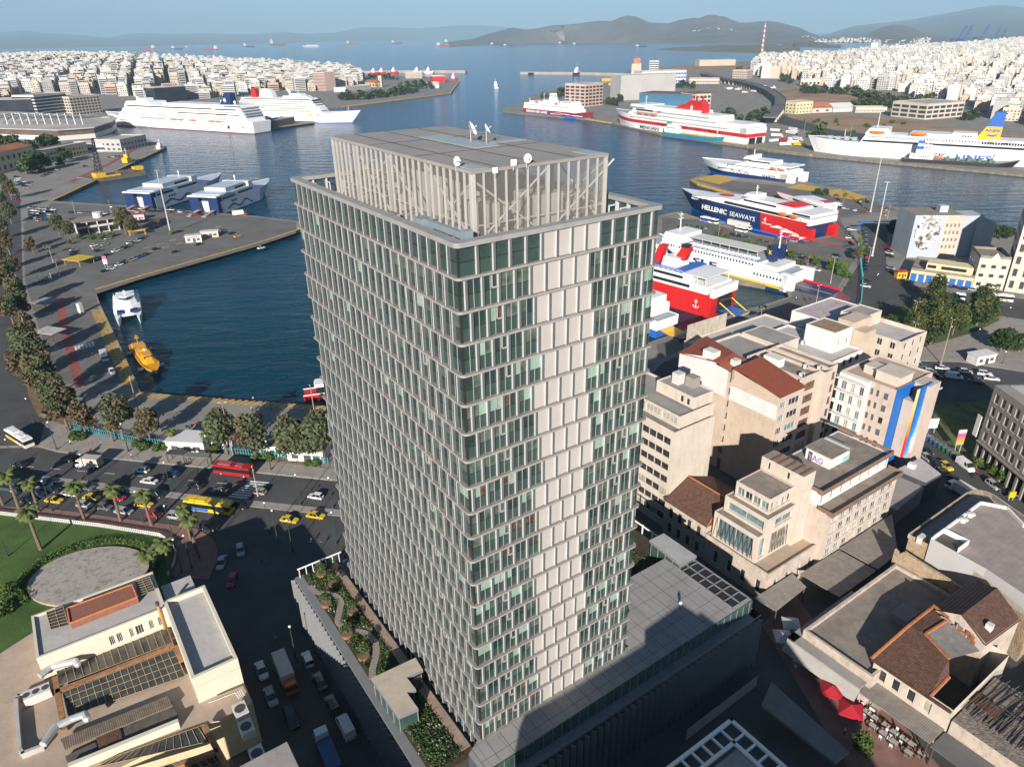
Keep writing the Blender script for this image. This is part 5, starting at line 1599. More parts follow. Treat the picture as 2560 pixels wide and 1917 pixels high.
class Ship:
 def __init__(s,name,label,cat,stern,bow,beam,length=None,group=None):
  a,b=P(*stern,WATER_Z),P(*bow,WATER_Z)
  s.u=(b-a).normalized()
  s.n=Vector((-s.u.y,s.u.x,0))
  if s.n.y<0:
   s.n=-s.n
  s.L=length or(b-a).length
  s.B=beam
  s.o=a+s.n*beam/2
  s.root=thing(name,label,cat,s.o+s.u*s.L*0.5,0,group)
 def p(s,x,y,z):
  return s.o+s.u*x+s.n*y+UP*z
 def box(s,mb,x0,x1,y0,y1,z0,z1,m=0):
  mb.obox(s.p(x0,y0,z0),s.u*(x1-x0),s.n*(y1-y0),UP*(z1-z0),m)
 def taper(s,mb,x0,x1,w,z0,z1,fs=0.0,bs=0.0,m=0,w2=None,round_=0.0):
  """deckhouse: raked front fs, raked back bs, width w at foot and w2 at top"""
  w2=w if w2 is None else w2
  def ring(xa,xb,ww,z):
   r=round_*ww
   return[s.p(xa,-ww/2,z),s.p(xb-r,-ww/2,z),s.p(xb,-ww/2+r,z),s.p(xb,ww/2-r,z),s.p(xb-r,ww/2,z),s.p(xa,ww/2,z)]
  mb.loft([ring(x0,x1,w,z0),ring(x0+bs,x1-fs,w2,z1)],m)
 def hull(s,levels,mats,bow=0.25,rake=6,sheer=0.0,deckm=0,pw=1.6,stern_r=0.0,name='hull',close=True):
  """levels: [(z, material index below the next level)]"""
  H=levels[-1][0]
  T=[0,0.02,0.5,1-bow]+[1-bow*(1-k/7)for k in range(1,8)]
  rings=[]
  for t in T:
   q=max(0,(t-(1-bow))/bow)
   ring=[]
   for z,_ in levels:
    f=z/H if H else 0
    w=s.B/2*max(0.015,(1-q**(pw+1.3*f)))*(1-stern_r*(1-f)*(t==0))
    x=s.L*t+rake*max(0,f)*q**2-(rake*0.12*f if t==0 else 0)
    ring.append((x,w,z+(sheer*q**2 if z>0 else 0)*max(f,0)))
   rings.append(ring)
  mb=MB()
  n=len(levels)
  for a,b in zip(rings,rings[1:]):
   for k in range(n-1):
    for sg in(-1,1):
     pa,pb,pc,pd=a[k],b[k],b[k+1],a[k+1]
     mb.poly([s.p(pa[0],sg*pa[1],pa[2]),s.p(pb[0],sg*pb[1],pb[2]),s.p(pc[0],sg*pc[1],pc[2]),s.p(pd[0],sg*pd[1],pd[2])],levels[k][1])
   k=n-1
   mb.poly([s.p(a[k][0],-a[k][1],a[k][2]-0.3),s.p(b[k][0],-b[k][1],b[k][2]-0.3),s.p(b[k][0],b[k][1],b[k][2]-0.3),s.p(a[k][0],a[k][1],a[k][2]-0.3)],deckm)
  a=rings[0]
  for k in range(n-1):
   mb.poly([s.p(a[k][0],-a[k][1],a[k][2]),s.p(a[k][0],a[k][1],a[k][2]),s.p(a[k+1][0],a[k+1][1],a[k+1][2]),s.p(a[k+1][0],-a[k+1][1],a[k+1][2])],levels[k][1])
  return mb.build(name,mats,s.root)
 def part(s,name,mats,fn,smooth=False):
  mb=MB()
  fn(mb)
  return mb.build(name,mats,s.root,smooth)
 def band(s,x0,x1,z0,z1,y=None,n=0,fr=0.6,m=SGLASS,name='window_band',both=False,yo=0.06):
  y=s.B/2 if y is None else y
  mb=MB()
  for sg in((-1,1)if both else(-1,)):
   ya,yb=(sg*(y+yo),sg*(y-0.25))
   if n:
    d=(x1-x0)/n
    for k in range(n):
     s.box(mb,x0+d*k,x0+d*(k+fr),min(ya,yb),max(ya,yb),z0,z1)
   else:
    s.box(mb,x0,x1,min(ya,yb),max(ya,yb),z0,z1)
  return mb.build(name,m,s.root)
 def text(s,body,x,z,size,m,y=None,width=None,flip=True,bold=0.03,name='lettering',italic=0.0):
  """lettering on the side that faces the viewpoint; x is where it begins, measured from the stern"""
  y=s.B/2 if y is None else y
  ux=s.u if s.u.x>0 else-s.u
  return text_mesh(body,size,0.1,m,name,s.root,s.p(x,-y-0.08,z),ux,(0,0,1),bold=bold*size,width=width,italic=italic)
 def wave(s,x0,x1,zc,amp,n,th,m=SNAVY,y=None):
  y=(s.B/2 if y is None else y)+0.1
  mb=MB()
  pts=[]
  K=n*10
  for k in range(K+1):
   t=k/K
   pts.append((lerp(x0,x1,t),zc+amp*math.sin(2*math.pi*n*t-1.2)*(0.55+0.45*t)))
  for(xa,za),(xb,zb)in zip(pts,pts[1:]):
   mb.poly([s.p(xa,-y,za-th),s.p(xb,-y,zb-th),s.p(xb,-y,zb+th),s.p(xa,-y,za+th)])
  mb.build('wave_emblem',m,s.root)
 def boats(s,xs,z,m=SORANGE,y=None,ln=8.0,sc=1.0,both=True):
  y=s.B/2 if y is None else y
  for x in xs:
   mb=MB()
   rings=[]
   for t,w in((0,.25),(.15,.8),(.5,1),(.85,.8),(1,.25)):
    rings.append([s.p(x+ln*t,-y-0.4+1.3*w*c*sc,z+1.2*w*d*sc+1.2)for c,d in((-1,0),(-.7,-.9),(.7,-.9),(1,0),(.7,.9),(-.7,.9))])
   mb.loft(rings)
   mb.build('lifeboat',m,s.root)
 def mast(s,x,z0,h,m=SW,y=0,r=0.35):
  mb=MB()
  mb.tube(s.p(x,y,z0),s.p(x,y,z0+h),r,r*0.4,6)
  mb.obox(s.p(x-0.2,y-h*0.22,z0+h*0.62),s.u*0.4,s.n*h*0.44,UP*0.25)
  mb.obox(s.p(x-0.2,y-h*0.14,z0+h*0.82),s.u*0.4,s.n*h*0.28,UP*0.25)
  return mb.build('mast',m,s.root)
 def radome(s,x,y,z,r,m=SW):
  mb=MB();mb.tube(s.p(x,y,z),s.p(x,y,z+r),r*0.4,n=6);mb.ball(s.p(x,y,z+r*1.7),r,n=10,k=6);return mb.build('radome',m,s.root,True)
 def rail(s,x0,x1,y,z,h=1.1,step=2.5,m=SW):
  mb=MB()
  for zz in(h*0.5,h):
   s.box(mb,x0,x1,y-0.05,y+0.05,z+zz-0.08,z+zz)
  x=x0
  while x<=x1:
   s.box(mb,x,x+0.1,y-0.05,y+0.05,z,z+h)
   x+=step
  return mb.build('railing',m,s.root)
c=Ship('cruise_ship','long white cruise ship with a dark blue sun-marked funnel, moored by the left terminal','cruise ship',(634,336),(262,313),30)
c.hull([(-1,1),(0.8,0),(6,0),(13.5,0)],[SW,SMAR],bow=0.2,rake=14,sheer=3,stern_r=0.1)
def f(b):
 c.taper(b,7,c.L*0.90,30,13.3,18.5,fs=7,bs=1.5,round_=0.15);c.taper(b,10,c.L*0.865,29.6,18.5,24,fs=4,bs=1.5,round_=0.15);c.taper(b,14,c.L*0.84,29.2,24,29,fs=3,bs=1.5,round_=0.15)
 c.taper(b,18,c.L*0.55,27,29,32,fs=1,bs=2);c.taper(b,c.L*0.64,c.L*0.82,26,29,32.5,fs=4,bs=1);c.taper(b,c.L*.70,c.L*.76,14,32.5,36,fs=1,bs=1)
c.part('superstructure',SW,f)
for z_ in(19.6,22.4,25.3,28.2):
 c.part('stern_terrace',SDECK,lambda b:c.box(b,6.5+(z_-19)*0.8,22,-14.9,14.9,z_,z_+0.9))
for(x0,x1,z0,z1,n,y)in((24,60,26.2,27.6,0,14.7),(66,c.L*.8,26.2,27.6,0,14.7),(40,130,20.5,21.6,0,14.9),(22,c.L*.84,23.0,24.0,70,14.8),(22,c.L*.86,17.0,18.0,80,15),(22,c.L*.9,14.5,15.5,90,15),(60,c.L*.88,8.2,8.9,70,15.0),(20,60,20.2,21.2,0,14.9),(18,45,30,31.2,0,13.5)):
 c.band(x0,x1,z0,z1,y,n)
c.part('boat_deck',SDECK,lambda b:c.box(b,46,c.L*.72,-15.06,-14,11.3,13.6))
c.boats([52,64,98,122,134],11.4,y=15,ln=10);c.boats([76,87,110,146],11.4,SW,y=15,ln=10)
c.part('funnel',[SNAVY],lambda b:c.taper(b,42,60,11,31.5,45,fs=8,bs=-1,w2=8))
def sunmark(b,x,y,z,r,spikes=16):
 for k in range(spikes):
  a=2*math.pi*k/spikes
  v=lambda q,rr:c.p(x+rr*math.cos(q),-y,z+rr*math.sin(q))
  b.poly([v(a-0.13,r*.45),v(a,r),v(a+0.13,r*.45)])
 b.poly([c.p(x+r*.42*math.cos(2*math.pi*k/16),-y,z+r*.42*math.sin(2*math.pi*k/16))for k in range(16)])
c.part('funnel_emblem',SW,lambda b:sunmark(b,51,5.45,37,3.6))
c.part('hull_emblem',SNAVY,lambda b:sunmark(b,41,15.15,6.5,4.2))
c.text('MSC',20,4.8,5.0,SNAVY,width=15,bold=0.0)
c.mast(c.L*.72,36,9);c.radome(c.L*.80,4,32.5,2.0);c.radome(34,-5,32,1.8);c.radome(66,3,32,1.6)
c.rail(24,c.L*.8,-14.5,29)
c=Ship('cruise_ship','white cruise ship with many balcony decks and yellow lifeboats, bow pointing right','cruise ship',(596,301),(866,310),27)
c.hull([(-1,1),(0.5,0),(6,0),(12.5,0)],[SW,SBLUE],bow=0.24,rake=16,sheer=4)
def f(b):
 for k,(x1,fs)in enumerate(((.80,9),(.775,4),(.755,3),(.735,3),(.715,3))):
  c.taper(b,4+k,c.L*x1,26.8-k*.3,12.3+3.1*k,15.4+3.1*k,fs=fs,round_=0.2)
 c.taper(b,10,c.L*.70,24,27.8,30.6,fs=3,round_=0.2);c.taper(b,c.L*.44,c.L*.66,22,30.6,33.6,fs=5,bs=2,round_=0.25);c.taper(b,c.L*.5,c.L*.6,12,33.6,36.4,fs=2,bs=1)
c.part('superstructure',SW,f)
for k in range(5):
 c.band(8,c.L*(.70-k*.012),13.6+3.1*k,15.0+3.1*k,13.4-k*.15,56,0.62)
 c.part('balcony_rail',SW,lambda b:c.box(b,6,c.L*(.72-k*.012),-13.62+k*.15,-13.3+k*.15,12.5+3.1*k,13.4+3.1*k))
c.band(14,c.L*.69,28.6,29.8,12.05);c.band(c.L*.45,c.L*.63,31.4,32.6,11.05,24)
c.part('front_window_band',SGLASS,lambda b:[c.box(b,c.L*(.722-.012*k),c.L*(.735-.012*k),-10,10,21.5+3.1*k,22.7+3.1*k)for k in range(3)])
c.boats([c.L*.66,c.L*.73],8.6,SYEL,y=13.0,ln=9)
def f(b):
 for k in range(7):
  t=k/6
  c.taper(b,c.L*.22-4+3*t,c.L*.33-6*t*t,9,30.6+1.6*k,32.2+1.6*k,fs=0.6+t,bs=0.3)
c.part('funnel',SW,f)
c.part('funnel_stripe',SRED,lambda b:c.taper(b,c.L*.12,c.L*.17,8,30.6,42,fs=2,bs=1));c.radome(c.L*.12,-3,41,2.2);c.radome(c.L*.47,0,34,2.6);c.mast(c.L*.55,36,8)
c.mast(c.L*.98,15,6)
c=Ship('ferry','white ferry with maroon and blue hull lettered AEGEAN SEA LINES','ferry',(1308,285),(1463,302),19)
LL=c.L
c.hull([(-1,1),(2.6,1),(2.6,2),(8.0,2)],[SW,SBLUE,SMAR,SDECK],bow=0.28,rake=7,sheer=2.5,deckm=3)
c.part('superstructure',SW,lambda b:(c.taper(b,1,LL*.86,18.8,7.8,12,fs=1.5),c.taper(b,2,LL*.83,18.6,12,16,fs=1),c.taper(b,LL*.1,LL*.8,17,16,18.8,fs=1),c.taper(b,LL*.6,LL*.79,15,18.8,21.5,fs=1.5),c.taper(b,LL*.3,LL*.48,9,18.8,21,fs=.5)))
for z_ in(9.4,13.4):
 c.band(LL*.08,LL*.84,z_,z_+.9,9.3,40,.5)
c.band(LL*.62,LL*.78,19.6,20.7,7.5,12)
c.part('funnel',[SW,SBLUE],lambda b:(c.taper(b,LL*.38,LL*.47,6,21,30,fs=2,bs=1.5),c.taper(b,LL*.385,LL*.465,6.1,26.2,27.2,fs=.3,bs=.3,m=1)))
c.boats([LL*.2,LL*.52],16.6,y=8.4,ln=7);c.mast(LL*.70,21.5,9);c.mast(LL*.30,21,10,y=-3);c.mast(LL*.03,16,6)
c.text('AEGEAN SEA LINES',LL*.05,3.6,4.2,SW,width=LL*.36)
def wavy(b):
 for q in(0,1):
  for k in range(14):
   x=LL*.46+k*LL*.035
   z=lambda i:4.4+1.6*math.exp(-((i-4-q*3)/2.2)**2)-q*.6
   b.poly([c.p(x,-9.62+max(0,(k-8))*.25,z(k)),c.p(x+LL*.035,-9.62+max(0,k-7)*.25,z(k+1)),c.p(x+LL*.035,-9.62+max(0,k-7)*.25,z(k+1)+.45),c.p(x,-9.62+max(0,k-8)*.25,z(k)+.45)])
c.part('wave_emblem',SW,wavy)
c=Ship('ferry','huge white ferry with a red band and red funnel lettered MINOAN LINES','ferry',(1861,367),(1531,316),27)
LL=c.L
c.hull([(-1,1),(0.9,0),(8.2,2),(11.8,0),(17,0)],[SW,SRED,SRED,SDECK],bow=0.22,rake=12,sheer=2.5,deckm=3)
c.part('superstructure',SW,lambda b:(c.taper(b,4,LL*.90,26.6,16.8,20.5,fs=6,round_=.2),c.taper(b,LL*.2,LL*.86,26.2,20.5,24.5,fs=3,round_=.2),c.taper(b,LL*.34,LL*.83,24,24.5,28,fs=3,round_=.2),c.taper(b,LL*.72,LL*.84,30,26,29,fs=2),c.taper(b,LL*.2,LL*.34,24,24.5,25.5,fs=1)))
c.part('stern_tower',SW,lambda b:(c.box(b,0,9,-13.5,-8,12,20),c.box(b,0,9,8,13.5,12,20)))
c.part('stern_door',SGLASS,lambda b:(c.box(b,-1.5,.3,-9,-1,1.5,8),c.box(b,-1.5,.3,1.5,9,1.5,8)))
c.part('stern_ramp',SDECK,lambda b:(c.box(b,-14,0,-9,-1,1.2,1.9),c.box(b,-14,0,1.5,9,1.2,1.9)))
for(x0,x1,z0,n)in((LL*.3,LL*.42,9.2,12),(LL*.46,LL*.62,9.2,16),(LL*.12,LL*.85,13.8,50),(LL*.2,LL*.82,18.2,44),(LL*.25,LL*.8,22,40),(LL*.16,LL*.24,9.2,6)):
 c.band(x0,x1,z0,z0+(1.8 if z0<10 else 1.0),13.5 if z0<17 else 13.3,n,.55)
c.band(LL*.66,LL*.8,22.4,24,13.1)
c.part('lifeboat_bay',SDECK,lambda b:c.box(b,LL*.62,LL*.79,-13.5,-12.5,17,21))
c.boats([LL*.63,LL*.685,LL*.74],18,y=13.4,ln=9);c.boats([LL*.59],22,y=12.6,ln=7)
c.part('funnel',[SRED,SW],lambda b:(c.taper(b,LL*.33,LL*.56,10,25.4,33,fs=18,bs=1),c.taper(b,LL*.34,LL*.46,9,33,37,fs=6,bs=1)))
c.part('exhaust_pipe',SRED,lambda b:[b.tube(c.p(LL*.345+k*3.2,(k%3-1)*2.5,36),c.p(LL*.345+k*3.2,(k%3-1)*2.5,42),.8,n=7)for k in range(7)])
c.part('funnel_emblem',SW,lambda b:b.poly([c.p(LL*.41+1.9*math.cos(k*.5236),-5.1,30+2.6*math.sin(k*.5236))for k in range(12)]))
c.mast(LL*.79,29,9);c.radome(LL*.86,5,25,1.2)
c.text('MINOAN',LL*.755,2.6,5.2,SNAVY,width=LL*.155);c.text('LINES',LL*.565,2.6,5.2,SNAVY,width=LL*.10);c.text('highspeed',LL*.45,2.4,4.6,SRED,width=LL*.14)
c.rail(6,LL*.3,-13,20.5)
c=Ship('tanker','small teal tanker with a white stern house lying against the red-banded ferry','tanker',(1656,342),(1794,361),10)
LL=c.L
c.hull([(-1,1),(0.7,0),(3.2,0),(5.2,0)],[STEAL,SMAR,SDECK],bow=.2,rake=4,sheer=2,deckm=2)
c.part('deckhouse',SW,lambda b:(c.taper(b,2,LL*.26,9,5,8.5),c.taper(b,3,LL*.23,8,8.5,11.5),c.taper(b,5,LL*.2,7,11.5,14,fs=1)))
c.band(4,LL*.22,9.6,10.6,4,8);c.part('funnel',STEAL,lambda b:c.taper(b,2.5,6.5,4,11,16,fs=1));c.mast(LL*.92,6,8);c.mast(LL*.15,14,5)
c.part('deck_pipe',SYEL,lambda b:[b.tube(c.p(LL*.3,k,5.6),c.p(LL*.85,k,5.6),.25,n=5)for k in(-2,0,2)])
c=Ship('ferry','long white ferry with a blue and yellow funnel lettered ANEK LINES','ferry',(2660,431),(2030,389),27)
LL=c.L
c.hull([(-1,1),(1.3,0),(9,0),(14.0,0)],[SW,SRED,SDECK],bow=.2,rake=9,sheer=2,deckm=2)
c.part('superstructure',SW,lambda b:(c.taper(b,4,LL*.80,26.5,13.8,17.5,fs=2),c.taper(b,LL*.1,LL*.79,25,17.5,21,fs=2),c.taper(b,LL*.69,LL*.785,24,21,26,fs=3),c.taper(b,LL*.40,LL*.60,22,21,23.5),c.taper(b,LL*.34,LL*.45,18,21,25,fs=3)))
c.band(LL*.1,LL*.79,14.6,16.3,13.2);c.band(LL*.2,LL*.77,18.4,19.5,12.5,46,.45);c.band(LL*.36,LL*.44,22,23.4,9,8);c.band(LL*.02,LL*.32,17.6,19.6,13,30,.6)
c.part('funnel',[SYEL,SBLUE],lambda b:(c.taper(b,LL*.255,LL*.345,14,21,31,fs=6),c.taper(b,LL*.255,LL*.3175,13,31,42,fs=5,m=1)))
c.text('ANEK',LL*.318,26.8,3.2,SBLUE,y=7.0,width=12)
c.part('funnel_emblem',SBLUE,lambda b:b.poly([c.p(LL*.312-9*k,-7.1,23.6+q)for k,q in((0,0.4),(.3,1.2),(.6,.9),(1,1.8),(.9,.4),(.6,-.6),(.3,-.2))]))
c.text('ANEK',LL*.565,4.2,6.4,SBLUE,width=LL*.13);c.text('LINES',LL*.40,4.2,6.4,SBLUE,width=LL*.135);c.text('KYDON',LL*.925,8.5,1.9,SBLUE,y=8.6,width=17)if False else None
c.boats([LL*.70,LL*.53],21.8,y=12.2,ln=13,sc=1.2);c.mast(LL*.745,26,13);c.mast(LL*.88,14,9);c.rail(LL*.4,LL*.69,-12.4,21)
c.part('winch',SDECK,lambda b:[c.box(b,LL*.82+k*7,LL*.82+k*7+4,-6+3*(k%2),-2+3*(k%2),14,17)for k in range(4)])
c=Ship('tanker','black-hulled bunker tanker with a white stern house lying against the ANEK ferry','tanker',(2256,411),(2524,428),13)
LL=c.L
c.hull([(-1,1),(1.0,0),(3,0),(5.0,0)],[SBLACK,SMAR,SDECK],bow=.16,rake=6,sheer=3,deckm=2)
c.part('deckhouse',SW,lambda b:(c.taper(b,4,LL*.28,11,5,9),c.taper(b,8,LL*.24,9,9,12.5),c.taper(b,LL*.17,LL*.26,9,12.5,16,fs=1)))
c.band(6,LL*.25,6.6,7.5,5.5,10);c.band(LL*.18,LL*.24,13.8,15,4.5,5);c.part('funnel',[SBLUE,SW],lambda b:(c.taper(b,8,14,5,12.5,19,fs=1),c.taper(b,8.5,13.5,5.1,15,17,m=1)));c.boats([LL*.29],6,y=5,ln=7);c.mast(LL*.87,6,9);c.mast(LL*.2,16,7)
c.part('deck_pipe',mat('deck_pipe_green',(0.10,0.16,0.12)),lambda b:[b.tube(c.p(LL*.36,k,5.8),c.p(LL*.86,k,5.8),.4,n=5)for k in(-3,-1,1,3)]and[c.box(b,LL*(.4+.1*k),LL*(.43+.1*k),-4,4,5,7.5)for k in range(5)])
def fastcat(label,stern,bow,beam,H,levels,mats,rake=10,blunt=False):
 c=Ship('fast_ferry',label,'ferry',stern,bow,beam)
 c.hull(levels,mats,bow=.34,rake=rake,sheer=1.0,pw=1.3,deckm=0)
 return c
c=fastcat('white fast ferry with navy hull and wave emblem lettered SEAJETS, moored on the right',(1962,464),(1757,434),22,9,[(-.5,2),(1.2,1),(4.2,0),(9.5,0)],[SW,SNAVY,SBRIGHT])
LL=c.L
c.part('superstructure',SW,lambda b:(c.taper(b,2,LL*.72,21,9.2,12.6,fs=12,round_=.2),c.taper(b,LL*.2,LL*.55,15,12.6,15,fs=6,round_=.2),c.taper(b,LL*.46,LL*.54,17,15,17.5,fs=3)))
c.band(LL*.1,LL*.70,8.2,10.0,10.9);c.band(LL*.22,LL*.48,13.2,14.3,7.5);c.band(LL*.5,LL*.82,6.2,7.0,11,16,.5);c.band(LL*.10,LL*.2,10.6,11.6,10.5,4)
c.wave(LL*.42,LL*.68,4.6,2.0,3,.45);c.text('SEAJETS',LL*.27,3.7,2.7,SNAVY,width=LL*.15);c.mast(LL*.48,17,5)
c.part('stern_tower',SW,lambda b:(c.box(b,-6,5,-11,-7,1,8),c.box(b,-6,5,7,11,1,8),c.taper(b,-2,8,21,12.4,13.2)));c.part('stern_ramp',mat('ramp_steel',(.25,.2,.19)),lambda b:c.box(b,-14,0,-6,6,.6,1.2));c.boats([LL*.02,LL*.12],9.6,y=10.8,ln=5,sc=.7)
c.part('emblem',SBLACK,lambda b:[b.poly([c.p(LL*.19-k*3,-10.56,10.5),c.p(LL*.17-k*3,-10.56,12),c.p(LL*.16-k*3,-10.56,12),c.p(LL*.18-k*3,-10.56,10.5)])for k in range(3)])
c=fastcat('big navy and red fast ferry with white roof lettered HELLENIC SEAWAYS',(2004,607),(1700,528),23,11,[(-.5,2),(1.0,1),(11.0,1)],[SW,SNAVY,SBRIGHT],rake=13)
LL=c.L
c.part('superstructure',SW,lambda b:(c.taper(b,3,LL*1.0,21.5,10.8,13.6,fs=26,w2=18,round_=.4),c.taper(b,LL*.1,LL*.58,15,13.6,16.2,fs=8,w2=12,round_=.25),c.taper(b,LL*.44,LL*.55,10,16.2,18.2,fs=3,round_=.2)))
c.band(LL*.08,LL*.62,11.3,12.7,10.85,yo=.0);c.band(LL*.25,LL*.5,14.2,15.2,7.2)
def redstern(b):
 for sg in(-1,1):
  b.poly([c.p(-.4,sg*11.62,.9),c.p(LL*.30,sg*11.62,.9),c.p(LL*.32,sg*11.62,11.05),c.p(-1.4,sg*11.62,11.05)])
c.part('red_stern_panel',SRED,redstern)
c.part('swallow_emblem',SW,lambda b:[b.poly([c.p(LL*.18-7*k,-11.72,6.2-k*1.0),c.p(LL*.24-7*k,-11.72,4.2-k*1.0),c.p(LL*.12-7*k,-11.72,5.4-k*1.0),c.p(LL*.02,-11.72,3.6-k*1.2),c.p(LL*.10-4*k,-11.72,4.4-k)])for k in range(3)])
c.text('4',LL*.29,6.4,3.6,SW,bold=.02);c.text('Highspeed',LL*.30,5.2,1.2,SW,width=7);c.text('HELLENIC',LL*.80,5.0,3.9,SW,width=LL*.215,y=11.5);c.text('SEAWAYS',LL*.56,5.0,3.7,SW,width=LL*.205,bold=0);c.text('Highspeed 4',LL*.93,9.0,1.2,SW,y=9.0,width=6)
c.part('roof_emblem',SRED,lambda b:(b.poly([c.p(LL*(.70+.055*math.cos(k*.5236)),4.0*math.sin(k*.5236)-1,13.75)for k in range(12)]),c.taper(b,LL*.12,LL*.26,13,16.2,17.6,fs=7,bs=2,w2=9)))
c.part('stern_tower',[SW,SRED],lambda b:(c.taper(b,-3,11,22.5,13.5,15.2,fs=2),c.box(b,-5,2,-11.5,-8,.5,8,1),c.box(b,-5,2,8,11.5,.5,8,1),c.box(b,-3,3,-11.5,11.5,9.5,12.8)));c.band(-2.5,9,13.8,14.8,11.3)
c.part('stern_ramp',[SDECK,SRED],lambda b:(c.box(b,-20,-2,-6,6,.4,1.0),c.box(b,-20,-3,-6.4,-6,.4,2.4,1),c.box(b,-20,-3,6,6.4,.4,2.4,1)));c.boats([LL*.05,LL*.13],11.5,y=11,ln=6,sc=.8);c.mast(LL*.47,18,5)
for lab,st,bw,nm in(('grey-white fast ferry with a wave emblem, left of the pair by the ticket pier',(396,527),(572,470),None),('grey-white fast ferry lettered SEAJETS, right of the pair by the ticket pier',(560,538),(694,486),'SEAJETS')):
 c=fastcat(lab,st,bw,21,10,[(-.5,1),(.8,0),(5,0),(9.0,0)],[SGREY,SNAVY],rake=9)
 LL=c.L
 c.part('superstructure',SGREY,lambda b:(c.taper(b,1,LL*.62,20,8.8,12.5,fs=5,round_=.15),c.taper(b,LL*.15,LL*.56,16,12.5,15.6,fs=4,round_=.15),c.taper(b,LL*.5,LL*.58,20,12.5,15.8,fs=1),c.box(b,0,LL*.16,-10.5,10.5,12.4,13.2)))
 c.band(LL*.04,LL*.24,9.4,10.6,10);c.band(LL*.3,LL*.56,9.9,11.3,10);c.band(LL*.3,LL*.53,13,14.4,8);c.band(LL*.16,LL*.26,6.6,7.8,10.5,3)
 c.wave(LL*.08,LL*.52,3.9,1.7,2,.5)
 c.part('stern_block',[SNAVY,SW],lambda b:(c.box(b,-4,.8,-10.4,-3.5,.4,12.2),c.box(b,-4,.8,3.5,10.4,.4,12.2),c.box(b,-.5,.8,-3.5,3.5,4,12.2),c.box(b,-5,4,-10.8,10.8,12.2,12.9,1)))
 c.part('stern_ramp',[SDECK,SORANGE],lambda b:[(b.obox(c.p(-4,y0,3.5),-c.u*12-UP*1.6,c.n*3,UP*.4,0),b.obox(c.p(-4,y0-.25,3.6),-c.u*12-UP*1.6,c.n*.25,UP*.7,1))for y0 in(-8,3)])
 c.mast(LL*.5,15.8,4)
 if nm:
  c.text(nm,LL*.60,3.6,3.4,SNAVY,y=9.6,width=LL*.17)
c=Ship('ferry','white ferry with a yellow stripe and navy hull lettered SLF','ferry',(1956,735),(1600,642),18)
LL=c.L
c.hull([(-1,1),(1.6,2),(2.9,0),(8.5,0)],[SW,SNAVY,SYEL,SDECK],bow=.2,rake=8,sheer=2,deckm=3)
c.part('superstructure',SW,lambda b:(c.taper(b,LL*.16,LL*.86,17.6,8.3,11.2,fs=2),c.taper(b,LL*.70,LL*.85,16,11.2,15.5,fs=2),c.taper(b,LL*.06,LL*.18,15,8.3,10.5)))
c.part('sun_deck',SDECK,lambda b:c.box(b,LL*.17,LL*.7,-8.6,8.6,11.2,11.3))
c.part('awning',mat('ship_awning',(.55,.54,.5),var=.05),lambda b:(c.box(b,LL*.22,LL*.68,-3.5,6.5,14.0,14.2),[c.box(b,LL*.22+k*5,LL*.22+k*5+.15,-3.4,-3.25,11.2,14)for k in range(int(LL*.46/5))]))
c.part('seat_row',SW,lambda b:[c.box(b,LL*.2+k*2.2,LL*.2+k*2.2+1.2,-8+q*1.6,-7+q*1.6,11.3,12.2)for k in range(int(LL*.48/2.2))for q in range(3)])
c.rail(LL*.17,LL*.7,-8.8,11.2,m=SBLUE,step=3);c.band(LL*.02,LL*.2,5.4,6.4,9,9,.5);c.band(LL*.66,LL*.9,5.6,6.5,9,12,.5);c.band(LL*.2,LL*.8,9.2,10.2,8.8,30,.5)
c.text('SLF',LL*.60,3.6,4.2,SNAVY,width=LL*.17);c.part('flag_emblem',[SNAVY,SYEL],lambda b:(b.poly([c.p(LL*.69,-9.1,4.5),c.p(LL*.79,-9.1,8),c.p(LL*.79,-9.1,5.5),c.p(LL*.77,-9.1,5.2)],0),b.poly([c.p(LL*.635,-9.1,6.6),c.p(LL*.70,-9.1,8.2),c.p(LL*.685,-9.1,5.8),c.p(LL*.68,-9.1,7.2)],1)))
c.part('funnel',[SNAVY],lambda b:(c.taper(b,LL*.13,LL*.17,4,10.5,18,fs=1),c.box(b,LL*.13,LL*.16,5,8,10.5,17)));c.text('K',LL*.162,14,2.4,SYEL,y=2.1);c.mast(LL*.12,17,8);c.mast(LL*.79,15.5,9)
c.part('stern_gate',SW,lambda b:(c.box(b,-4,2,-9,-6.6,1,9),c.box(b,-4,2,6.6,9,1,9)));c.part('stern_ramp',[SNAVY,SRED,SYEL],lambda b:(b.obox(c.p(-1,-6,2.6),-c.u*17-UP*.6,c.n*12,UP*.4,0),b.obox(c.p(-1,6,2.6),-c.u*17-UP*.6,c.n*.4,UP*1.3,1),b.obox(c.p(-1,-1,3.02),-c.u*17-UP*.6,c.n*.3,UP*.05,2)))
c=Ship('ferry','bright red ferry with white decks and open stern ramp, beside the tower edge','ferry',(1772,796),(1545,728),17)
LL=c.L
c.hull([(-1,0),(2,0),(9.5,0)],[SRED,SW,SDECK],bow=.25,rake=7,sheer=2,deckm=2)
c.part('superstructure',SW,lambda b:(c.taper(b,2,LL*.9,17.2,9.4,12.6,fs=2),c.taper(b,LL*.24,LL*.85,16.5,12.6,15.4,fs=2),c.taper(b,LL*.42,LL*.6,8,15.4,19.5,fs=1,bs=1)))
c.band(LL*.22,LL*.85,10.4,11.7,8.6);c.band(LL*.3,LL*.8,13.2,14.4,8.25);c.part('upper_deck',SBLUE,lambda b:(c.box(b,LL*.38,LL*.84,-8,8,15.4,15.5),c.box(b,LL*.30,LL*.40,-8.3,8.3,15.4,16.4)))
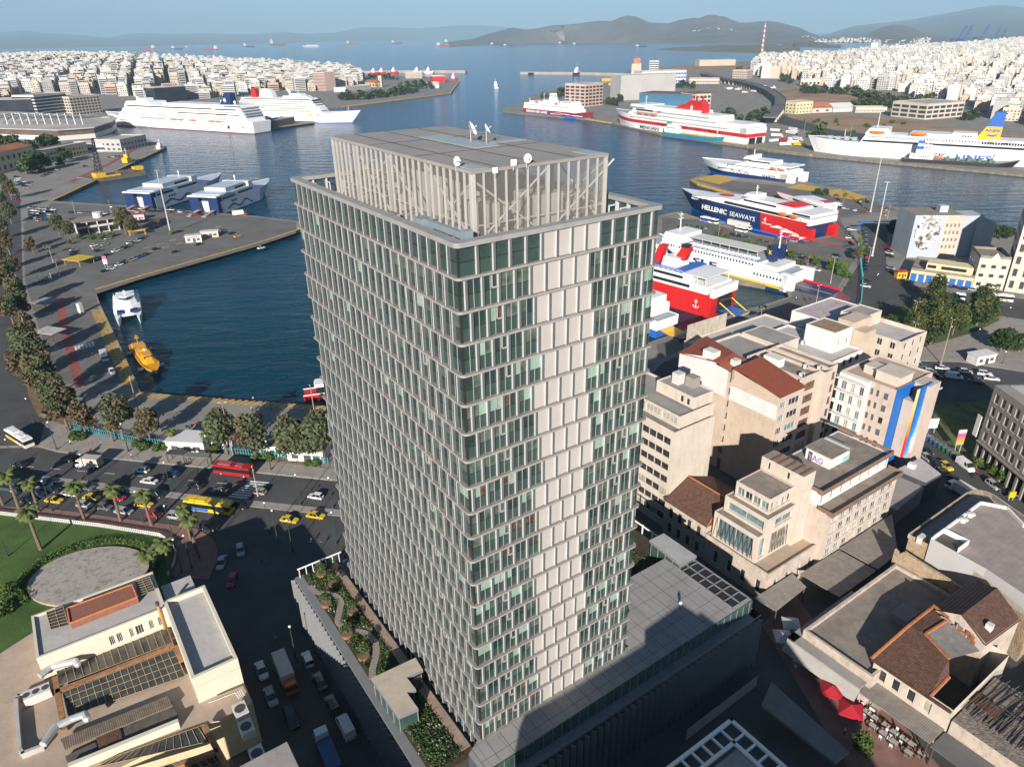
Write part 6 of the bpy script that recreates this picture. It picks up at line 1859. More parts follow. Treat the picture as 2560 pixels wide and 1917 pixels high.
c.part('stern_canopy',SW,lambda b:(c.box(b,LL*.06,LL*.3,-8.4,8.4,15.6,15.9),[c.box(b,LL*.07+k*4,LL*.07+k*4+.2,sg*8.2-.1,sg*8.2+.1,12.6,15.6)for k in range(4)for sg in(-1,1)]))
c.part('funnel',[SRED,SBLACK],lambda b:[(c.taper(b,LL*.40,LL*.50,3,15.5+3,24,fs=3,bs=-2,m=0),c.taper(b,LL*.392,LL*.455,3.1,24,25.2,fs=1,bs=-1,m=1))])
c.part('second_funnel',[SRED],lambda b:c.taper(b,LL*.66,LL*.74,3,15.5,23,fs=3,bs=-2))
c.part('stern_opening',[SGLASS,SW,SYEL],lambda b:(c.box(b,-1.6,.4,-4.5,4.5,1.2,8.2,0),c.box(b,-1.0,.5,2.8,4.4,1.2,8.2,1),c.box(b,-1.3,.6,-8.5,8.5,8.6,12.4,1),b.tube(c.p(-1.6,-4.4,6),c.p(-9,-4.4,2.2),.3,n=5,m=2),b.tube(c.p(-1.6,4.4,6),c.p(-9,4.4,2.2),.3,n=5,m=2)))
c.part('stern_ramp',[SBLUE,SYEL],lambda b:(b.obox(c.p(-1.5,-4,2.4),-c.u*10-UP*.3,c.n*8,UP*.3,0),b.obox(c.p(-10.5,-4,2.5),-c.u*1,c.n*8,UP*.25,1)))
c.part('anchor_emblem',SW,lambda b:(b.tube(c.p(LL*.14,-8.6,3),c.p(LL*.14,-8.6,6.4),.16,n=4),c.box(b,LL*.125,LL*.155,-8.7,-8.55,5.4,5.7),[b.tube(c.p(LL*.14+1.5*math.cos(R(200+20*k)),-8.6,4.4+1.5*math.sin(R(200+20*k))),c.p(LL*.14+1.5*math.cos(R(220+20*k)),-8.6,4.4+1.5*math.sin(R(220+20*k))),.16,n=4)for k in range(7)]))
c.rail(LL*.3,LL*.85,-8.3,15.4);c.mast(LL*.52,19.5,6)
c=Ship('ferry','blue and white ferry stern with a striped ramp, mostly hidden by the tower','ferry',(1638,846),(1520,800),12)
c.hull([(-1,0),(3,1),(7,1)],[SBLUE,SW,SDECK],bow=.25,rake=4,deckm=2);c.part('superstructure',SW,lambda b:(c.taper(b,4,c.L*.8,11,7,11,fs=1),c.taper(b,5,c.L*.6,9,11,14,fs=1)));c.part('stern_ramp',[SYEL,SRED,SBLUE],lambda b:[b.obox(c.p(-.2,-3.5,2.6-q*.25),-c.u*6-UP*.8,c.n*7,UP*.22,q)for q in range(3)])
c=Ship('catamaran','white twin-hull boat with dark blue windscreen by the hatched quay','catamaran',(318,775),(327,862),9.5,length=27)
c.o=P(322,765,WATER_Z);c.u=(P(328,842,WATER_Z)-c.o).normalized();c.n=Vector((-c.u.y,c.u.x,0))
def f(b):
 for sg in(-1,1):
  rings=[]
  for t,w in((0,1.3),(.6,1.4),(.85,.9),(1.0,.06)):
   rings.append([c.p(27*t,sg*3.9-w,3.2),c.p(27*t,sg*3.9+w,3.2),c.p(26*t,sg*3.9+w*.6,-.5),c.p(26*t,sg*3.9-w*.6,-.5)])
  b.loft(rings)
c.part('twin_hull',SW,f)
c.part('superstructure',SW,lambda b:(c.taper(b,0,22,10.2,2.6,5.4,fs=3.2,round_=.3),c.taper(b,3,18,8.6,5.4,7.6,fs=3,w2=7,round_=.3),c.taper(b,13,16.5,4.4,7.6,8.6,fs=1.5,round_=.4)))
c.part('windscreen',SNAVY,lambda b:[b.obox(c.p(19.6,-3.9 if sg<0 else 1.0,4.0),c.u*1.6-UP*.9,c.n*2.9,UP*.9+c.u*-.3)for sg in(-1,1)]);c.part('bridge_window',SGLASS,lambda b:c.taper(b,13.4,16.62,4.5,7.8,8.3,fs=.5,round_=.4));c.rail(0,8,-4.6,5.4,1.2,1.2);c.rail(0,8,4.6,5.4,1.2,1.2);c.part('stern_seat',SDECK,lambda b:[c.box(b,1+1.2*k,1.7+1.2*k,-3.5,3.5,5.5,6.1)for k in range(4)]);c.mast(10,7.6,2.6,r=.15)
c=Ship('hydrofoil','yellow hydrofoil passenger boat moored below the white twin-hull boat','hydrofoil',(338,870),(395,940),5.6)
c.o=P(345,872,WATER_Z);c.u=(P(392,938,WATER_Z)-c.o).normalized();c.n=Vector((-c.u.y,c.u.x,0));c.L=(P(392,938,WATER_Z)-c.o).length
LL=c.L
HY=paint('hydrofoil_yellow',(0.60,0.29,0.015))
c.hull([(-.4,1),(.8,0),(2.2,0)],[HY,SNAVY],bow=.35,rake=1.6,pw=1.5)
c.part('cabin',HY,lambda b:(c.taper(b,LL*.06,LL*.78,4.8,2.0,3.3,fs=2,w2=3.9,round_=.25),c.taper(b,LL*.55,LL*.74,3.6,3.3,4.4,fs=1.4,w2=2.8,round_=.2),c.taper(b,LL*.3,LL*.42,2.6,3.3,3.8,fs=.3)))
c.part('wheelhouse_window',SGLASS,lambda b:[b.obox(c.p(LL*.74-.9,-1.5+k*1.05,3.55),c.u*.35-UP*.0,c.n*.9,UP*.65-c.u*.4)for k in range(3)]);c.mast(LL*.12,3.3,3.5,HY,r=.12);c.mast(LL*.5,3.3,1.8,SW,r=.1);c.part('foil_wing',SGREY,lambda b:[c.box(b,LL*x,LL*x+1.6,sg*2.7-.1 if sg>0 else-4.2,4.2 if sg>0 else-2.6,.2,.7)for x in(.1,.72)for sg in(-1,1)])
c=Ship('motor_boat','red and white tour boat with a gangway at the quay beside the tower','boat',(762,1004),(862,990),5)
c.hull([(-.4,0),(1.5,0),(1.9,1),(2.2,1)],[SRED,SW],bow=.3,rake=1.5);c.part('cabin',[SW,SGLASS],lambda b:(c.taper(b,3.5,c.L*.8,4.6,4.2,5.2,fs=1,bs=.5,round_=.15),c.taper(b,4,c.L*.7,4,2,4.2,m=1,fs=.5)));c.part('gangway',F_DARK,lambda b:b.obox(c.p(5,-2.4,2.0),-c.n*4.5-c.u*1.2-UP*.3,c.u*.9,UP*.15))
c=fastcat('small red, white and blue fast boat tucked behind the HELLENIC SEAWAYS ferry',(2052,553),(1930,508),11,6,[(-.5,1),(3,2),(5.5,0)],[SW,SNAVY,SRED],rake=5)
c.part('superstructure',SW,lambda b:(c.taper(b,1,c.L*.75,10,5.4,8.4,fs=7,round_=.2),c.taper(b,4,c.L*.5,7,8.4,10.4,fs=3,round_=.2)));c.band(3,c.L*.6,6.4,7.5,5);c.part('roof_emblem',SRED,lambda b:c.taper(b,2,9,6,10.4,10.7,fs=2))
c=Ship('barge','rusty crane barge with a black lattice crane by the left pier','barge',(232,458),(372,437),22)
RUSTB=mat('barge_rust',(0.13,0.105,0.085),var=.3,scale=.3)
c.hull([(-1,0),(3.0,0)],[RUSTB,RUSTB],bow=.06,rake=0,pw=3);c.part('deck_gear',[SYEL,RUSTB],lambda b:(c.box(b,6,14,-6,2,3,6,0),c.box(b,26,40,-3,5,3,4.5,1),c.box(b,42,50,2,7,3,6.0,0),c.box(b,2,24,-10.5,-9.5,3,4.2,0)))
def f(b):
 q0,q1=[c.p(11+x,y,5)for x in(-2.5,2.5)for y in(-3,1.5)],[c.p(13+x,y,33)for x in(-.6,.6)for y in(-1,0)]
 for a,d in zip(q0,q1):
  b.tube(a,d,.28,n=4)
 for k in range(9):
  for i,j in((0,1),(1,3),(3,2),(2,0)):
   b.tube(q0[i].lerp(q1[i],k/9),q0[j].lerp(q1[j],(k+1)/9),.13,n=4);b.tube(q0[i].lerp(q1[i],(k+1)/9),q0[j].lerp(q1[j],(k+1)/9),.13,n=4)
c.part('crane_boom',SBLACK,f)
def small_boat(label,a,b_,beam,hm,cab=SW,h=2.0,cat='boat',name='boat',grp=None,ch=3.0):
 s=Ship(name,label,cat,a,b_,beam,None,grp)
 s.hull([(-.5,0),(h,0)],[hm,SDECK],bow=.35,rake=s.L*.08,sheer=h*.4,deckm=1)
 s.part('cabin',cab,lambda b:(s.taper(b,s.L*.2,s.L*.6,beam*.7,h-.3,h+ch,fs=.4),s.taper(b,s.L*.35,s.L*.55,beam*.5,h+ch,h+ch*1.7,fs=.3)))
 s.mast(s.L*.45,h+ch*1.6,ch*1.5,SW,r=.15)
 return s
small_boat('green tug with a yellow wheelhouse behind the crane barge',(318,415),(346,408),8,paint('tug_green',(.03,.10,.06)),SYEL,2.5,'tug','tug',ch=4)
small_boat('grey launch at the tip of the left pier',(386,379),(404,372),6,SGREY,SW,2.2)
small_boat('little white launch with a wake, alone in the harbour mouth',(1236,222),(1231,214),9,SW,SW,3.0,ch=5)
small_boat('white tanker moored at the right breakwater',(1441,189),(1455,187),12,SNAVY,SW,7,'ship','ship',ch=8)
b_=small_boat('dark barge lying along the right breakwater',(1326,187),(1374,185),14,SBLACK,SBLACK,5,'barge','barge',ch=1)
for k,(x,y,c_)in enumerate(((925,187,SRED),(945,186,SRED),(975,185,SRED),(1033,184,SW),(1062,184,SW),(1125,203,SRED))):
 later(small_boat('',(x,y),(x+18,y),11,c_,SW,6,'ship','ship','boats in the outer basin of the left shore',ch=7).root,('red' if c_ is SRED else 'white')+' boat in the outer basin','ship','boats in the outer basin of the left shore')
wake=MB();a,d=P(1232,222,WATER_Z+.05),P(1150,245,WATER_Z+.05)
def cargo(px0,px1,py,hm,aft_left=True):
 s=Ship('cargo_ship','','cargo ship',(px0 if aft_left else px1,py),(px1 if aft_left else px0,py),28,None,'cargo ships anchored off the harbour')
 h=s.L*.045
 s.hull([(-1,0),(h,0)],[hm,RUSTB],bow=.12,rake=h*.5,sheer=h*.3,deckm=1)
 s.part('bridge_house',SW,lambda b:(s.taper(b,s.L*.04,s.L*.17,24,h,h*2.6),s.taper(b,s.L*.07,s.L*.13,10,h*2.6,h*3.3)))
 s.part('deck_crane',RUSTB,lambda b:[b.tube(s.p(s.L*(.3+.17*k),0,h),s.p(s.L*(.3+.17*k),0,h*2.1),h*.16,n=5)for k in range(4)])
 later(s.root,{'ship_red':'red-hulled','ship_black':'dark-hulled','ship_navy':'blue-hulled','ship_maroon':'maroon-hulled','ship_grey_white':'grey'}.get(hm.name,'pale')+' cargo ship at anchor','cargo ship','cargo ships anchored off the harbour')
for q in((352,384,125,SRED,0),(428,454,124.5,SBLACK,1),(452,466,121,SRED,0),(506,541,126,SRED,0),(608,634,118.5,SBLACK,1),(674,713,114.5,SMAR,1),(866,890,112,SRED,1),(978,1003,110.5,SMAR,1),(1090,1124,116.5,SRED,1),(1110,1142,109.5,SMAR,1),(1225,1248,113.5,SNAVY,1),(1258,1278,116,SNAVY,1),(1395,1414,110.5,SBLACK,1),(1431,1450,112.5,SMAR,1),(1588,1615,118,SNAVY,1)):
 cargo(*q)
s_=Ship('car_carrier','boxy white car carrier anchored far out, above the left cruise ships','cargo ship',(794,119),(755,119),32)
s_.hull([(-1,1),(14,0),(20,0)],[SW,SGREY],bow=.08,rake=6);s_.part('deckhouse',SW,lambda b:s_.taper(b,s_.L*.1,s_.L*.75,30,20,30,fs=4))
s_=Ship('ship','white and red ship crossing the strait on the right, seen from astern','ship',(2192,127),(2204,126),40)
s_.hull([(-1,1),(14,0),(18,0)],[SW,SRED],bow=.3);s_.part('deckhouse',[SW,SRED],lambda b:(s_.taper(b,4,s_.L*.8,34,18,40,fs=4),s_.taper(b,2,s_.L*.4,36,6,16,m=1)))
s_=Ship('sailing_boat','tiny white sailing boat on the open sea, far left','sailing boat',(103,144),(108,144),5)
s_.hull([(-1,0),(2,0)],[SW],bow=.4,rake=2);s_.part('sail',SW,lambda b:(b.poly([s_.p(1,0,3),s_.p(s_.L*.9,0,3),s_.p(s_.L*.5,0,20)]),b.tube(s_.p(s_.L*.5,0,0),s_.p(s_.L*.5,0,21),.4,n=5)))
# port buildings, towns, trees
def HTP(px,py,top):
 """height that brings a point above ground pixel (px, py) up to image row top"""
 a=P(px,py)
 lo,hi=0.0,300.0
 for _ in range(40):
  m=(lo+hi)/2
  if PXY((a.x,a.y,m))[1]>top:
   lo=m
  else:
   hi=m
 return lo
FW={k:mat('town_'+k,c,rough=0.9,var=0.08,scale=0.03,stain=0.2,stain_col=tuple(x*.7 for x in c),stretch=4)for k,c in dict(white=(0.54,0.53,0.51),cream=(0.52,0.455,0.375),sand=(0.50,0.41,0.31),grey=(0.38,0.37,0.36),pink=(0.54,0.38,0.32),ochre=(0.48,0.33,0.17),blue=(0.38,0.44,0.50)).items()}
FW_ROOF=mat('town_flat_roof',(0.40,0.37,0.34),rough=0.95,var=0.25,scale=0.02)
FW_TILE=mat('town_tile_roof',(0.36,0.13,0.075),rough=0.9,var=0.25,scale=0.1)
FW_BROWN=mat('town_brown_roof',(0.14,0.08,0.06),rough=0.9,var=0.25,scale=0.05)
FW_GLASS=glass('town_window',(0.05,0.055,0.065),var=0.4,scale=0.05)
FW_BLACK=glass('town_black_glass',(0.02,0.025,0.035),var=0.5,scale=0.05)
def bx(name,label,cat,x0,y0,x1,y1,top,depth,wm,rm,cols=0,rows=0,wf=0.55,hf=0.5,par=1.0,gm=None,pitched=0,z0=0,band=False):
 """box building whose front foot runs between two surveyed ground pixels"""
 a,c=P(x0,y0),P(x1,y1)
 h=HTP(x0,y0,top)
 u=(c-a).normalized();n=Vector((-u.y,u.x,0))
 if n.y<0:
  n=-n
 L=(c-a).length
 o=thing(name,label,cat,(a+c)/2)
 b=MB();b.obox(a,u*L,n*depth,UP*h);b.build('wall',wm,o)
 b=MB()
 if pitched:
  q=[a-u-n,a+u*(L+1)-n,a+u*(L+1)+n*(depth+1),a-u+n*(depth+1)]
  r0,r1=a+u*(-1 if pitched==1 else depth*.4)+n*depth/2,a+u*(L+(1 if pitched==1 else-depth*.4))+n*depth/2
  k=depth*.22
  q=[p+UP*h for p in q];r0=r0+UP*(h+k);r1=r1+UP*(h+k)
  b.poly([q[0],q[1],r1,r0]);b.poly([q[2],q[3],r0,r1]);b.poly([q[3],q[0],r0]);b.poly([q[1],q[2],r1])
 else:
  t=min(.5,depth*.1)
  b.obox(a+UP*h,u*L,n*depth,UP*.15)
  for(p,e,f)in((a,u*L,n*t),(a+n*(depth-t),u*L,n*t),(a+n*t,u*t,n*(depth-2*t)),(a+u*(L-t)+n*t,u*t,n*(depth-2*t))):
   b.obox(p+UP*(h+.15),e,f,UP*par)
 b.build('roof',rm,o)
 gm=gm or FW_GLASS
 if rows:
  fh=h/(rows+.4)
  for k in range(rows):
   b=MB();z=fh*(k+.35)
   if band:
    b.obox(a+UP*z-n*.15,u*L,n*.4,UP*fh*hf);b.obox(a+UP*z-u*.15,u*.4,n*depth,UP*fh*hf)
   else:
    for i in range(cols):
     b.obox(a+u*(L*(i+.5-wf/2)/cols)+UP*z-n*.12,u*(L*wf/cols),n*.3,UP*fh*hf)
    m_=max(2,int(cols*depth/L))
    for i in range(m_):
     b.obox(a+n*(depth*(i+.5-wf/2)/m_)+UP*z-u*.12,n*(depth*wf/m_),u*.3,UP*fh*hf);b.obox(a+u*(L-.18)+n*(depth*(i+.5-wf/2)/m_)+UP*z,n*(depth*wf/m_),u*.3,UP*fh*hf)
   b.build('window_row',gm,o)
 o['h']=h
 return o,a,u,n,L,h
W_,C_w,SA_,GR_,PK_,OC_=FW['white'],FW['cream'],FW['sand'],FW['grey'],FW['pink'],FW['ochre']
for q in(('office_block','black glass office block at the left edge behind the terminal','office block',-40,303,92,299,252,35,FW_BLACK,FW_ROOF,0,0),('office_block','office block with white horizontal bands next to the black glass one','office block',100,299,178,289,240,40,W_,FW_ROOF,1,7,1,.62,1,FW_BLACK,0,0,True),('office_block','beige block with a square grid of balconies, behind the cruise ship bow','office block',184,291,258,283,244,35,C_w,FW_ROOF,9,6,.68,.62),('long_building','long pale building with an orange tiled roof on the peninsula skyline','building',545,204,614,203,182,45,W_,FW_TILE,14,2,.4,.55,1,None,2),('office_block','white block with dark window bands left of the balcony cruise ship','office block',557,244,590,243,214,20,W_,FW_ROOF,1,6,1,.45,1,None,0,0,True),('apartment_block','tall pinkish block with banded floors behind the balcony cruise ship','apartment block',786,227,816,228,182,30,PK_,FW_ROOF,1,12,1,.4,1,None,0,0,True),('apartment_block','tall cream tower block on the skyline above the orange tiled roof','apartment block',492,190,512,190,160,22,C_w,FW_ROOF,4,9),('apartment_block','paired cream tower block on the skyline, right of its twin','apartment block',520,188,536,188,165,22,SA_,FW_ROOF,4,9),('low_building','long low white quay building beside the left pier','building',172,382,308,378,362,22,W_,FW_ROOF,1,1,1,.4,.5,None,0,0,True),('low_building','grey-fronted quay building at the tip of the left pier','building',306,380,370,366,352,30,GR_,FW_ROOF,8,2,.5,.4),('customs_house','yellow house with a terracotta roof at the left edge by the pier','house',-20,440,92,412,388,16,W_YELLOW,FW_TILE,8,2,.4,.5,1,None,2),('customs_house','yellow two-storey building with grey roof and dark window bands by the pier','building',96,412,222,384,383,14,W_YELLOW,FW_ROOF,16,2,.6,.5),('warehouse','white hall with a big red side wall at the tip of the left park','warehouse',1082,207,1114,206,192,40,SRED,W_,0,0),('office_block','grey flat office beside the red-walled hall','building',1014,197,1056,196,183,30,C_w,FW_ROOF,10,3),('church','small yellow church with a terracotta roof in the left park','church',914,218,938,219,206,22,OC_,FW_TILE,3,1,.4,.5,1,None,1),('clock_tower','slender sand-coloured clock tower in the left park','clock tower',947,218,955,218,191,8,C_w,SA_,1,3,.4,.3),('pavilion','green shed with an orange flat roof among the park trees','pavilion',870,247,912,243,236,25,mat('dark_green_wall',(.03,.09,.06)),FW_TILE,0,0,.5,.5,.3),('tent','white arched tent near the tip of the left park','tent',1072,222,1098,221,212,22,W_,W_,0,0,.5,.5,1,None,1),('warehouse','long white shed roof behind the balcony cruise ship bow','warehouse',865,231,928,223,221,30,W_,W_,0,0),('grain_silo','abandoned block with a grey painted side and pink brick frame','silo',1462,268,1506,263,213,42,PK_,FW_ROOF,5,6,.75,.6),('grain_silo','big grey concrete grain silo with a scalloped top','silo',1550,252,1686,246,191,40,GR_,GR_,0,0),('silo_tower','concrete silo tower carrying a faded orange rooftop sign','silo',1578,188,1602,188,161,20,SA_,FW_ROOF,0,0),('control_tower','white and blue harbour control tower with banded floors','tower',1622,176,1646,176,152,25,W_,SBLUE,1,4,1,.45,1,None,0,0,True),('office_block','long white and blue office behind the grain silo','office block',1604,212,1714,208,180,40,W_,FW_ROOF,16,3,.7,.5,1,SBLUE),('factory','long low cream hall by the flyover','factory',1722,210,1798,210,198,40,C_w,FW_ROOF,20,1),('mural_warehouse','warehouse with a blue and sand wall painting and a brown roof','warehouse',1596,274,1734,281,233,45,grad_mat('wall_painting',[(0,(.30,.27,.20)),(.35,(.22,.30,.33)),(.6,(.06,.17,.26)),(1,(.04,.13,.22))],(0,0,1),-6,32,.55),FW_BROWN,0,0,.5,.5,.4),('warehouse','brick-framed end block with a grid of openings, right of the wall painting','warehouse',1735,282,1774,280,236,40,SA_,FW_BROWN,4,4,.72,.6),('fort','old stone range with small towers on the far headland','fort',1748,166,1838,164,152,40,SA_,FW_ROOF,0,0),('stone_house','rubble stone house alone on the far headland','house',1746,164,1770,164,155,25,SA_,SA_,2,1,.3,.3,1,None,1),('office_block','grey-sand framed building beside the flyover','building',1830,196,1866,197,176,30,SA_,FW_ROOF,8,3,.6,.5),('apartment_block','yellow three-storey block below the flyover bend','building',1988,286,2029,283,257,20,W_YELLOW,FW_ROOF,5,3,.35,.4),('shed','cream shed with a red roof, right of the yellow block','shed',2031,283,2079,281,271,30,C_w,FW_TILE,2,1,.3,.5,1,None,1),('shed','white low-pitched shed between the red roof and the long cream building','shed',2082,281,2136,279,272,28,W_,W_,0,0,.5,.5,1,None,1),('long_building','long low cream building on the dry slope','building',2138,282,2216,282,270,18,C_w,SA_,12,1,.4,.4),('concrete_building','big open-framed concrete building above the ANEK ferry','building',2312,300,2404,292,262,50,C_w,FW_ROOF,6,3,.8,.62),('long_building','cream building half hidden by trees, left of the slab blocks','building',2000,216,2050,216,199,20,C_w,FW_ROOF,5,1),('office_block','blue-grey low office beside the hillside trees','building',2083,222,2116,222,200,20,FW['blue'],FW_ROOF,8,3),('apartment_slab','first long slab block from the left on the far slope','apartment block',2240,196,2310,190,166,14,W_,FW_ROOF,1,5,1,.4,1,None,0,0,True),('apartment_slab','tall narrow white slab end among the far slab blocks','apartment block',2386,203,2404,203,170,40,W_,FW_ROOF,0,0),('apartment_slab','long slab block right of the narrow white slab end','apartment block',2436,205,2500,197,172,14,W_,FW_ROOF,1,5,1,.4,1,None,0,0,True),('apartment_slab','second long slab block from the right edge','apartment block',2515,216,2585,206,178,14,C_w,FW_ROOF,1,5,1,.4,1,None,0,0,True),('apartment_block','bright pink block in the far right town','apartment block',2268,162,2284,162,146,20,PK_,FW_ROOF,3,4),('apartment_block','tall white block on the dry slope above the ANEK ferry stern','apartment block',2497,262,2524,258,240,20,W_,FW_ROOF,5,4)):
 bx(*q)
o,a,u,n,L,h=bx('office_block','dark glass block with a red-lettered rooftop sign VANOS S.A.','office block',392,258,470,252,221,40,FW_BLACK,FW_ROOF,9,5,.9,.8,1,FW_BLACK)
b=MB();b.obox(a+u*L*.26+UP*(h+1),u*L*.52,n*.6,UP*h*.24);b.build('sign_board',W_,o)
text_mesh('VANOS S.A.',h*.2,.1,SRED,'sign_lettering',o,a+u*L*.29+UP*(h+2.2)-n*.3,u,(0,0,1),bold=.1,width=L*.46)
def T_rect(name,parent,p,w,h,m,d=0.3):
 b=MB();b.obox(p,Vector((w,0,0)),Vector((0,d,0)),UP*h);return b.build(name,m,parent)
o=thing('roof_sign','faded orange sign frame on top of the concrete silo tower','sign',P(1583,188)+UP*HTP(1583,188,161));b=MB();p_=Vector(o.location);b.obox(p_,(18,0,0),(0,1,0),UP*15);b.build('sign_board',mat('faded_orange',(.48,.17,.10),var=.3,scale=.1),o)
tp=[P(-40,345),P(150,352),P(240,345),P(282,330),P(292,318),P(52,302),P(-40,300)]
o=thing('ferry_terminal','long low passenger terminal with white roof ribs and leaning posts, upper left','terminal',sum(tp,Vector())/7)
b=MB();b.prism(tp,0,5,0);b.build('base_wall',W_,o)
b=MB();b.prism(tp,5,11,0);b.build('wall',mat('terminal_brown',(.10,.075,.06),var=.3,scale=.1),o)
b=MB();b.prism([p+(p-Vector(o.location)).normalized()*3 for p in tp],11,12.2,0,bottom=True);b.build('roof',FW_ROOF,o)
for k in range(13):
 q=P(lerp(-10,215,k/12),lerp(337,338,k/12))+UP*12.2
 b=MB();b.tube(q,q+Vector((-2,2,13)),.9,.5,5);b.tube(q+Vector((-1,1,7)),P(lerp(40,285,k/12),lerp(308,316,k/12))+UP*13,.5,n=4);b.build('roof_post',W_,o)
b=MB()
for k in range(40):
 q=P(lerp(50,286,k/39),lerp(305,317,k/39))+UP*12.3;b.obox(q,Vector((2.5,0,0)),Vector((1,-14,0)),UP*1.2)
b.build('roof_rib',W_,o)
o,a,u,n,L,h=bx('ferry_terminal','glass-fronted terminal between the two cruise ships','terminal',640,321,684,318,300,30,FW_GLASS,W_,6,2,.8,.7);bx('canopy','dark canopy on the quay between the cruise ships','canopy',684,319,738,309,303,18,F_DARK,GR_)
def box_thing(name,label,cat,px,py,sx,sy,sz,wm,rm,rot=0,over=0.3,door=True,legs=False):
 p=P(px,py);o=thing(name,label,cat,p,0)
 b=MB()
 if legs:
  for i in(-1,1):
   for j in(-1,1):
    q=p+Vector((math.cos(rot)*i*sx*.46-math.sin(rot)*j*sy*.46,math.sin(rot)*i*sx*.46+math.cos(rot)*j*sy*.46,0));b.box(q.x,q.y,0,.18,.18,sz,rot)
  b.build('post',wm,o)
 else:
  b.box(p.x,p.y,0,sx,sy,sz,rot);b.build('wall',wm,o)
 b=MB();b.box(p.x,p.y,sz+.002,sx+over*2,sy+over*2,.22,rot);b.build('roof',rm,o)
 if door and not legs:
  b=MB();q=p+Vector((math.sin(rot),-math.cos(rot),0))*(sy/2+.02)
  for k in(-.28,.05,.3):
   b.box(q.x+math.cos(rot)*sx*k,q.y+math.sin(rot)*sx*k,.15 if k==.05 else 1.0,sx*.18,.08,2.0 if k==.05 else 1.1,rot)
  b.build('opening',F_DARK,o)
 return o
r0=.28
o=thing('port_office','white two-storey port office with open galleries on the ferry pier','building',P(245,585))
A_=P(198,590);u=(P(300,575)-A_).normalized();n=Vector((-u.y,u.x,0));L=(P(300,575)-A_).length
b=MB();b.obox(A_+n*1.5,u*L,n*14,UP*7.0);b.build('wall',W_WHITE,o)
b=MB();b.obox(A_+UP*7.0-u,u*(L+2),n*16,UP*.5);b.obox(A_+UP*3.5,u*L,n*1.6,UP*.5);b.build('roof',RF_CONC,o)
b=MB()
for k in range(5):
 b.obox(A_+u*(L*k/4-.3),u*.6,n*.6,UP*7)
b.obox(A_+UP*4.0,u*L,n*.15,UP*.9);b.build('gallery_post',W_,o)
b=MB();b.obox(A_+n*1.4+UP*4.2,u*L,n*.12,UP*2.4);b.obox(A_+n*1.4+UP*.4,u*L,n*.12,UP*2.8);b.build('gallery_glass',G_DARK,o)
b=MB();q=A_+u*L*.6+n*8+UP*7.5;b.tube(q,q+UP*3.2,2.6,n=12);b.build('roof_tank',W_,o)
box_thing('kiosk','white ticket kiosk lettered SEAJETS on the ferry pier','kiosk',486,604,8.5,4,3.6,W_,W_,r0)
text_mesh('SEAJETS',1.1,.05,SNAVY,'lettering',bpy.data.objects['kiosk'],P(486,604)+Vector((-3.2*math.cos(r0)+2.05*math.sin(r0),-3.2*math.sin(r0)-2.05*math.cos(r0),2.4)),(math.cos(r0),math.sin(r0),0),(0,0,1),width=6.4)
box_thing('kiosk','cream cabin with a blue door, right of the white ticket kiosk','cabin',526,592,9.5,4,3.4,C_w,W_,r0);box_thing('canopy','yellow ribbed shelter by the parked cars on the ferry pier','shelter',200,660,9,11,3.0,SYEL,mat('yellow_sheet',(.55,.38,.04),var=.15,scale=.5,stripe=((1,.2,0),.8,.8,.3)),1.2,.4,False,True);box_thing('canopy','brown roofed open shelter at the end of the port office','shelter',378,566,11,8,3.4,W_,mat('brown_sheet',(.14,.06,.05)),r0,.4,False,True);box_thing('kiosk','small red-roofed white kiosk beside the port office tree','kiosk',351,549,6,5,3.6,W_,SRED,r0)
box_thing('canopy','small yellow shade in front of the brown shelter','shelter',345,588,9,3,2.8,SYEL,SYEL,r0,.2,False,True);box_thing('gate_house','white gate pillar between blue gates on the left quay','gate house',204,783,1.6,1.6,4.2,W_,W_,1.2,.1,False);box_thing('canopy','pale tarpaulin shelter under the left quay trees','shelter',130,845,6,9,3,F_DARK,mat('tarpaulin',(.42,.40,.37),var=.15),1.25,.3,False,True);box_thing('canopy','larger dusty tarpaulin shelter above the other one','shelter',118,770,7,8,3,F_DARK,mat('tarpaulin2',(.26,.25,.24),var=.15),1.25,.3,False,True)
for k,(x,y,sx,sy,lb)in enumerate(((480,1118,11,6,'white kiosk with a flat roof between the palms on the quay'),(560,1115,8,5,'white ticket cabin beside the tall pole on the quay'),(690,1130,7,5,'white cabin with a dark roof left of the forked tree'),(775,1140,10,6,'long white cabin with a sandy roof beside the tower'))):
 box_thing('kiosk',lb,'kiosk',x,y,sx,sy,3.4,W_WHITE,(W_,W_,RF_CONC,RF_TAN)[k],-.12)
box_thing('bus_shelter','glazed bus shelter by the kerb opposite the red bus','bus shelter',500,1160,6.5,2.2,2.7,F_DARK,mat('shelter_roof',(.16,.16,.12)),-.12,.1,False,True);box_thing('bus_shelter','dark bus shelter left of the glazed one','bus shelter',447,1152,5,2.2,2.6,F_DARK,F_DARK,-.12,.1,False,True)
box_thing('kiosk','white container kiosk in the park square shade','kiosk',2450,905,8,4,3.2,W_WHITE,W_WHITE,.3);box_thing('kiosk','red and yellow street kiosk at the avenue corner','kiosk',2250,694,4.5,3,3.0,SYEL,SRED,0)
box_thing('entrance_gate','blue port gate with a white and red sign across the avenue','gate',2190,578,22,2,5.2,SBRIGHT,SBLUE,.05,.3,False,True)
o=thing('apartment_block','block with a huge grey painted picture on its end wall, right waterfront','apartment block',P(2330,620))
z_=17.0
q0,q1,q2,q3=[P(*g(2240,500,*q,6.9),4)for q in((205,860),(725,860),(1070,880),(1100,900))]
hM=21.0
mural=bpy.data.materials.new('abstract_mural');mural.use_nodes=True;t=mural.node_tree;bs=t.nodes['Principled BSDF'];bs.inputs['Roughness'].default_value=.9
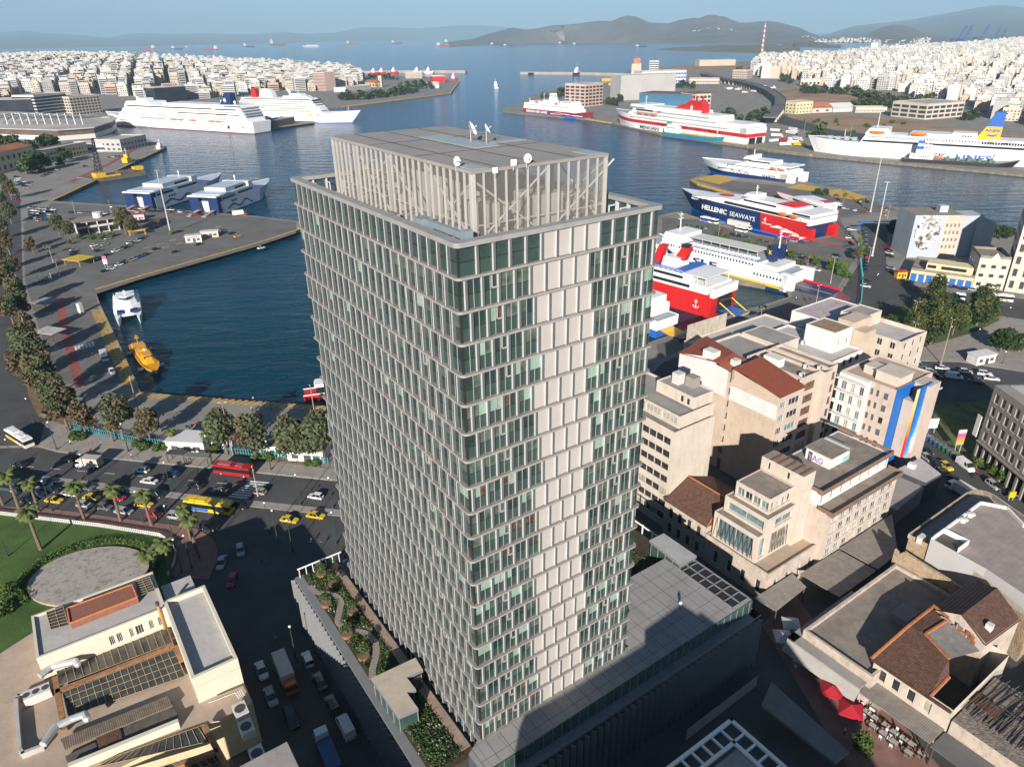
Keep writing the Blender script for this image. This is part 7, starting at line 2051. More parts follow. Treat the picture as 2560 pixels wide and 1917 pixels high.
geo=t.nodes.new('ShaderNodeNewGeometry');sb=t.nodes.new('ShaderNodeVectorMath');sb.operation='SUBTRACT';cM=(q0+q1)/2+UP*9;sb.inputs[1].default_value=cM;t.links.new(geo.outputs['Position'],sb.inputs[0])
mp=t.nodes.new('ShaderNodeMapping');mp.inputs['Scale'].default_value=(.16,.16,.105);t.links.new(sb.outputs[0],mp.inputs['Vector'])
ln=t.nodes.new('ShaderNodeVectorMath');ln.operation='LENGTH';t.links.new(mp.outputs[0],ln.inputs[0])
n1=t.nodes.new('ShaderNodeTexNoise');n1 .inputs['Scale'].default_value=.32;n1 .inputs['Detail'].default_value=2;n1 .inputs['Distortion'].default_value=1.5;t.links.new(geo.outputs['Position'],n1 .inputs['Vector'])
rp_=t.nodes.new('ShaderNodeValToRGB');e=rp_.color_ramp.elements;e[0].position,e[0].color=.36,(.05,.05,.05,1);e[1].position,e[1].color=.56,(.58,.58,.57,1);k_=e.new(.46);k_.color=(.28,.27,.26,1);t.links.new(n1 .outputs['Fac'],rp_.inputs['Fac'])
lt=t.nodes.new('ShaderNodeMath');lt.operation='LESS_THAN';lt.inputs[1].default_value=.95;t.links.new(ln.outputs['Value'],lt.inputs[0])
mx=t.nodes.new('ShaderNodeMix');mx.data_type='RGBA';t.links.new(lt.outputs[0],mx.inputs['Factor']);mx.inputs['A'].default_value=(.36,.40,.45,1);t.links.new(rp_.outputs['Color'],mx.inputs['B']);t.links.new(mx.outputs['Result'],bs.inputs['Base Color'])
um=(q1-q0).normalized();nm_=Vector((-um.y,um.x,0))
q2=q0+um*(q2-q0).dot(um)
b=MB()
for a,c,m_ in((q0,q1,0),):
 b.poly([Vector((a.x,a.y,0)),Vector((c.x,c.y,0)),Vector((c.x,c.y,hM)),Vector((a.x,a.y,hM))],m_)
b.build('painted_wall',mural,o)
b=MB();wallface(b,o,Vector((q1 .x,q1 .y,0)),um,(q2-q1).length,-nm_,0,hM,even((q2-q1).length,4,.5,.5),[(4.6+3.5*i,6.4+3.5*i)for i in range(4)],gl=(G_DARK,G_BROWN),frame=F_WHITE,mull=2);b.build('window_wall',W_PINK,o)
b=MB();A_=Vector((q0 .x,q0 .y,0));LL=(q2-q0).length
b.poly([A_,A_+nm_*18,A_+nm_*18+UP*hM,A_+UP*hM]);c=A_+um*LL;b.poly([c,c+nm_*18,c+nm_*18+UP*hM,c+UP*hM]);b.obox(c+nm_*3,um*11,nm_*12,UP*(hM-1));b.obox(c+nm_*2+um*8,um*9,nm_*12,UP*(hM-4));b.obox(A_+um*LL*.6+nm_*6+UP*hM,um*4,nm_*4,UP*3.2);b.build('side_wall',W_BLUEGREY,o)
b=MB();b.poly([A_+UP*(hM-.02),A_+um*LL+UP*(hM-.02),A_+um*LL+nm_*18+UP*(hM-.02),A_+nm_*18+UP*(hM-.02)]);b.build('roof',RF_CONC,o)
o,a,u,n,L,h=bx('arcade_building','low yellow building with a long dark window and blue shop shutters','building',2272,700,2428,722,676,22,W_YELLOW,RF_CONC,0,0)
for k in range(8):
 b=MB();b.obox(a+u*(L*(k+.12)/8)-n*.1,u*(L*.76/8),n*.2,UP*3.4);b.build('shutter',(SBLUE,SBLUE,SBLUE,F_DARK,F_DARK,SBLUE,SBLUE,SBLUE)[k],o)
b=MB();b.obox(a+UP*3.6-n*1.2,u*L,n*1.2,UP*.3);b.obox(a+UP*h+u*L*.22+n*3,u*L*.74,n*8,UP*3.6);b.build('upper_storey',W_YELLOW,o)
b=MB();b.obox(a+UP*(h+1.4)+u*L*.46+n*2.9,u*L*.4,n*.2,UP*1.4);b.obox(a+UP*(h+1.4)+u*L*.24+n*2.9,u*L*.14,n*.2,UP*1.4);b.build('ribbon_window',G_DARK,o)
o,a,u,n,L,h=bx('shop_house','white gabled shop house beside the yellow arcade building','house',2430,720,2506,726,645,16,W_CREAM,RF_CONC,3,3,.45,.35);b=MB();b.loft([[a+u*L*.36+UP*h-n*.2,a+u*L*.66+UP*h-n*.2,a+u*L*.51+UP*(h+2.6)-n*.2],[a+u*L*.36+UP*h+n*.4,a+u*L*.66+UP*h+n*.4,a+u*L*.51+UP*(h+2.6)+n*.4]]);b.build('gable',W_,o)
bx('mansion_block','cream mansion with tall balcony windows at the right edge','apartment block',2510,728,2640,745,533,25,W_CREAM,RF_GREY,5,6,.42,.6)
HP=[]
rh=random.Random(21)
def house_proto(w,d,h,wm,k):
 b=MB()
 b.obox((-w/2,-d/2,0),(w,0,0),(0,d,0),UP*h,0)
 for(o_,dx,dy,n_,L_)in(((-w/2,-d/2),(1,0),(0,-1),0,w),((w/2,-d/2),(0,1),(1,0),1,d),((-w/2,d/2),(0,-1),(-1,0),2,d)):
  D=Vector((*dx,0));N=Vector((*dy,0));O=Vector((*o_,0))
  z=1.0
  while z+2.6<h:
   nn=max(2,int(L_/3.6))
   if n_==0 and k%3!=2:
    b.obox(O+D*.6+UP*(z-.5),D*(L_-1.2),N*1.1,UP*.9,0)
    b.obox(O+D*.9+UP*(z+.45),D*(L_-1.8),N*.12,UP*1.5,2)
   else:
    for i in range(nn):
     if rh.random()<.85:
      b.obox(O+D*(L_*(i+.25)/nn)+UP*(z+.2),D*(L_*.45/nn),N*.12,UP*1.5,2)
   z+=3.1
 b.obox((-w/2+.5,-d/2+.5,h),(w-1,0,0),(0,d-1,0),UP*.05,1)
 b.obox((-w*.2,-d*.1,h),(w*.35,0,0),(0,d*.4,0),UP*2.8,0)
 if k%2:
  b.obox((w*.22,-d*.3,h),(1.6,0,0),(0,1.6,0),UP*1.8,0)
  b.obox((-w*.4,d*.1,h),(2.2,0,0),(0,1.4,0),UP*1.4,1)
 else:
  b.obox((-w/2+1,-d/2+2.6,h),(w-2,0,0),(0,d*.6,0),UP*2.6,0)
  b.obox((-w/2+1.5,-d/2+2.5,h+.6),(w-3,0,0),(0,.12,0),UP*1.4,2)
 return b
KEYS=['white','white','cream','white','cream','sand','grey','pink','white','cream','white','ochre']
for k in range(18):
 w,d,h=rh.uniform(14,24),rh.uniform(13,20),3.1*rh.randint(4,8)
 if k%6==5:
  w,d,h=w*.6,d*.7,3.1*rh.randint(2,3)
 key=KEYS[k%len(KEYS)]
 HP.append((house_proto(w,d,h,FW[key],k),key,w,d,h))
def inpoly(x,y,poly):
 c=False
 j=len(poly)-1
 for i in range(len(poly)):
  (xi,yi),(xj,yj)=poly[i],poly[j]
  if(yi>y)!=(yj>y)and x<(xj-xi)*(y-yi)/(yj-yi)+xi:
   c=not c
  j=i
 return c
def relief(p,side):
 x,y=PXY((p.x,p.y,0))
 if side=='left':
  return 34*math.exp(-((x-150)/420)**2)*max(0,min(1,(250-y)/50))+8*max(0,min(1,(235-y)/40))
 return 26*max(0,min(1,(235-y)/60))*(0.5+.5*max(0,min(1,(x-1950)/300)))
TOWNS={'left':([(-120,262),(60,240),(180,238),(262,236),(385,250),(400,218),(470,218),(480,250),(540,244),(620,236),(700,226),(780,229),(850,224),(888,214),(905,200),(880,189),(700,177),(400,174),(0,176),(-120,178)],.42),'right':([(1880,178),(1905,196),(1990,200),(2090,226),(2240,226),(2300,246),(2420,258),(2470,290),(2560,318),(2720,330),(2720,112),(2560,112),(2450,131),(2330,143),(2240,151),(2090,158),(1900,162)],.95)}
houses=[]
for side,(poly,rot)in TOWNS.items():
 W=[P(*q)for q in poly]
 x0,x1,y0,y1=min(p.x for p in W),max(p.x for p in W),min(p.y for p in W),max(p.y for p in W)
 ux,uy=Vector((math.cos(rot),math.sin(rot),0)),Vector((-math.sin(rot),math.cos(rot),0))
 c0=Vector(((x0+x1)/2,(y0+y1)/2,0))
 R_=int(max(x1-x0,y1-y0)/2/25*1.5)
 for i in range(-R_,R_):
  for j in range(-R_,R_):
   p=c0+ux*(i*25+(9 if i%3==0 else 0))+uy*(j*24+(8 if j%3==0 else 0))
   p+=Vector((rh.uniform(-3,3),rh.uniform(-3,3),0))
   if p.y<300 or p.y>5200:
    continue
   q=PXY((p.x,p.y,0))
   if not inpoly(q[0],q[1],poly)or q[0]<-70 or q[0]>2640 or rh.random()<.08:
    continue
   houses.append((p.length,p,rot+rh.choice((0,0,math.pi/2))+rh.uniform(-.06,.06),side,rh.randrange(len(HP)),relief(p,side)))
houses.sort(key=lambda t:t[0])
meshes={}
rest={}
SIZEW=lambda h:'tall' if h>21 else 'mid-rise' if h>12 else 'low'
def far_parts(far_):
 return far_
for n_,(d_,p,rot,side,k,rz)in enumerate(houses):
 b,key,w,d,h=HP[k]
 if n_<298:
  if k not in meshes:
   o=b.build('apartment_block',[FW[key],FW_ROOF,FW_GLASS],None,link=False)
   meshes[k]=o.data
   bpy.data.objects.remove(o)
  o=bpy.data.objects.new('apartment_block',meshes[k])
  COL.objects.link(o)
  o.location=(p.x,p.y,rz-.02)
  o.rotation_euler=(0,0,rot)
  if rz>.5:
   o.location.z=0
   o.scale.z=(h+rz)/h
  later(o,{'white':'white','cream':'cream','sand':'sand-coloured','grey':'grey','pink':'pink','ochre':'ochre'}[key]+' '+SIZEW(h)+' block of flats','apartment block','blocks of flats in the town on the %s shore'%side,(p.x,p.y,h))
  o['side']=side
 else:
  r_=rest.setdefault(side,(MB(),[]))[0]
  off=len(r_.v)
  c,s_=math.cos(rot),math.sin(rot)
  for(x,y,z)in b.v:
   r_.v.append((p.x+c*x-s_*y,p.y+s_*x+c*y,z*(h+rz)/h))
  r_.f+=[tuple(off+i for i in f)for f in b.f]
  mi=list(FW).index(key)
  r_.m+=[mi if m==0 else 7+m-1 for m in b.m]
for side,(r_,_)in rest.items():
 o=r_.build('distant_blocks',[FW[k]for k in FW]+[FW_ROOF,FW_GLASS])
 stuff(o,'mass of small pale blocks of flats covering the far part of the %s shore'%side,'town')
v=MB()
def village(x0,x1,n_,up):
 for _ in range(n_):
  x=rh.uniform(x0,x1);t=rh.random()**1.6*up
  a,top=P(x,107.5,0),Pd(x,interp(SAL,x)if x<2090 else 85,11500)
  p=a.lerp(Vector((top.x,top.y,0)),t);z=max(top.z,30)*t**.9
  s_=rh.uniform(10,22)
  v.obox((p.x,p.y-30,z-20),(s_,0,0),(0,s_,0),UP*(26+s_*.5),rh.randrange(3))
village(1520,1950,320,.42);village(1190,1290,60,.3);village(1950,2320,200,.35)
stuff(v.build('distant_village',[FW['white'],FW['cream'],FW['sand']]),'scatter of tiny white houses along the foot of the island hills','village')
def stack(label,px,py,top,r,m1,m2=None,bands=1):
 h=HTP(px,py,top);p=P(px,py);o=thing('chimney',label,'chimney',p)
 b=MB()
 for k in range(bands):
  b.tube(p+UP*h*k/bands,p+UP*h*(k+1)/bands,lerp(r,r*.55,k/bands),lerp(r,r*.55,(k+1)/bands),10,k%2)
 b.build('shaft',[m1,m2 or m1],o)
 b=MB();b.tube(p,p+UP*h*.03,r*1.6,n=10);b.build('base',C_w,o)
stack('tall slender red and white striped chimney rising above the far town',1902,152,57,5.5,FW['white'],mat('chimney_red',(.42,.17,.12)),16)
stack('stout concrete chimney left of its taller twin, far right',2413,142,109,7,SA_)
stack('taller concrete chimney in front of the blue cranes, far right',2457,146,104,7,SA_)
CR=paint('crane_blue',(.06,.13,.28))
def gantry(label,px,py,top,s=1):
 h=HTP(px,py,top);p=P(px,py);o=thing('gantry_crane',label,'crane',p,0,'blue container cranes on the far right')
 b=MB();w=h*.16
 for i in(-1,1):
  for j in(0,1):
   b.tube(p+Vector((i*w,j*w*2,0)),p+Vector((i*w*.8,j*w*1.8,h*.5)),h*.014,n=4)
 b.obox(p+Vector((-w,0,h*.48)),(2*w,0,0),(0,w*2,0),UP*h*.03);b.obox(p+Vector((-w,0,h*.25)),(2*w,0,0),(0,h*.02,0),UP*h*.02);b.build('portal',CR,o)
 b=MB();b.obox(p+Vector((-w*.3,0,h*.5)),(w*.2,0,0),(0,w*.2,0),Vector((w*1.4,0,h*.5)));b.obox(p+Vector((w*.2,0,h*.5)),(w*.2,0,0),(0,w*.2,0),Vector((w*1.4,0,h*.5)))
 for k in range(6):
  b.obox(p+Vector((-w*.3+w*1.4*k/6,0,h*(.5+.5*k/6))),(w*.6,0,0),(0,w*.1,0),UP*h*.012)
 b.build('boom',CR,o)
for k,(x,y,tp_)in enumerate(((2388,134,66),(2402,134,62),(2446,128,61),(2478,124,70),(2496,122,69))):
 gantry(('leftmost','second from left','middle','fourth from left','rightmost')[k]+' of the blue container cranes with raised booms',x,y,tp_)
o=thing('water_tower','round concrete water tower above the far town','water tower',P(2073,160));h=HTP(2073,160,132);p=P(2073,160);b=MB()
for k in range(6):
 b.tube(p+Vector((9*math.cos(k),9*math.sin(k),0)),p+Vector((9*math.cos(k),9*math.sin(k),h*.6)),1.2,n=5)
b.build('leg',SA_,o);b=MB();b.tube(p+UP*h*.6,p+UP*h*.95,11,n=14);b.dome(p+UP*h*.95,11,5,n=14);b.build('tank',SA_,o)
fly=[(1758,184),(1800,195),(1850,203),(1890,213),(1925,226),(1950,244),(1952,262),(1935,280),(1925,292)]
o=thing('flyover','curving grey flyover on piers behind the quay of the red-banded ferry','flyover',P(1900,230))
fp=[P(x,y,9)for x,y in fly]
b=MB();b2=MB()
for a,c in zip(fp,fp[1:]):
 d=c-a;n=Vector((-d.y,d.x,0)).normalized()
 b.obox(a-n*8-UP*1.4,d*1.03,n*16,UP*1.4);b.obox(a-n*8,d*1.03,n*.5,UP*1.0);b.obox(a+n*7.5,d*1.03,n*.5,UP*1.0)
 m_=max(2,int(d.length/22))
 for k in range(m_):
  q=a+d*k/m_;b2 .obox(q-n*7-UP*9,d.normalized()*2,n*14,UP*7.6)
b.build('deck',M_asphalt_old,o);b2 .build('pier',FW_ROOF,o)
pave('coast_road',[(1925,292),(1935,280),(2000,300),(2080,325),(2300,352),(2560,392),(2560,400),(2300,362),(2060,338),(1980,318),(1930,305)],M_asphalt,.03)
pave('dry_slope',[(1965,292),(2060,284),(2180,290),(2300,306),(2480,330),(2640,352),(2640,402),(2480,378),(2300,348),(2120,326),(2040,312)],M_dryland,.04)
pave('dry_mound',[(1940,224),(1985,214),(2060,226),(2130,236),(2190,252),(2170,266),(2060,268),(1990,262),(1960,246)],M_dryland,.05)
pave('dry_headland',[(1640,172),(1740,164),(1860,156),(1880,176),(1760,182),(1650,178)],M_dryland,.05)
# trees and planting
def leaf_mat(name,c,var=.45):
 m=mat(name,c,rough=.85,var=var,scale=.9,spec=.2)
 return m
L_EUC=leaf_mat('eucalyptus_leaf',(.082,.098,.048));L_EUC2=leaf_mat('dry_leaf',(.115,.092,.05));L_PINE=leaf_mat('pine_needle',(.075,.088,.028));L_DARK=leaf_mat('dark_leaf',(.032,.055,.02));L_BUSH=leaf_mat('bush_leaf',(.065,.11,.024));L_PALM=leaf_mat('palm_frond',(.085,.105,.035));L_OLD=leaf_mat('dead_frond',(.16,.105,.04));L_FRESH=leaf_mat('fresh_leaf',(.10,.145,.03))
BARK=mat('bark',(.16,.11,.075),rough=1,var=.3,scale=2);PBARK=mat('palm_bark',(.17,.12,.085),rough=1,var=.3,scale=3,stripe=((0,0,1),.35,.7,.3))
rt=random.Random(77)
def clump(b,c,rx,rz,n,s,m=0):
 for _ in range(n):
  while True:
   v=Vector((rt.uniform(-1,1),rt.uniform(-1,1),rt.uniform(-1,1)))
   if v.length<1:
    break
  v=v*(0.55+.45*v.length)/max(v.length,.01)*v.length**.4
  p=Vector(c)+Vector((v.x*rx,v.y*rx,v.z*rz))
  a=Vector((rt.gauss(0,1),rt.gauss(0,1),rt.gauss(0,.6))).normalized();q=a.cross(Vector((rt.gauss(0,1),rt.gauss(0,1),rt.gauss(0,1)))).normalized()
  k=s*rt.uniform(.6,1.4)
  b.poly([p-a*k,p+q*k*.6,p+a*k,p-q*k*.6],m)
def tree_proto(name,h,r,lobes,n,s,mats,trunk=.28,lean=.0,low=.3):
 o=thing(name,'','tree',(0,0,0))
 b=MB();top=Vector((lean*h,0,h*.62));mid=Vector((lean*h*.3,0,h*.3))
 b.tube((0,0,-.1),mid,trunk,trunk*.7,7);b.tube(mid,top,trunk*.7,trunk*.25,6)
 cr=MB()
 for k in range(lobes):
  a=2.4*k;t=k/max(1,lobes-1)
  q=Vector((lean*h*.8+r*.55*(1-.5*t)*math.cos(a),r*.55*(1-.5*t)*math.sin(a),h*lerp(low+.12,.86,t)))
  b.tube(mid,q,trunk*.4,trunk*.12,5)
  clump(cr,q,r*rt.uniform(.42,.6),h*rt.uniform(.12,.19),n//lobes,s,0 if rt.random()<.75 else 1)
 b.build('trunk',BARK,o);cr.build('crown',mats,o)
 reg(o)
 return o
def palm_proto(name,h,n=30,fl=2.6,skirt=True):
 o=thing(name,'','palm tree',(0,0,0))
 b=MB();pts=[Vector((.12*math.sin(k*.5),0,h*k/6))for k in range(7)]
 for k,(a,c)in enumerate(zip(pts,pts[1:])):
  b.tube(a-UP*(.1 if k==0 else 0),c,lerp(.36,.24,k/6),lerp(.36,.24,(k+1)/6),8,cap=False)
 b.build('trunk',PBARK,o)
 b=MB();tp=pts[-1]
 for k in range(n+(10 if skirt else 0)):
  dead=k>=n
  a=k*2.399;el=R(-60 if dead else lerp(75,-25,(k/n)**.8))+rt.uniform(-.1,.1);L=fl*rt.uniform(.85,1.1)*(.7 if dead else 1)
  d=Vector((math.cos(a),math.sin(a),0));side=Vector((-d.y,d.x,0));prev=tp;pw=.08
  for s_ in range(1,5):
   e2=el-.42*s_*(.6 if dead else 1)
   nx=prev+(d*math.cos(e2)+UP*math.sin(e2))*L/4
   w=(.5,.62,.5,.06)[s_-1]*fl/2.6
   for sg in(-1,1):
    b.poly([prev,nx,nx+side*sg*w-UP*w*.55,prev+side*sg*pw-UP*pw*.55],1 if dead else 0)
   prev,pw=nx,w
 b.build('frond',[L_PALM,L_OLD],o);reg(o)
 return o
TP={'euc':tree_proto('eucalyptus_tree',11,3.8,9,1700,.42,[L_EUC,L_EUC2],.35),'euc2':tree_proto('eucalyptus_tree',10,3.2,8,1500,.40,[L_EUC2,L_EUC],.3,.08),'pine':tree_proto('pine_tree',14,4.6,12,2400,.45,[L_PINE,L_DARK],.4,.0,.2),'dark':tree_proto('broadleaf_tree',9,5.0,9,1800,.5,[L_DARK,L_BUSH],.35,0,.2),'round':tree_proto('broadleaf_tree',5.5,2.8,7,1100,.34,[L_BUSH,L_FRESH],.2,0,.2),'far':tree_proto('broadleaf_tree',11,5.5,6,260,1.3,[L_DARK,L_EUC],.4,0,.2),'palm':palm_proto('palm_tree',9.0),'palm2':palm_proto('palm_tree',6.5,26,2.3),'lowpalm':palm_proto('palm_tree',1.6,30,2.2,False),'olive':tree_proto('olive_tree',2.6,1.5,5,500,.2,[L_EUC,L_BUSH],.12,0,.3)}
bp=MB();clump(bp,(0,0,.55),1.1,.8,420,.22);_b=thing('bush','','bush',(0,0,0));bp.build('foliage',L_BUSH,_b);reg(_b);TP['bush']=_b
NAMES={'euc':('grey-green eucalyptus','tree'),'euc2':('brownish leaning eucalyptus','tree'),'pine':('olive-green pine','tree'),'dark':('dark broad tree','tree'),'round':('round green tree','tree'),'far':('dark green tree','tree'),'palm':('tall palm','palm tree'),'palm2':('palm','palm tree'),'lowpalm':('low bushy palm','palm tree'),'olive':('small olive tree','tree'),'bush':('clipped bush','bush')}
def plant(kind,px,py,s=1.0,grp=None,z=0.0,world=None):
 p=world if world is not None else P(px,py,z)
 o=dup(TP[kind],p,rt.uniform(0,6.28),s*rt.uniform(.92,1.1)*(1.22 if kind in('euc','euc2')else 1.0))
 return later(o,NAMES[kind][0],NAMES[kind][1],grp,(p.x,p.y,p.z+2))
G1,G2,G3,G4='trees along the quayside street','palms along the plaza','trees of the park square','trees on the far shores'
for q in((12,600,1),(28,640,1.05),(10,680,1.1),(40,700,.9),(22,740,1.1),(52,770,1),(62,800,.8),(36,815,1.1),(70,850,1.0),(80,905,1.15),(62,960,1.0),(105,940,1.1),(120,1000,1.15),(150,1040,1.1),(172,1078,1.15),(30,560,1),(8,530,1),(30,500,1.0),(14,470,.9),(85,635,.8)):
 plant('euc' if rt.random()<.7 else 'euc2',q[0],q[1],q[2],G1)
for k,x,y,s in(('euc2',215,1090,1.0),('euc',310,1098,1.15),('euc2',378,1110,.85),('euc',568,1135,1.05),('euc',640,1148,1.0),('euc',735,1150,1.1),('euc',745,1152,.95),('euc',812,1152,1.2),('palm2',437,1120,.9),('palm2',522,1125,.8),('palm2',283,1105,.8),('palm2',350,1108,.7),('lowpalm',468,1125,1),('round',345,1122,.55),('round',418,1128,.5),('round',540,1136,.55),('bush',360,1122,1.6),('bush',395,1124,1.3),('bush',640,1150,1.2),('bush',672,1148,1.5),('bush',790,1162,1.2),('bush',770,1162,1.0),('bush',190,1095,1.6),('bush',205,1097,1.4)):
 plant(k,x,y,s,G1)
for x,y,s in((47,1270,1.05),(98,1280,1.0),(212,1300,1.05),(302,1303,1.0),(380,1314,.98),(478,1352,1.0),(493,1382,1.0),(103,1374,1.08),(430,1440,1.05),(8,1262,1.05)):
 plant('palm',x,y,s,G2)
plant('lowpalm',372,1400,1.3,G2);plant('lowpalm',395,1395,1.2,G2);plant('round',30,1492,.6,G2);plant('bush',12,1530,1.8,G2)
for k,x,y,s in(('pine',2290,850,1.15),('pine',2325,862,1.2),('pine',2270,872,.9),('pine',2345,820,1.1),('pine',2380,838,.95),('pine',2440,815,1.1),('pine',2465,812,.9),('dark',2215,855,1.1),('dark',2240,868,.95),('dark',2300,600,1.0),('dark',2235,598,1.15),('dark',2500,880,.95),('dark',2480,595,.8),('dark',2500,600,.9),('dark',2520,598,.7),('pine',2330,770,.9),('dark',2290,840,.8),('dark',2400,825,.7),('dark',2545,880,.8)):
 plant(k,x,y,s,G3)
for k,x,y,s in(('palm2',2146,610,1.1),('palm2',2148,630,1.0),('palm2',2150,650,1.1),('euc',2140,655,.6),('dark',2155,640,.5),('palm2',2112,682,.9),('palm2',2018,668,1.0),('palm2',1702,582,1.0),('palm2',1758,582,.7),('palm2',1928,640,.9),('palm2',2108,510,.9),('palm2',2158,518,.8),('round',2080,680,1.3),('round',2100,688,1.1),('round',2040,665,.9),('round',1978,648,.9),('round',1950,645,.7),('round',1735,582,.7),('round',1793,598,.85),('round',1815,603,.75),('round',1865,620,.85),('round',1885,625,.8),('round',1918,634,.9),('dark',2115,800,.6),('dark',2042,488,.5),('dark',2062,490,.55),('bush',2110,690,2),('bush',2000,658,1.6),('bush',1755,586,1.5),('bush',2120,695,1.8)):
 plant(k,x,y,s,'trees and palms among the ferry piers')
for k,x,y,s in(('round',2440,1170,.6),('round',2478,1190,.6),('round',2505,1205,.65),('bush',1935,1437,1.2),('round',2150,1880,.7),('euc',150,590,1.0),('euc',178,600,.9),('euc',315,585,1.1),('euc',335,590,.9),('round',200,600,.6),('palm2',122,640,.8),('round',175,612,.5),('bush',230,598,2),('bush',255,596,2),('bush',280,592,2),('lowpalm',427,586,1.1)):
 plant(k,x,y,s,'single trees by streets and piers')
for x0,y0,x1,y1,n_ in((845,250,905,250,9),(905,250,1045,232,24),(1000,222,1080,222,6),(925,200,1000,200,8),(0,395,140,375,16),(0,372,60,372,6),(150,420,175,400,3),(60,440,120,425,6),(1950,205,1985,210,7),(2000,232,2060,236,10),(2060,234,2120,236,8),(2130,240,2250,262,24),(2125,268,2240,272,16),(2240,258,2350,268,16),(2250,285,2300,290,6),(2405,300,2440,304,5),(2370,225,2400,226,5),(2300,190,2340,220,6),(1345,246,1375,244,3),(1392,244,1410,242,3),(1545,255,1552,254,3),(1512,262,1540,266,5),(1690,220,1740,222,6),(1800,305,1925,300,12),(2050,152,2120,156,5),(2230,145,2260,145,4),(2390,140,2490,140,12),(1840,180,1900,185,6),(2040,345,2060,340,2)):
 for k in range(n_):
  t=(k+rt.random())/n_
  plant('far',lerp(x0,x1,t),lerp(y0,y1,t)+rt.uniform(-2,2),rt.uniform(.6,1.25)*(1.15 if y0>230 else 1.3),G4)
for x0,y0,x1,y1,n_ in((1980,330,2300,345,14),(2000,300,2290,320,12)):
 for k in range(n_):
  plant('bush',rt.uniform(x0,x1),rt.uniform(y0,y1),rt.uniform(1.5,3),'shrubs on the dry slope')
gs=MB()
for _ in range(5200):
 s_,t_=rt.uniform(1.5,50),rt.uniform(PT0+1.8,-2.2)
 if any((s_-a)**2+(t_-c)**2<.75 for a,c in sm):
  continue
 p=ST(s_,t_,11.65+rt.random()*.25);clump(gs,p,.35,.25,3,.16,0 if rt.random()<.5 else 1 if rt.random()<.9 else 2)
for _ in range(2600):
 p=ST(rt.uniform(13,50),rt.uniform(DT+2,PT1-6),11.65+rt.random()*.3);clump(gs,p,.4,.28,3,.18,0 if rt.random()<.6 else 1)
stuff(gs.build('garden_planting',[L_BUSH,L_DARK,mat('pale_flower',(.35,.30,.36))]),'low mixed planting of the podium roof garden','planting')
for n_,(s_,t_)in enumerate(((44.6,-3.4),(40.6,-6.4),(36.0,-3.4),(31.6,-6.3),(25.6,-6.0),(48.6,-4.2))):
 lb=('farthest','second farthest','third','fourth','nearest','half hidden')[n_]
 o=thing('round_planter','rust-brown round planter ring, %s along the winding garden path'%lb,'planter',ST(s_,t_,11.6),0,'planter rings of the roof garden');b=MB();c=ST(s_,t_,11.6);b.tube(c,c+UP*.5,.95,n=16);b.build('ring',mat('corten_steel',(.26,.11,.04),var=.25,scale=3),o);b=MB();b.tube(c+UP*.5,c+UP*.54,.86,n=16);b.build('soil',BARK,o)
 q=dup(TP['olive'],c+UP*.54,n_,.8);q['label']='small olive tree growing in the %s planter ring of the roof garden'%lb;q['category']='tree';q['group']='olive trees in planter rings'
hd=thing('hedge','curved clipped hedge round the empty pool on the lawn','hedge',P(200,1420));hb=MB()
cx=P(225,1440);rr=(P(325,1410)-cx).length
for k in range(70):
 a=R(-60+290*k/69);p=cx+Vector((math.cos(a)*13.5,math.sin(a)*10.5,0));clump(hb,p+UP*.9,.8,.8,60,.2)
hb.build('foliage',L_BUSH,hd)
b=MB();b.prism([cx+Vector((math.cos(R(10*k))*12,math.sin(R(10*k))*9.2,0))for k in range(36)],0,.55,0)
o=thing('pool_basin','empty oval pool with stained pale floor on the lawn','pool',cx);b.build('rim',mat('pool_rim',(.36,.30,.25),var=.2,scale=1),o);b=MB();b.poly([cx+Vector((math.cos(R(10*k))*11.2,math.sin(R(10*k))*8.5,.56))for k in range(36)]);b.build('floor',mat('pool_floor',(.34,.31,.28),rough=.9,var=.1,scale=.4,stain=.9,stain_col=(.10,.065,.04)),o)
def fence(label,px,h,m,step=1.0,name='picket_fence',w=.5,rails=2):
 pts=[P(*q)for q in px];o=thing(name,label,'fence',pts[0]);b=MB();b2=MB()
 for a,c in zip(pts,pts[1:]):
  d=c-a;L=d.length;u=d.normalized();n=Vector((-u.y,u.x,0));k=0.0
  while k<L:
   b.obox(a+u*k+UP*.1,u*step*w,n*.06,UP*h);k+=step
  for r_ in range(rails):
   b2 .obox(a+n*.07+UP*(h*(.3+.55*r_)),d,n*.07,UP*.12)
 b.build('picket',m,o);b2 .build('rail',m,o)
fence('white picket fence between lawn and plaza pavement',[(-60,1280),(100,1300),(250,1318),(400,1342),(432,1362),(440,1392),(436,1412),(420,1442)],1.1,W_,.5,w=.55);fence('turquoise harbour fence along the palm-lined avenue',[(2130,790),(2152,764),(2156,700),(2150,650),(2146,610)],2.6,mat('turquoise_paint',(.05,.36,.36),var=.2),1.2,'iron_fence',.2);fence('blue-green quay fence behind the kerbside trees',[(172,1070),(250,1088),(345,1108),(480,1122),(640,1142),(820,1160)],2.0,mat('bluegreen_paint',(.03,.19,.23),var=.2),.8,'iron_fence',.35)
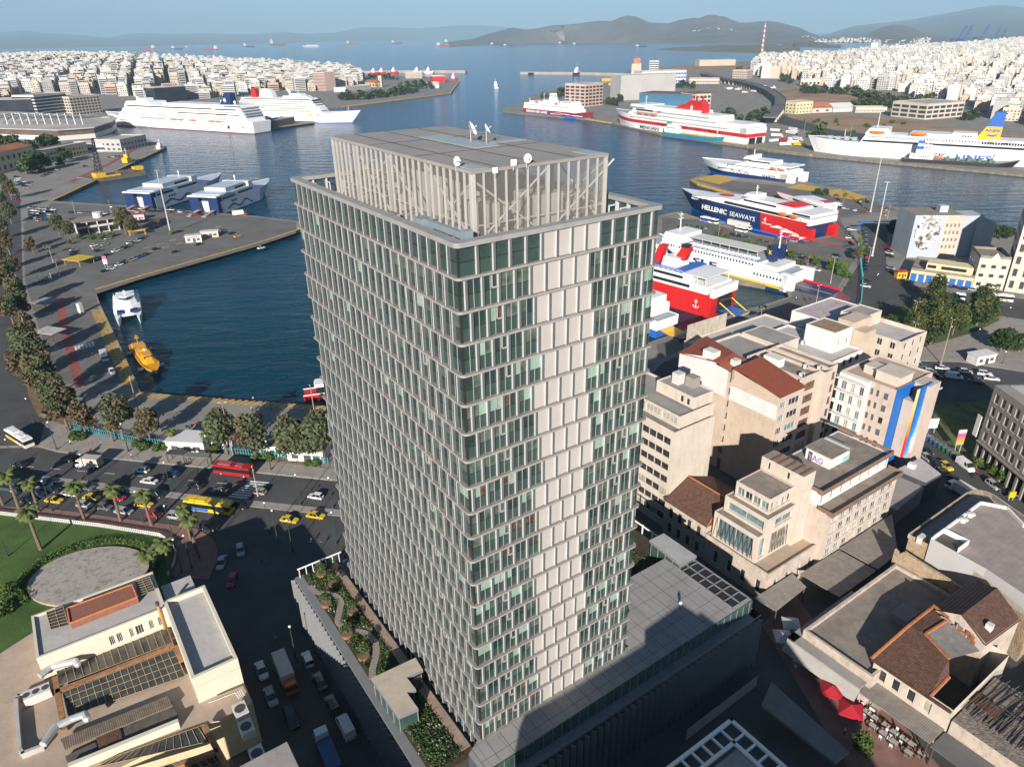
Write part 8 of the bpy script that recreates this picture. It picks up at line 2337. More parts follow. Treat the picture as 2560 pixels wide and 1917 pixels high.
# vehicles, people, street furniture
def car_paint(name,c):
 return mat('car_'+name,c,rough=.28,var=.03,coat=.6)
CP={k:car_paint(k,c)for k,c in dict(white=(.70,.70,.68),black=(.015,.015,.017),silver=(.36,.37,.38),grey=(.11,.115,.12),red=(.33,.015,.018),blue=(.02,.07,.22),yellow=(.62,.42,.015),navy=(.01,.018,.05),beige=(.36,.31,.24),orange=(.5,.15,.02)).items()}
M_base=CP['white'];M_tyre=mat('tyre',(.012,.012,.012),rough=.9);M_hub=mat('wheel_hub',(.35,.35,.35),rough=.4);M_cglass=glass('car_glass',(.012,.016,.018),rough=.05);M_lamp=mat('head_lamp',(.55,.55,.5),rough=.2);M_tail=mat('tail_lamp',(.3,.01,.01),rough=.3)
def wheel_mesh(r,w):
 b=MB();b.tube((0,-w/2,0),(0,w/2,0),r,n=12,m=0);b.tube((0,-w/2-.01,0),(0,w/2+.01,0),r*.55,n=10,m=1)
 o=b.build('wheel',[M_tyre,M_hub],None,link=False);me=o.data;bpy.data.objects.remove(o);return me
def wheels(root,xs,y,r=.32,w=.22):
 me=wheel_mesh(r,w)
 for x in xs:
  for s in(-1,1):
   o=bpy.data.objects.new('wheel',me);COL.objects.link(o);o.parent=root;o.location=(x,s*y,r)
def car_proto(kind):
 o=thing('car','','car')
 L,W,H={'sedan':(4.5,1.76,1.44),'hatch':(3.9,1.7,1.5),'suv':(4.5,1.85,1.7),'van':(5.2,1.95,2.1)}[kind]
 lo=.28;belt=H*.60
 prof={'sedan':[(-.5,.5,.80),(-.47,.86,.94),(-.2,.92,1),(.15,.92,1),(.44,.78,.96),(.5,.48,.82)],'hatch':[(-.5,.62,.84),(-.47,.95,.95),(0,.96,1),(.2,.93,1),(.43,.78,.95),(.5,.48,.82)],'suv':[(-.5,.62,.86),(-.47,.98,.96),(0,.98,1),(.2,.95,1),(.44,.84,.96),(.5,.5,.84)],'van':[(-.5,.8,.92),(-.48,1.0,.98),(0,1.0,1),(.25,.95,1),(.42,.72,.96),(.5,.45,.84)]}[kind]
 b=MB()
 rings=[]
 for t,zt,wt in prof:
  w=W/2*wt;z=lo+(belt-lo)*zt
  rings.append([(L*t,-w*.92,lo),(L*t,-w,lo+(z-lo)*.4),(L*t,-w*.93,z),(L*t,w*.93,z),(L*t,w,lo+(z-lo)*.4),(L*t,w*.92,lo)])
 b.loft(rings)
 c0,c1,r0,r1={'sedan':(-.34,.26,-.2,.09),'hatch':(-.47,.26,-.40,.08),'suv':(-.47,.26,-.42,.1),'van':(-.485,.36,-.475,.22)}[kind]
 z0=belt*.97;wb,wt=W*.46,W*.37 if kind!='van' else W*.43
 b.poly([(L*r0,-wt,H),(L*r1,-wt,H),(L*r1,wt,H),(L*r0,wt,H)])
 if kind=='van':
  for s in(-1,1):
   b.poly([(L*c0,s*wb,z0),(L*.08,s*wb,z0),(L*.08,s*wt,H),(L*r0,s*wt,H)])
  b.poly([(L*c0,-wb,z0),(L*c0,wb,z0),(L*r0,wt,H),(L*r0,-wt,H)])
  for(x0,x1)in((-.3,-.1),):
   b.obox((L*x0,-wb-.01,z0-.3),(L*.01,0,0),(0,.01,0),UP*.9)
 for x in(c0+.02,(c0+c1)/2,c1-.03):
  for s in(-1,1):
   xt=lerp(r0,r1,(x-c0)/(c1-c0));b.tube((L*x,s*wb,z0),(L*xt,s*wt,H),.035,n=4)
 b.build('body',M_base,o,smooth=False)
 b=MB();xk=.08 if kind=='van' else c0;xr=.08 if kind=='van' else r0
 A_=[(L*xk,-wb,z0),(L*c1,-wb,z0),(L*c1,wb,z0),(L*xk,wb,z0)];T_=[(L*xr,-wt,H-.03),(L*r1,-wt,H-.03),(L*r1,wt,H-.03),(L*xr,wt,H-.03)]
 for i in range(4):
  j=(i+1)%4;b.poly([A_[i],A_[j],T_[j],T_[i]])
 b.build('window_glass',M_cglass,o)
 for s in(-1,1):
  b=MB();b.obox((L*.485,s*W*.32-.16,lo+.28),(.04,0,0),(0,.32,0),UP*.14);b.build('headlight',M_lamp,o);b=MB();b.obox((-L*.505,s*W*.34-.13,lo+.34),(.04,0,0),(0,.26,0),UP*.16);b.build('tail_light',M_tail,o)
 wheels(o,(-L*.3,L*.31),W*.43);reg(o)
 return o
CARS={k:car_proto(k)for k in('sedan','hatch','suv','van')}
def small_car():
 o=MB();o.loft([[(2.1*t,-.8*w,.3),(2.1*t,-.85*w,.7*z),(2.1*t,.85*w,.7*z),(2.1*t,.8*w,.3)]for t,w,z in((-1,.9,1.0),(-.9,1,1.25),(.3,1,1.2),(.95,.95,1.05),(1,.85,.8))],0)
 o.loft([[(-1.6,-.78,.8),(.9,-.78,.8),(.9,.78,.8),(-1.6,.78,.8)],[(-1.3,-.64,1.38),(.25,-.64,1.38),(.25,.64,1.38),(-1.3,.64,1.38)]],1);o.poly([(-1.28,-.62,1.4),(.22,-.62,1.4),(.22,.62,1.4),(-1.28,.62,1.4)],0)
 for x in(-1.3,1.3):
  for s in(-1,1):
   o.tube((x,s*.72,.3),(x,s*.88,.3),.3,n=8,m=2)
 q=o.build('car',[M_base,M_cglass,M_tyre]);q['category']='car';return q
SMALL=small_car()
rv=random.Random(4)
def ang(px,py,dx,dy):
 d=P(px+dx,py+dy)-P(px,py);return math.atan2(d.y,d.x)
def car(px,py,dx=10,dy=1.2,col=None,kind=None,grp='cars in the streets',desc=None,z=0.02):
 p=P(px,py,z);col=col or rv.choice(('white','white','silver','black','black','grey','grey','navy','red','blue','beige'));kind=kind or rv.choice(('sedan','hatch','hatch','suv'))
 far=p.length>300
 o=dup(SMALL if far else CARS[kind],p,ang(px,py,dx,dy),paint={M_base.name:CP[col]})
 if o.type=='MESH':
  o['category']='car'
 cl={'navy':'dark blue'}.get(col,col)
 return later(o,desc or cl+' '+{'suv':'tall car','van':'van'}.get(kind,'taxi' if col=='yellow' else 'car'),'van' if kind=='van' else 'taxi' if col=='yellow' else 'car',grp,p)
def row(x0,y0,x1,y1,n,dx,dy,grp,gap=.06,cols=None):
 for k in range(n):
  if rv.random()<gap:
   continue
  t=k/max(1,n-1);car(lerp(x0,x1,t),lerp(y0,y1,t),dx+rv.uniform(-.3,.3),dy,rv.choice(cols)if cols else None,None,grp)
A1='cars on the avenue by the palms'
h=lambda x,y:g(0,960,x,y)
for x,y,c,k,f in((1230,755,'white','hatch',-1),(1485,790,'blue','hatch',-1),(1290,850,'white','sedan',-1),(1690,885,'black','sedan',-1),(470,1015,'yellow','sedan',1),(600,955,'white','sedan',1),(795,990,'yellow','sedan',1),(1020,995,'red','hatch',1),(1245,1050,'yellow','sedan',1),(735,1055,'silver','hatch',1),(905,1075,'grey','hatch',1),(1070,1110,'silver','sedan',1),(1335,1140,'red','hatch',1),(1530,1155,'silver','suv',1),(1810,1245,'black','suv',1),(410,858,'navy','sedan',1),(450,918,'navy','sedan',1),(330,962,'navy','suv',1),(245,1010,'black','sedan',1),(285,912,'white','hatch',1),(745,903,'grey','sedan',1),(1025,922,'black','hatch',1),(1355,965,'black','suv',1),(655,665,'black','sedan',-1),(175,705,'black','sedan',-1),(150,870,'grey','hatch',1),(1900,935,'grey','sedan',-1),(2060,1060,'black','van',1)):
 car(*h(x,y),10*f,1.3*f,c,k,A1)
h=lambda x,y:g(600,900,x,y)
for x,y,c,k,f in((165,1150,'beige','hatch',-1),(655,1190,'white','hatch',-1),(425,1390,'yellow','sedan',1),(655,1355,'yellow','sedan',1)):
 car(*h(x,y),10*f,1.6*f,c,k,A1)
A2='cars in the shaded side street'
for x,y,dx,dy,c,k in((555,1410,-3,10,'silver','sedan'),(602,1380,1,10,'silver','hatch'),(582,1455,-4,10,'red','hatch'),(655,1680,4,10,'white','sedan'),(770,1652,-4,-10,'white','hatch'),(678,1745,4,10,'silver','sedan'),(800,1708,-5,-10,'black','sedan'),(832,1768,-5,-10,'black','suv'),(865,1822,-5,-10,'white','van'),(730,1800,4,10,'black','suv')):
 car(x,y,dx,dy,c,k,A2)
A3='cars parked on the ferry pier'
h=lambda x,y:g(0,480,x,y)
for a,b_,n_ in(((820,595),(930,548),3),((1000,515),(1110,475),4),((1160,445),(1245,393),4),((1030,635),(1065,615),2),((1120,600),(1265,542),5),((905,688),(960,670),2),((815,468),(905,460),2),((830,490),(850,512),2),((640,505),(640,545),3)):
 row(*h(*a),*h(*b_),n_,10,-2.5,A3,.0)
for x,y,c,k in((1345,498,'black','sedan'),(1515,522,'black','van'),(1720,458,'black','sedan'),(1550,347,'black','sedan'),(1925,337,'grey','sedan'),(2000,363,'black','van'),(2050,388,'yellow','sedan'),(935,408,'silver','hatch'),(1125,445,'white','van'),(980,132,'white','van'),(2255,490,'white','sedan'),(970,1560,'white','hatch')):
 car(*h(x,y),10,-2.5 if y<1000 else 14,c,k,A3)
row(*h(620,182),*h(900,192),12,10,.5,A3,.1);row(*h(1050,165),*h(1590,180),16,10,.5,A3,.08);row(*h(1180,150),*h(1480,160),10,10,.5,A3,.1);row(*h(1660,200),*h(1830,200),5,10,.5,A3,.0)
for k in range(5):
 row(*h(262+k*3,140+k*22),*h(460-k*6,158+k*22),8,10,.6,'cars in the dense left parking lot',.08)
row(*h(335,255),*h(420,268),4,10,1,'cars in the dense left parking lot');row(*h(95,10),*h(150,85),8,10,1,'cars in the dense left parking lot')
h=lambda x,y:g(0,0,x,y)
for q in(((290,1500),(460,1460),8),((370,1525),(490,1470),5),((140,1530),(250,1600),6),((150,1560),(230,1625),5),((880,1370),(1030,1350),6),((820,1370),(850,1370),2)):
 row(*h(*q[0]),*h(*q[1]),q[2],10,-1,'cars on the left pier',.05)
car(*h(735,1438),10,-1,'black',None,'cars on the left pier');car(*h(690,1540),10,-1,'silver',None,'cars on the left pier')
A5='cars among the ferry piers'
h=lambda x,y:g(1280,380,x,y)
row(*h(1500,640),*h(1800,690),7,10,1.6,A5,.1);row(*h(1500,705),*h(2200,900),13,10,2.5,A5,.1);row(*h(1900,720),*h(2200,790),6,10,2.5,A5,.1);car(*h(1455,540),10,3,'white','van',A5)
h=lambda x,y:g(1920,480,x,y)
row(*h(60,488),*h(340,575),5,10,3,A5,0);row(*h(90,410),*h(290,440),4,10,1.5,A5,0);row(*h(330,80),*h(520,110),9,10,1,A5,.05);row(*h(600,135),*h(830,180),8,10,1,A5,.05);row(*h(510,25),*h(590,38),3,10,1,A5);row(*h(700,320),*h(695,480),5,10,-2,A5,.1)
for x,y,c in((140,600,'red'),(140,640,'blue'),(300,642,'red'),(415,678,'white'),(1000,160,'yellow'),(990,205,'yellow'),(780,85,'yellow'),(850,90,'black'),(140,620,'yellow'),(590,555,'navy')):
 car(*h(x,y),10,3,c,'hatch',A5)
A6='cars along the straight avenue'
row(*h(845,370),*h(850,560),6,1.2,10,A6,.1);row(*h(850,600),*h(840,680),4,1,10,A6,0);row(*h(1030,480),*h(1050,560),4,10,3,A6);row(*h(1050,640),*h(1060,690),3,10,3,A6);row(*h(720,330),*h(735,330),2,10,1,A6)
for x,y,c,dx,dy in((840,765,'black',10,1),(840,820,'white',10,2),(1220,785,'blue',10,0),(1610,828,'black',10,1),(1700,845,'black',10,1),(1765,852,'silver',10,1),(1995,885,'black',10,2)):
 car(*h(x,y),dx,dy,c,'suv',A6)
A7='cars in the shaded street beyond the corner block'
for x,y,c,k in((1255,1475,'white','sedan'),(1300,1510,'grey','sedan'),(1395,1560,'white','hatch'),(1500,1530,'white','sedan'),(1600,1605,'white','van'),(1700,1560,'white','hatch'),(1865,1580,'white','suv'),(1925,1620,'white','sedan'),(1790,1640,'black','sedan'),(1300,1550,'black','suv'),(1440,1600,'navy','sedan')):
 car(*h(x,y),10,1.2,c,k,A7)
A8='cars in the street beside the grey colonnaded block'
h=lambda x,y:g(1920,960,x,y)
for x,y,c,k in((1525,715,'yellow','sedan'),(1695,720,'white','van'),(1355,585,'black','sedan'),(1355,640,'silver','sedan'),(1600,840,'black','sedan'),(1935,885,'silver','hatch'),(1440,700,'black','hatch'),(1990,905,'black','sedan')):
 car(*h(x,y),10,7.5,c,k,A8)
row(*g(1280,380,1480,1630),*g(1280,380,1780,1530),5,10,-4,A5,0,('black','navy','navy','black'));row(*g(1280,380,2080,1400),*g(1280,380,2170,1350),2,10,-4,A5,0,('black','navy'))
def bus(label,px,py,dx,dy,col,roof,L=12.0,band=None,stripe=None):
 p=P(px,py,.02);o=thing('bus',label,'bus',p,ang(px,py,dx,dy));W,H=2.5,3.0;off=Vector(p)
 T=lambda b,n,m:(setattr(b,'v',[(x+off.x,y+off.y,z+off.z)for x,y,z in b.v]),b.build(n,m,o))
 b=MB();b.loft([[(-L/2*q,-W/2,.35),(L/2*q,-W/2,.35),(L/2*q,W/2,.35),(-L/2*q,W/2,.35)]if z==0 else[(-L/2*q,-W/2*r_,z),(L/2*q,-W/2*r_,z),(L/2*q,W/2*r_,z),(-L/2*q,W/2*r_,z)]for q,r_,z in((1,1,0),(1,1,2.6),(.985,.95,3.0))]);T(b,'body',col)
 b=MB();b.box(0,0,1.35,L+.04,W+.04,1.1);T(b,'window_band',M_cglass)
 b=MB();b.box(-L*.2,0,3.001,L*.34,1.7,.32);b.box(L*.2,0,3.001,L*.2,1.5,.2);T(b,'roof_unit',roof)
 if stripe:
  b=MB();b.box(-L*.22,0,.5,L*.5,W+.07,.8);b.box(L*.25,0,.9,L*.2,W+.07,.45);T(b,'painted_stripe',stripe)
 wheels(o,(-L*.3,L*.33),1.12,.48,.3)
 return o
bus('red single-deck bus on the avenue',*g(0,960,2025,775),10,1.3,CP['red'],mat('dusty_red',(.30,.08,.08)),10.5)
o=bus('yellow bus with a blue patch turning off the avenue',*g(0,960,1815,1090),10,1.3,CP['yellow'],CP['yellow'],12,None,SBLUE)
bus('white and yellow city bus at the left bend',*g(0,960,180,500),10,6.2,CP['white'],CP['white'],12,None,SYEL)
bus('white city bus half hidden by the park pines',*g(1920,480,1550,920),10,1,CP['white'],CP['white'],12,None,SBLUE);bus('white city bus right of the park pines',*g(1920,480,1960,935),10,1,CP['white'],CP['white'],12,None,SYEL)
bus('white coach parked beside the HELLENIC SEAWAYS ferry',*g(1280,380,1700,610),10,2.2,CP['white'],CP['white'],12,None,SBRIGHT);bus('small white minibus in front of the lorry by the navy ferry',*g(1280,380,1975,690),10,2.2,CP['white'],CP['white'],7)
bus('dark green bus at the far left of the avenue',*g(0,960,30,900),10,1.3,mat('bus_green',(.02,.06,.06)),CP['silver'],11)
def lorry(label,px,py,dx,dy,cabc,boxc,L=7.0,hb=3.0,name='lorry',flat=False,grp=None):
 p=P(px,py,.02);o=thing(name,label,'lorry',p,ang(px,py,dx,dy),grp);off=Vector(p)
 T=lambda b,n,m:(setattr(b,'v',[(x+off.x,y+off.y,z+off.z)for x,y,z in b.v]),b.build(n,m,o))
 b=MB();b.loft([[(L/2-1.9,-1.1,.5),(L/2,-1.1,.5),(L/2,1.1,.5),(L/2-1.9,1.1,.5)],[(L/2-1.9,-1.1,1.4),(L/2,-1.1,1.4),(L/2,1.1,1.4),(L/2-1.9,1.1,1.4)],[(L/2-1.9,-1.0,2.4),(L/2-.5,-1.0,2.4),(L/2-.5,1.0,2.4),(L/2-1.9,1.0,2.4)]]);T(b,'cab',cabc)
 b=MB();b.loft([[(L/2-1.5,-1.12,1.45),(L/2-.01,-1.12,1.45),(L/2-.01,1.12,1.45),(L/2-1.5,1.12,1.45)],[(L/2-1.5,-1.03,2.15),(L/2-.36,-1.03,2.15),(L/2-.36,1.03,2.15),(L/2-1.5,1.03,2.15)]]);T(b,'cab_window',M_cglass)
 b=MB();b.box(-1.0,0,.9,L-2.1,2.3,.5 if flat else hb-.9);T(b,'load_bed' if flat else 'cargo_box',boxc);wheels(o,(-L*.28,L*.34),1.0,.45,.3)
 return o
M_canv=mat('cargo_white',(.55,.53,.49),rough=.7,var=.08)
lorry('white box lorry with a beige box on the avenue',*g(0,960,780,715),-10,-.8,CP['white'],mat('cargo_beige',(.40,.36,.31)),7,3.3);lorry('white box lorry with an orange cab in the shaded street',*g(640,1437,265,900),4,10,CP['orange'],M_canv,8.5,3.3);lorry('flat lorry with a small crane in the shaded street',*g(640,1437,620,1540),-4,-10,CP['white'],CP['blue'],8,2,'lorry',True);lorry('white tanker lorry on the left quay by the hatched edge',*g(0,480,905,1440),5,14,CP['white'],M_canv,7.5,2.6)
lorry('long white lorry beside the HELLENIC SEAWAYS ferry',*g(1280,380,1960,655),10,2.2,CP['white'],M_canv,16,3.9);lorry('red and white trailer on the ferry pier edge',*g(0,480,2070,205),10,-1,CP['red'],M_canv,9,3.6);lorry('white panel lorry in the shade beside the curved-corner building',*g(1920,960,1650,950),-10,-6,CP['white'],M_canv,7,3.1);lorry('white lorry by the small pier office, near the red ticket box',*g(1920,480,600,128),10,1,CP['white'],M_canv,6,2.8)
for k in range(26):
 x,y=lerp(1930,2005,rv.random()),rv.uniform(322,368)
 if k>12:
  x,y=rv.uniform(1815,1940),rv.uniform(216,236)
 p=P(x,y,.05);c_=rv.choice(('white','red','blue','yellow','white'));later(lorry('',x,y,10,rv.uniform(-1,2),CP[c_],M_canv if k%3 else CP[c_],13,3.6,'lorry',False,'lorries on the far quay'),c_+'-cabbed lorry','lorry','lorries on the far quay',p)
mb_=thing('motorbike','','motorbike');b=MB();b.tube((-.6,0,.55),(.5,0,.75),.16,.12,6);b.box(-.3,0,.7,.7,.25,.15);b.tube((.5,0,.4),(.4,0,1.05),.05,n=5);b.tube((.4,-.35,1.05),(.4,.35,1.05),.03,n=4);b.build('body',M_base,mb_)
for x in(-.65,.65):
 b=MB();b.tube((x,-.06,.3),(x,.06,.3),.3,n=10);b.build('wheel',M_tyre,mb_)
reg(mb_)
def bikes(pts,grp):
 for x,y in pts:
  p=P(x,y,.03);c_=rv.choice(('black','grey','red','navy','white'));later(dup(mb_,p,rv.uniform(0,6.3),paint={M_base.name:CP[c_]}),{'navy':'dark blue'}.get(c_,c_)+' motorbike','motorbike',grp,p)
bikes([g(1920,960,x,y)for x,y in((1790,770),(1770,800),(2060,930),(2150,985),(1910,830),(1600,560),(2010,925),(1375,450))],'motorbikes parked by the colonnade');bikes([g(0,480,300+16*k,800-6*k)for k in range(9)],'motorbikes under the quay trees');bikes([(548,1078),(560,1075),(470,1070),(487,1063),(600,1078),(1690,848)],'motorbikes on the quay')
def person_proto(stride,arm):
 V=[(0,0,.95),(0,0,1.18),(0,0,1.42),(0,0,1.54),(0,.01,1.68),(.1,stride,.90),(.11,stride*1.6+.02,.50),(.12,stride*2.4,.06),(.12,stride*2.4+.14,.04),(-.1,-stride,.90),(-.11,-stride*1.2,.50),(-.12,-stride*2.6,.08),(-.12,-stride*2.6+.14,.05),(.19,0,1.42),(.25,-arm,1.14),(.26,-arm*1.4+.08,.88),(-.19,0,1.42),(-.25,arm,1.14),(-.26,arm*1.4+.08,.88)]
 E=[(0,1),(1,2),(2,3),(3,4),(0,5),(5,6),(6,7),(7,8),(0,9),(9,10),(10,11),(11,12),(2,13),(13,14),(14,15),(2,16),(16,17),(17,18)]
 Rr=[.14,.14,.15,.06,.105,.09,.06,.045,.04,.09,.06,.045,.04,.065,.045,.035,.065,.045,.035]
 me=bpy.data.meshes.new('p');me.from_pydata(V,E,[]);o=bpy.data.objects.new('p',me);COL.objects.link(o);o.modifiers.new('s','SKIN');sv=me.skin_vertices[0].data
 for v,r_ in zip(sv,Rr):
  v.radius=(r_,r_)
 sv[0].use_root=True;sm_=o.modifiers.new('d','SUBSURF');sm_.levels=sm_.render_levels=1
 bpy.context.view_layer.update();m2=bpy.data.meshes.new_from_object(o.evaluated_get(bpy.context.evaluated_depsgraph_get()));bpy.data.objects.remove(o)
 for m in(M_base,CP['navy'],mat('skin',(.42,.25,.17),var=.05),mat('hair',(.03,.02,.015)),M_tyre):
  m2 .materials.append(m)
 for f in m2 .polygons:
  c=f.center;f.material_index=4 if c.z<.1 else 1 if c.z<.96 else 0 if c.z<1.47 and not(abs(c.x)>.2 and c.z<1.1)else 3 if c.z>1.68 or(c.z>1.58 and c.y<-.02)else 2
 q=bpy.data.objects.new('person',m2);COL.objects.link(q);q['category']='person';return q
PPL=[person_proto(.03,.05),person_proto(.12,.12)]
def person(px,py,col,rot=0,w=1):
 p=P(px,py,.14);o=dup(PPL[w],p,rot,paint={M_base.name:CP[col]});later(o,'person in %s top, %s'%({'navy':'a dark blue'}.get(col,'a '+col),'walking' if w else 'standing'),'person','people on foot',p)
for x,y,c_,r_,w in[(*g(0,960,1140,640),'white',2,1),(*g(0,960,615,525),'white',1,0),(*g(0,960,790,580),'red',3,0),(*g(0,960,2175,235),'white',1,1),(632,1030,'black',0,1),(657,1015,'blue',1,1),(679,1024,'blue',2,0),(634,1003,'beige',0,0),(656,1413,'black',1,1),(805,1368,'black',0,1),(780,1360,'black',2,1),(692,1605,'silver',0,1),(926,1858,'orange',1,1),(950,1855,'black',2,0),(*g(1920,480,945,720),'black',0,1),(*g(1920,480,240,935),'white',1,0),(*g(1920,480,320,938),'navy',2,0),(*g(1920,480,370,935),'black',2,0),(*g(1920,480,1160,1400),'white',1,0),(*g(1920,480,2010,1095),'black',0,1),(*g(1920,480,660,830),'red',0,0),(*g(1920,480,110,1060),'black',0,1),(*g(1920,480,375,435),'red',0,0),(*g(1920,1437,655,1370),'white',1,0),(*g(1920,1437,490,850),'black',0,0)]:
 person(x,y,c_,r_,w)
o=dup(PPL[0],P(*g(1280,1437,1448,290),PZ),0,paint={M_base.name:CP['white']});tag(o,'person in a white top standing alone on the podium roof','person')
def lamp_proto(name,h,r,arms,m):
 o=thing(name,'','lamp');b=MB();b.tube((0,0,0),(0,0,h),r,r*.45,8);b.tube((0,0,0),(0,0,.5),r*1.8,n=8);b.build('pole',m,o)
 if arms:
  for k in range(arms):
   a=6.283*k/arms;d=Vector((math.cos(a),math.sin(a),0));b=MB();b.tube(Vector((0,0,h-.1)),d*1.1+UP*(h+.15),.04,n=4);b.obox(d*.9+Vector((-.18,-.12,h+.1)),(.5,0,0),(0,.25,0),UP*.14);b.build('lamp_head',M_lamp,o)
 else:
  b=MB();b.ball((0,0,h+.2),.24);b.build('globe',M_white,o)
 reg(o);return o
M_gp=mat('green_pole',(.03,.055,.04),rough=.6);M_sp=mat('steel_pole',(.42,.41,.39),rough=.5);M_wp=mat('wood_pole',(.32,.22,.14),rough=.9)
LP_={'green':lamp_proto('street_lamp',8.5,.13,0,M_gp),'steel':lamp_proto('street_lamp',8,.11,2,M_sp),'wood':lamp_proto('street_lamp',16,.2,2,M_wp),'mast':lamp_proto('lamp_mast',36,.45,6,M_sp),'globe':lamp_proto('street_lamp',4.2,.07,0,M_gp),'mid':lamp_proto('street_lamp',12,.14,2,M_sp)}
DL={'green':'dark green post','steel':'grey street lamp','wood':'tall wooden lamp pole','mast':'very tall floodlight mast','globe':'globe lamp','mid':'tall grey lamp post'}
for k,pts in dict(green=[h_ for h_ in(g(0,960,135,720),g(0,960,455,1095),g(0,960,770,855),g(0,960,1480,930),g(0,960,1240,1190),g(0,960,1490,1320),g(0,960,1720,1490),g(0,960,1110,580),g(0,960,1825,690),g(0,960,300,350),g(0,960,490,565),(678,1174),(751,1262),(832,1270),(676,1335),(695,1355),(732,1380),(840,1360),(455,1430),(480,1420),(742,1655),(20,1390))],steel=[g(0,480,165,865),g(0,480,340,785),g(0,480,140,740),g(0,480,165,1390),g(0,480,460,610),g(0,480,515,725),g(0,480,650,190),g(0,480,960,180),g(1920,480,1030,230),g(1920,480,145,520),(645,1240),(1795,600),(1898,822),(2170,660),(1840,590)],wood=[g(0,960,1235,375),g(0,960,2010,610),g(600,900,675,670),g(1920,480,1180,1520),g(1920,480,1200,1310),g(1920,480,1490,1480)],mast=[(427,585),(2180,640),(2176,530)],globe=[g(1920,480,x,y)for x,y in((1195,1400),(1345,1320),(1560,1260),(1900,1150),(2065,1090),(2020,1480),(1800,1280))],mid=[g(0,480,270,1330),g(0,480,300,1500),(2076,708),(2035,786),(1372,225),(1349,256),(2010,330),(1510,262),(2125,345),(905,243),(1040,200)]).items():
 for x,y in pts:
  p=P(x,y,.1);later(dup(LP_[k],p,rv.uniform(0,3)),DL[k],'lamp post','lamp posts of one kind: '+DL[k],p)
def totem(label,px,py,w,h,m,rot=.1):
 p=P(px,py);o=thing('sign',label,'sign',p);b=MB();b.box(p.x,p.y,h*.35,w,.3,h*.65,rot);b.build('sign_board',m,o);b=MB();b.box(p.x-w*.3,p.y,0,.15,.15,h*.36,rot);b.box(p.x+w*.3,p.y,0,.15,.15,h*.36,rot);b.build('post',M_sp,o)
totem('pink and white advertising panel on the ferry pier',*g(0,480,920,655),2,6,grad_mat('pink_panel',[(0,(.6,.6,.6)),(.55,(.6,.58,.58)),(.62,(.6,.1,.2)),(1,(.6,.1,.2))],(0,0,1),2,6,0));totem('colourful tall advertising panel by the vacant lot',*g(1920,960,1625,590),2.2,7,grad_mat('poster_panel',[(0,(.05,.35,.4)),(.4,(.5,.3,.02)),(.8,(.5,.05,.2)),(1,(.5,.5,.5))],(0,0,1),2.2,7,.2));totem('white hoarding above the blue bins',*g(1920,960,1400,420),3,4.5,M_white);totem('yellow pavement sign lower right',*g(1920,960,2090,1000),1.6,2.4,SYEL);totem('white panel on the left quay by the motorbikes',*g(0,480,440,770),1.4,4,M_white)
binp=thing('waste_bin','','bin');b=MB();b.loft([[(-.6,-.5,.2),(.6,-.5,.2),(.6,.5,.2),(-.6,.5,.2)],[(-.75,-.6,1.2),(.75,-.6,1.2),(.75,.6,1.2),(-.75,.6,1.2)]]);b.build('body',M_base,binp);b=MB();b.loft([[(-.78,-.63,1.2),(.78,-.63,1.2),(.78,.63,1.2),(-.78,.63,1.2)],[(-.6,-.35,1.5),(.6,-.35,1.5),(.6,.35,1.5),(-.6,.35,1.5)]]);b.build('lid',CP['grey'],binp);reg(binp)
CP['green']=car_paint('green',(.02,.11,.05))
for k in range(8):
 x,y=g(1920,960,lerp(1385,1640,k/7),lerp(490,655,k/7));p=P(x,y,.02);c_='blue' if k<3 else 'green';o=dup(binp,p,2.2,1.15,{M_base.name:CP[c_]});later(o,c_+' wheeled waste bin','waste bin','waste bins along the vacant lot',p)
def parasol(label,px,py,half,m,z=2.6,rot=.5):
 p=P(px,py,z);p.z=0;o=thing('parasol',label,'parasol',p);b=MB();q=[p+Vector((math.cos(rot+a)*half,math.sin(rot+a)*half,z))for a in(0,1.5708,3.1416,4.7124)];ap=p+UP*(z+.8)
 for i in range(4):
  b.poly([q[i],q[(i+1)%4],ap]);b.poly([q[i],q[(i+1)%4],q[(i+1)%4]-UP*.25,q[i]-UP*.25])
 b.build('canopy',m,o);b=MB();b.tube(p,ap,.05,n=6);b.build('pole',M_sp,o)
M_rc=mat('red_canvas',(.36,.012,.022),rough=.85,var=.12)
h=lambda x,y:g(1920,1437,x,y)
parasol('dark red parasol, the one nearer the white tables',*h(550,985),2.5,M_rc,rot=.35);parasol('dark red parasol, the lower right one of two',*h(715,1150),2.6,M_rc,rot=.35);parasol('white parasol with a small red mark in the shaded yard',*h(130,525),2.2,M_canv,rot=.7);parasol('pale parasol above the red-marked one in the shaded yard',*h(200,415),2.2,M_canv,rot=.6)
tb=thing('table','','table');b=MB();b.box(0,0,.72,1.1,.8,.05);b.build('tabletop',mat('table_cloth',(.38,.36,.34),var=.3,scale=4),tb)
for i in(-1,1):
 for j in(-1,1):
  b=MB();b.box(i*.48,j*.33,0,.06,.06,.72);b.build('leg',M_wp,tb)
reg(tb)
ch=thing('chair','','chair');b=MB();b.box(0,0,.42,.42,.42,.05);b.build('seat',M_base,ch);b=MB();b.box(-.2,0,.47,.04,.42,.45);b.build('backrest',M_base,ch)
for i in(-1,1):
 for j in(-1,1):
  b=MB();b.box(i*.18,j*.18,0,.04,.04,.42);b.build('leg',M_base,ch)
reg(ch)
CP['wood']=car_paint('wood',(.22,.13,.07))
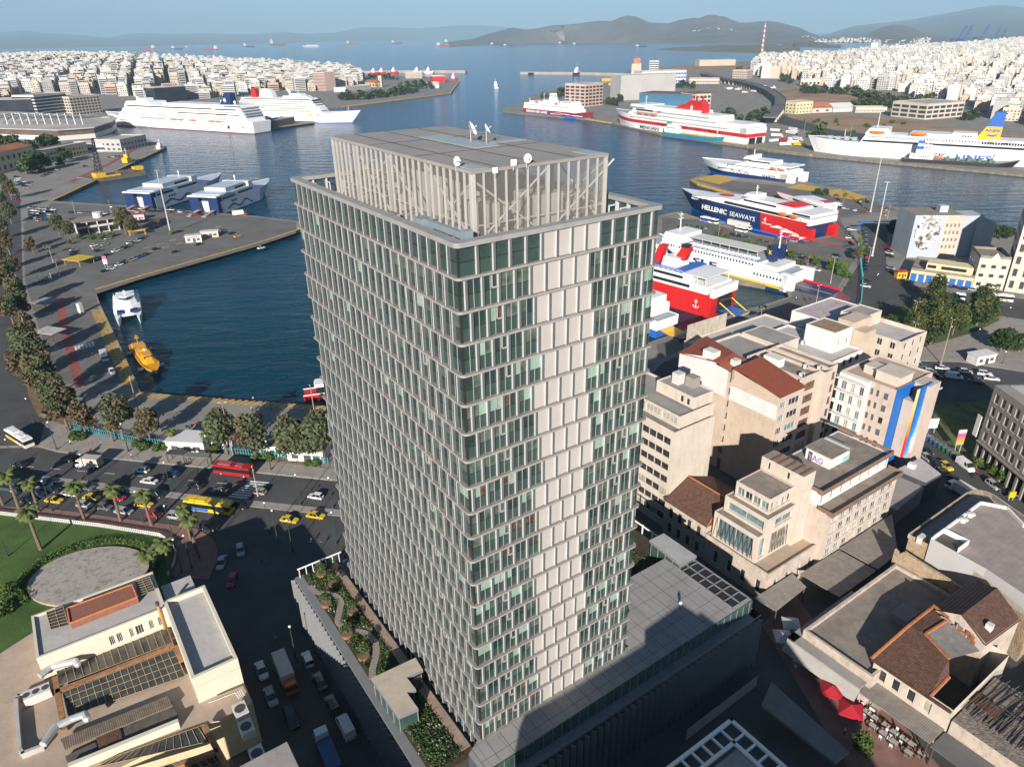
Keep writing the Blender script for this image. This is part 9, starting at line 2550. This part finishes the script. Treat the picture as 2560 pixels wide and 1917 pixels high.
for n_,(x,y)in enumerate(((805,1240),(900,1320),(990,1385),(1080,1460),(1205,1550),(850,1200),(915,1250),(1010,1315),(1080,1375),(1165,1430),(1235,1480),(840,1105),(930,1160),(1320,1560),(560,900),(610,935),(660,985),(380,810),(260,780))):
 p=P(*h(x,y),.03);later(dup(tb,p,2.2),'small square tavern table with pale cloth','table','tavern tables',p);cc_='white' if n_%3!=1 else 'wood'
 for a in(0,1.57,3.14,4.71)[:2+n_%3]:
  q=p+Vector((math.cos(2.2+a),math.sin(2.2+a),0))*.85;later(dup(ch,q,2.2+a+3.14,paint={M_base.name:CP[cc_]}),cc_.replace('wood','wooden')+' tavern chair','chair','tavern chairs',q)
h=lambda x,y:g(1280,1437,x,y)
o=thing('terrace_building','white roof terrace with an open pergola frame at the bottom edge','building',P(*h(1900,1600),9));b=MB();zt=13.0
qs=[toST(P(*h(*c),zt))for c in((1890,1225),(1330,1640),(2330,1640))];s0_,t0_=qs[0]
eo=ST(s0_,t0_)
b.obox(eo+UP*(zt-.4),-eL*16,-eR*.5,UP*.4);b.obox(eo+UP*(zt-.4),-eR*26,-eL*.5,UP*.4);b.obox(eo-eL*2.6-eR*2.6+UP*(zt-.4),-eL*14,-eR*.5,UP*.4);b.obox(eo-eL*2.6-eR*2.6+UP*(zt-.4),-eR*24,-eL*.5,UP*.4)
for k in range(12):
 b.obox(eo-eR*(2.6+2*k)-eL*.5+UP*(zt-.38),-eL*2.1,-eR*.28,UP*.34)
 if k<6:
  b.obox(eo-eL*(2.6+2*k)-eR*.5+UP*(zt-.38),-eR*2.1,-eL*.28,UP*.34)
b.build('pergola_frame',M_white,o);b=MB();b.prism([eo-eL*4.2-eR*4.2,eo-eL*18-eR*4.2,eo-eL*18-eR*28,eo-eL*4.2-eR*28],zt-2,zt+1,0,1);b.prism([eo-eL*.3-eR*.3,eo-eL*18-eR*.3,eo-eL*18-eR*28,eo-eL*.3-eR*28],0,zt-2.5,2,2);b.build('wall',[M_white,RF_GREY,mat('dark_wall',(.07,.07,.075))],o)
for lb,pts,z_ in(('long low grey shed in the shaded lane opposite the parasols',[(30,920),(700,1520),(580,1620),(-60,1120)],3.2),):
 q=[toST(P(*g(1920,1437,*c),z_))for c in pts];shed(lb,q,z_,mat('lane_shed_roof',(.16,.165,.15),var=.2,scale=.4),.5,False)
o=thing('boundary_wall','pale wall with a turquoise rail in front of the podium, in shade','wall',P(1690,1790));b=MB();a,c=P(*h(1510,1330),2.5),P(*h(2100,880),2.5);b.obox(Vector((a.x,a.y,0)),Vector((c.x-a.x,c.y-a.y,0)),(.5,.3,0),UP*2.5);b.build('wall',W_GREY,o)
for root in[SMALL,*CARS.values(),mb_,binp,tb,ch,*PPL,*LP_.values(),*TP.values()]:
 kill(root)
 # labels that say where each repeat stands
MARKS={}
for o in list(COL.objects):
 if o.parent is None and o.get('label')and o.get('category')and o.name.split('.')[0]not in('person','satellite_dish','air_handling_unit','parasol','olive_tree','round_planter','roof_vent','railing'):
  MARKS[o.name]=o
SHORT=[('office_tower','glass tower',1180,900),('c','red bus',587,1185),('c','yellow bus',526,1270),('c','white bus at the bend',52,1105),('c','oval pool',220,1425),('c','bus shelter',500,1150),('c','hydrofoil',370,905),('c','twin-hull boat',320,800),('c','port office',245,570),('c','SEAJETS kiosk',486,600),('c','yellow shelter',200,655),('c','crane barge',300,450),('c','low terminal',130,330),('c','blue-funnelled cruise ship',450,300),('c','balcony cruise ship',750,270),('c','VANOS sign',430,225),('c','orange-roofed long building',580,190),('c','clock tower',951,205),('c','red-walled hall',1098,198),('c','AEGEAN ferry',1390,265),('c','grain silo',1620,215),('c','wall-painted warehouse',1665,255),('c','MINOAN ferry',1700,320),('c','flyover bend',1950,245),('c','yellow three-storey block',2008,270),('c','concrete frame building',2358,275),('c','ANEK ferry',2300,350),('c','striped chimney',1900,130),('c','twin concrete chimneys',2436,125),('c','narrow white slab end',2395,185),('c','first slab block',2275,180),('c','last slab block',2550,200),('c','right SEAJETS ferry',1860,430),('c','HELLENIC ferry',1850,540),('c','SLF ferry',1810,680),('c','red ferry',1720,740),('c','mural block',2340,590),('c','yellow arcade',2350,690),('c','turquoise fence',2150,710),('c','park pines',2310,800),('c','blue painted wall',2240,1070),('c','red sheet roof',1930,950),('c','grey colonnaded block',2520,1120),('c','stepped building',1870,1300),('c','tavern house',2290,1650),('c','red parasols',2110,1740),('c','courtyard building',250,1700),('c','L-shaped pavilion',1000,1740),('c','hatched quay corner',348,970),('c','pier lamp mast',427,560),('c','vacant lot',2400,1080),('c','left park',980,235),('c','islands',1500,90),('c','sailing boat',105,140),('c','car carrier',775,116)]
def ordn(k):
 return{1:'first',2:'second',3:'third'}.get(k,'%d%s'%(k,'th' if 10<=k%100<=20 else{1:'st',2:'nd',3:'rd'}.get(k%10,'th')))
groups={}
for o,desc,(px,py)in PENDING:
 _,nm,mx_,my_=min(SHORT,key=lambda s:(s[2]-px)**2+((s[3]-py)*1.6)**2)
 dx,dy=px-mx_,py-my_
 rel=('right of' if dx>0 else 'left of')if abs(dx)>abs(dy)*1.3 else('in front of' if dy>0 else 'beyond')
 groups.setdefault((desc,rel,nm),[]).append((px,py,o))
for(desc,rel,nm),L_ in groups.items():
 L_.sort(key=lambda t:(t[0],t[1]))
 n_=len(L_)
 for k,(px,py,o)in enumerate(L_):
  lab='%s %s the %s'%(desc,rel,nm)
  if n_>1:
   lab+=', '+('leftmost' if k==0 else 'rightmost' if k==n_-1 else 'middle one' if n_==3 else ordn(k+1)+' from left')+(' of two' if n_==2 else ' of them' if k in(0,n_-1)else '')
  o['label']=lab
for o in COL.objects:
 for k in('h','side'):
  if k in o:
   del o[k]
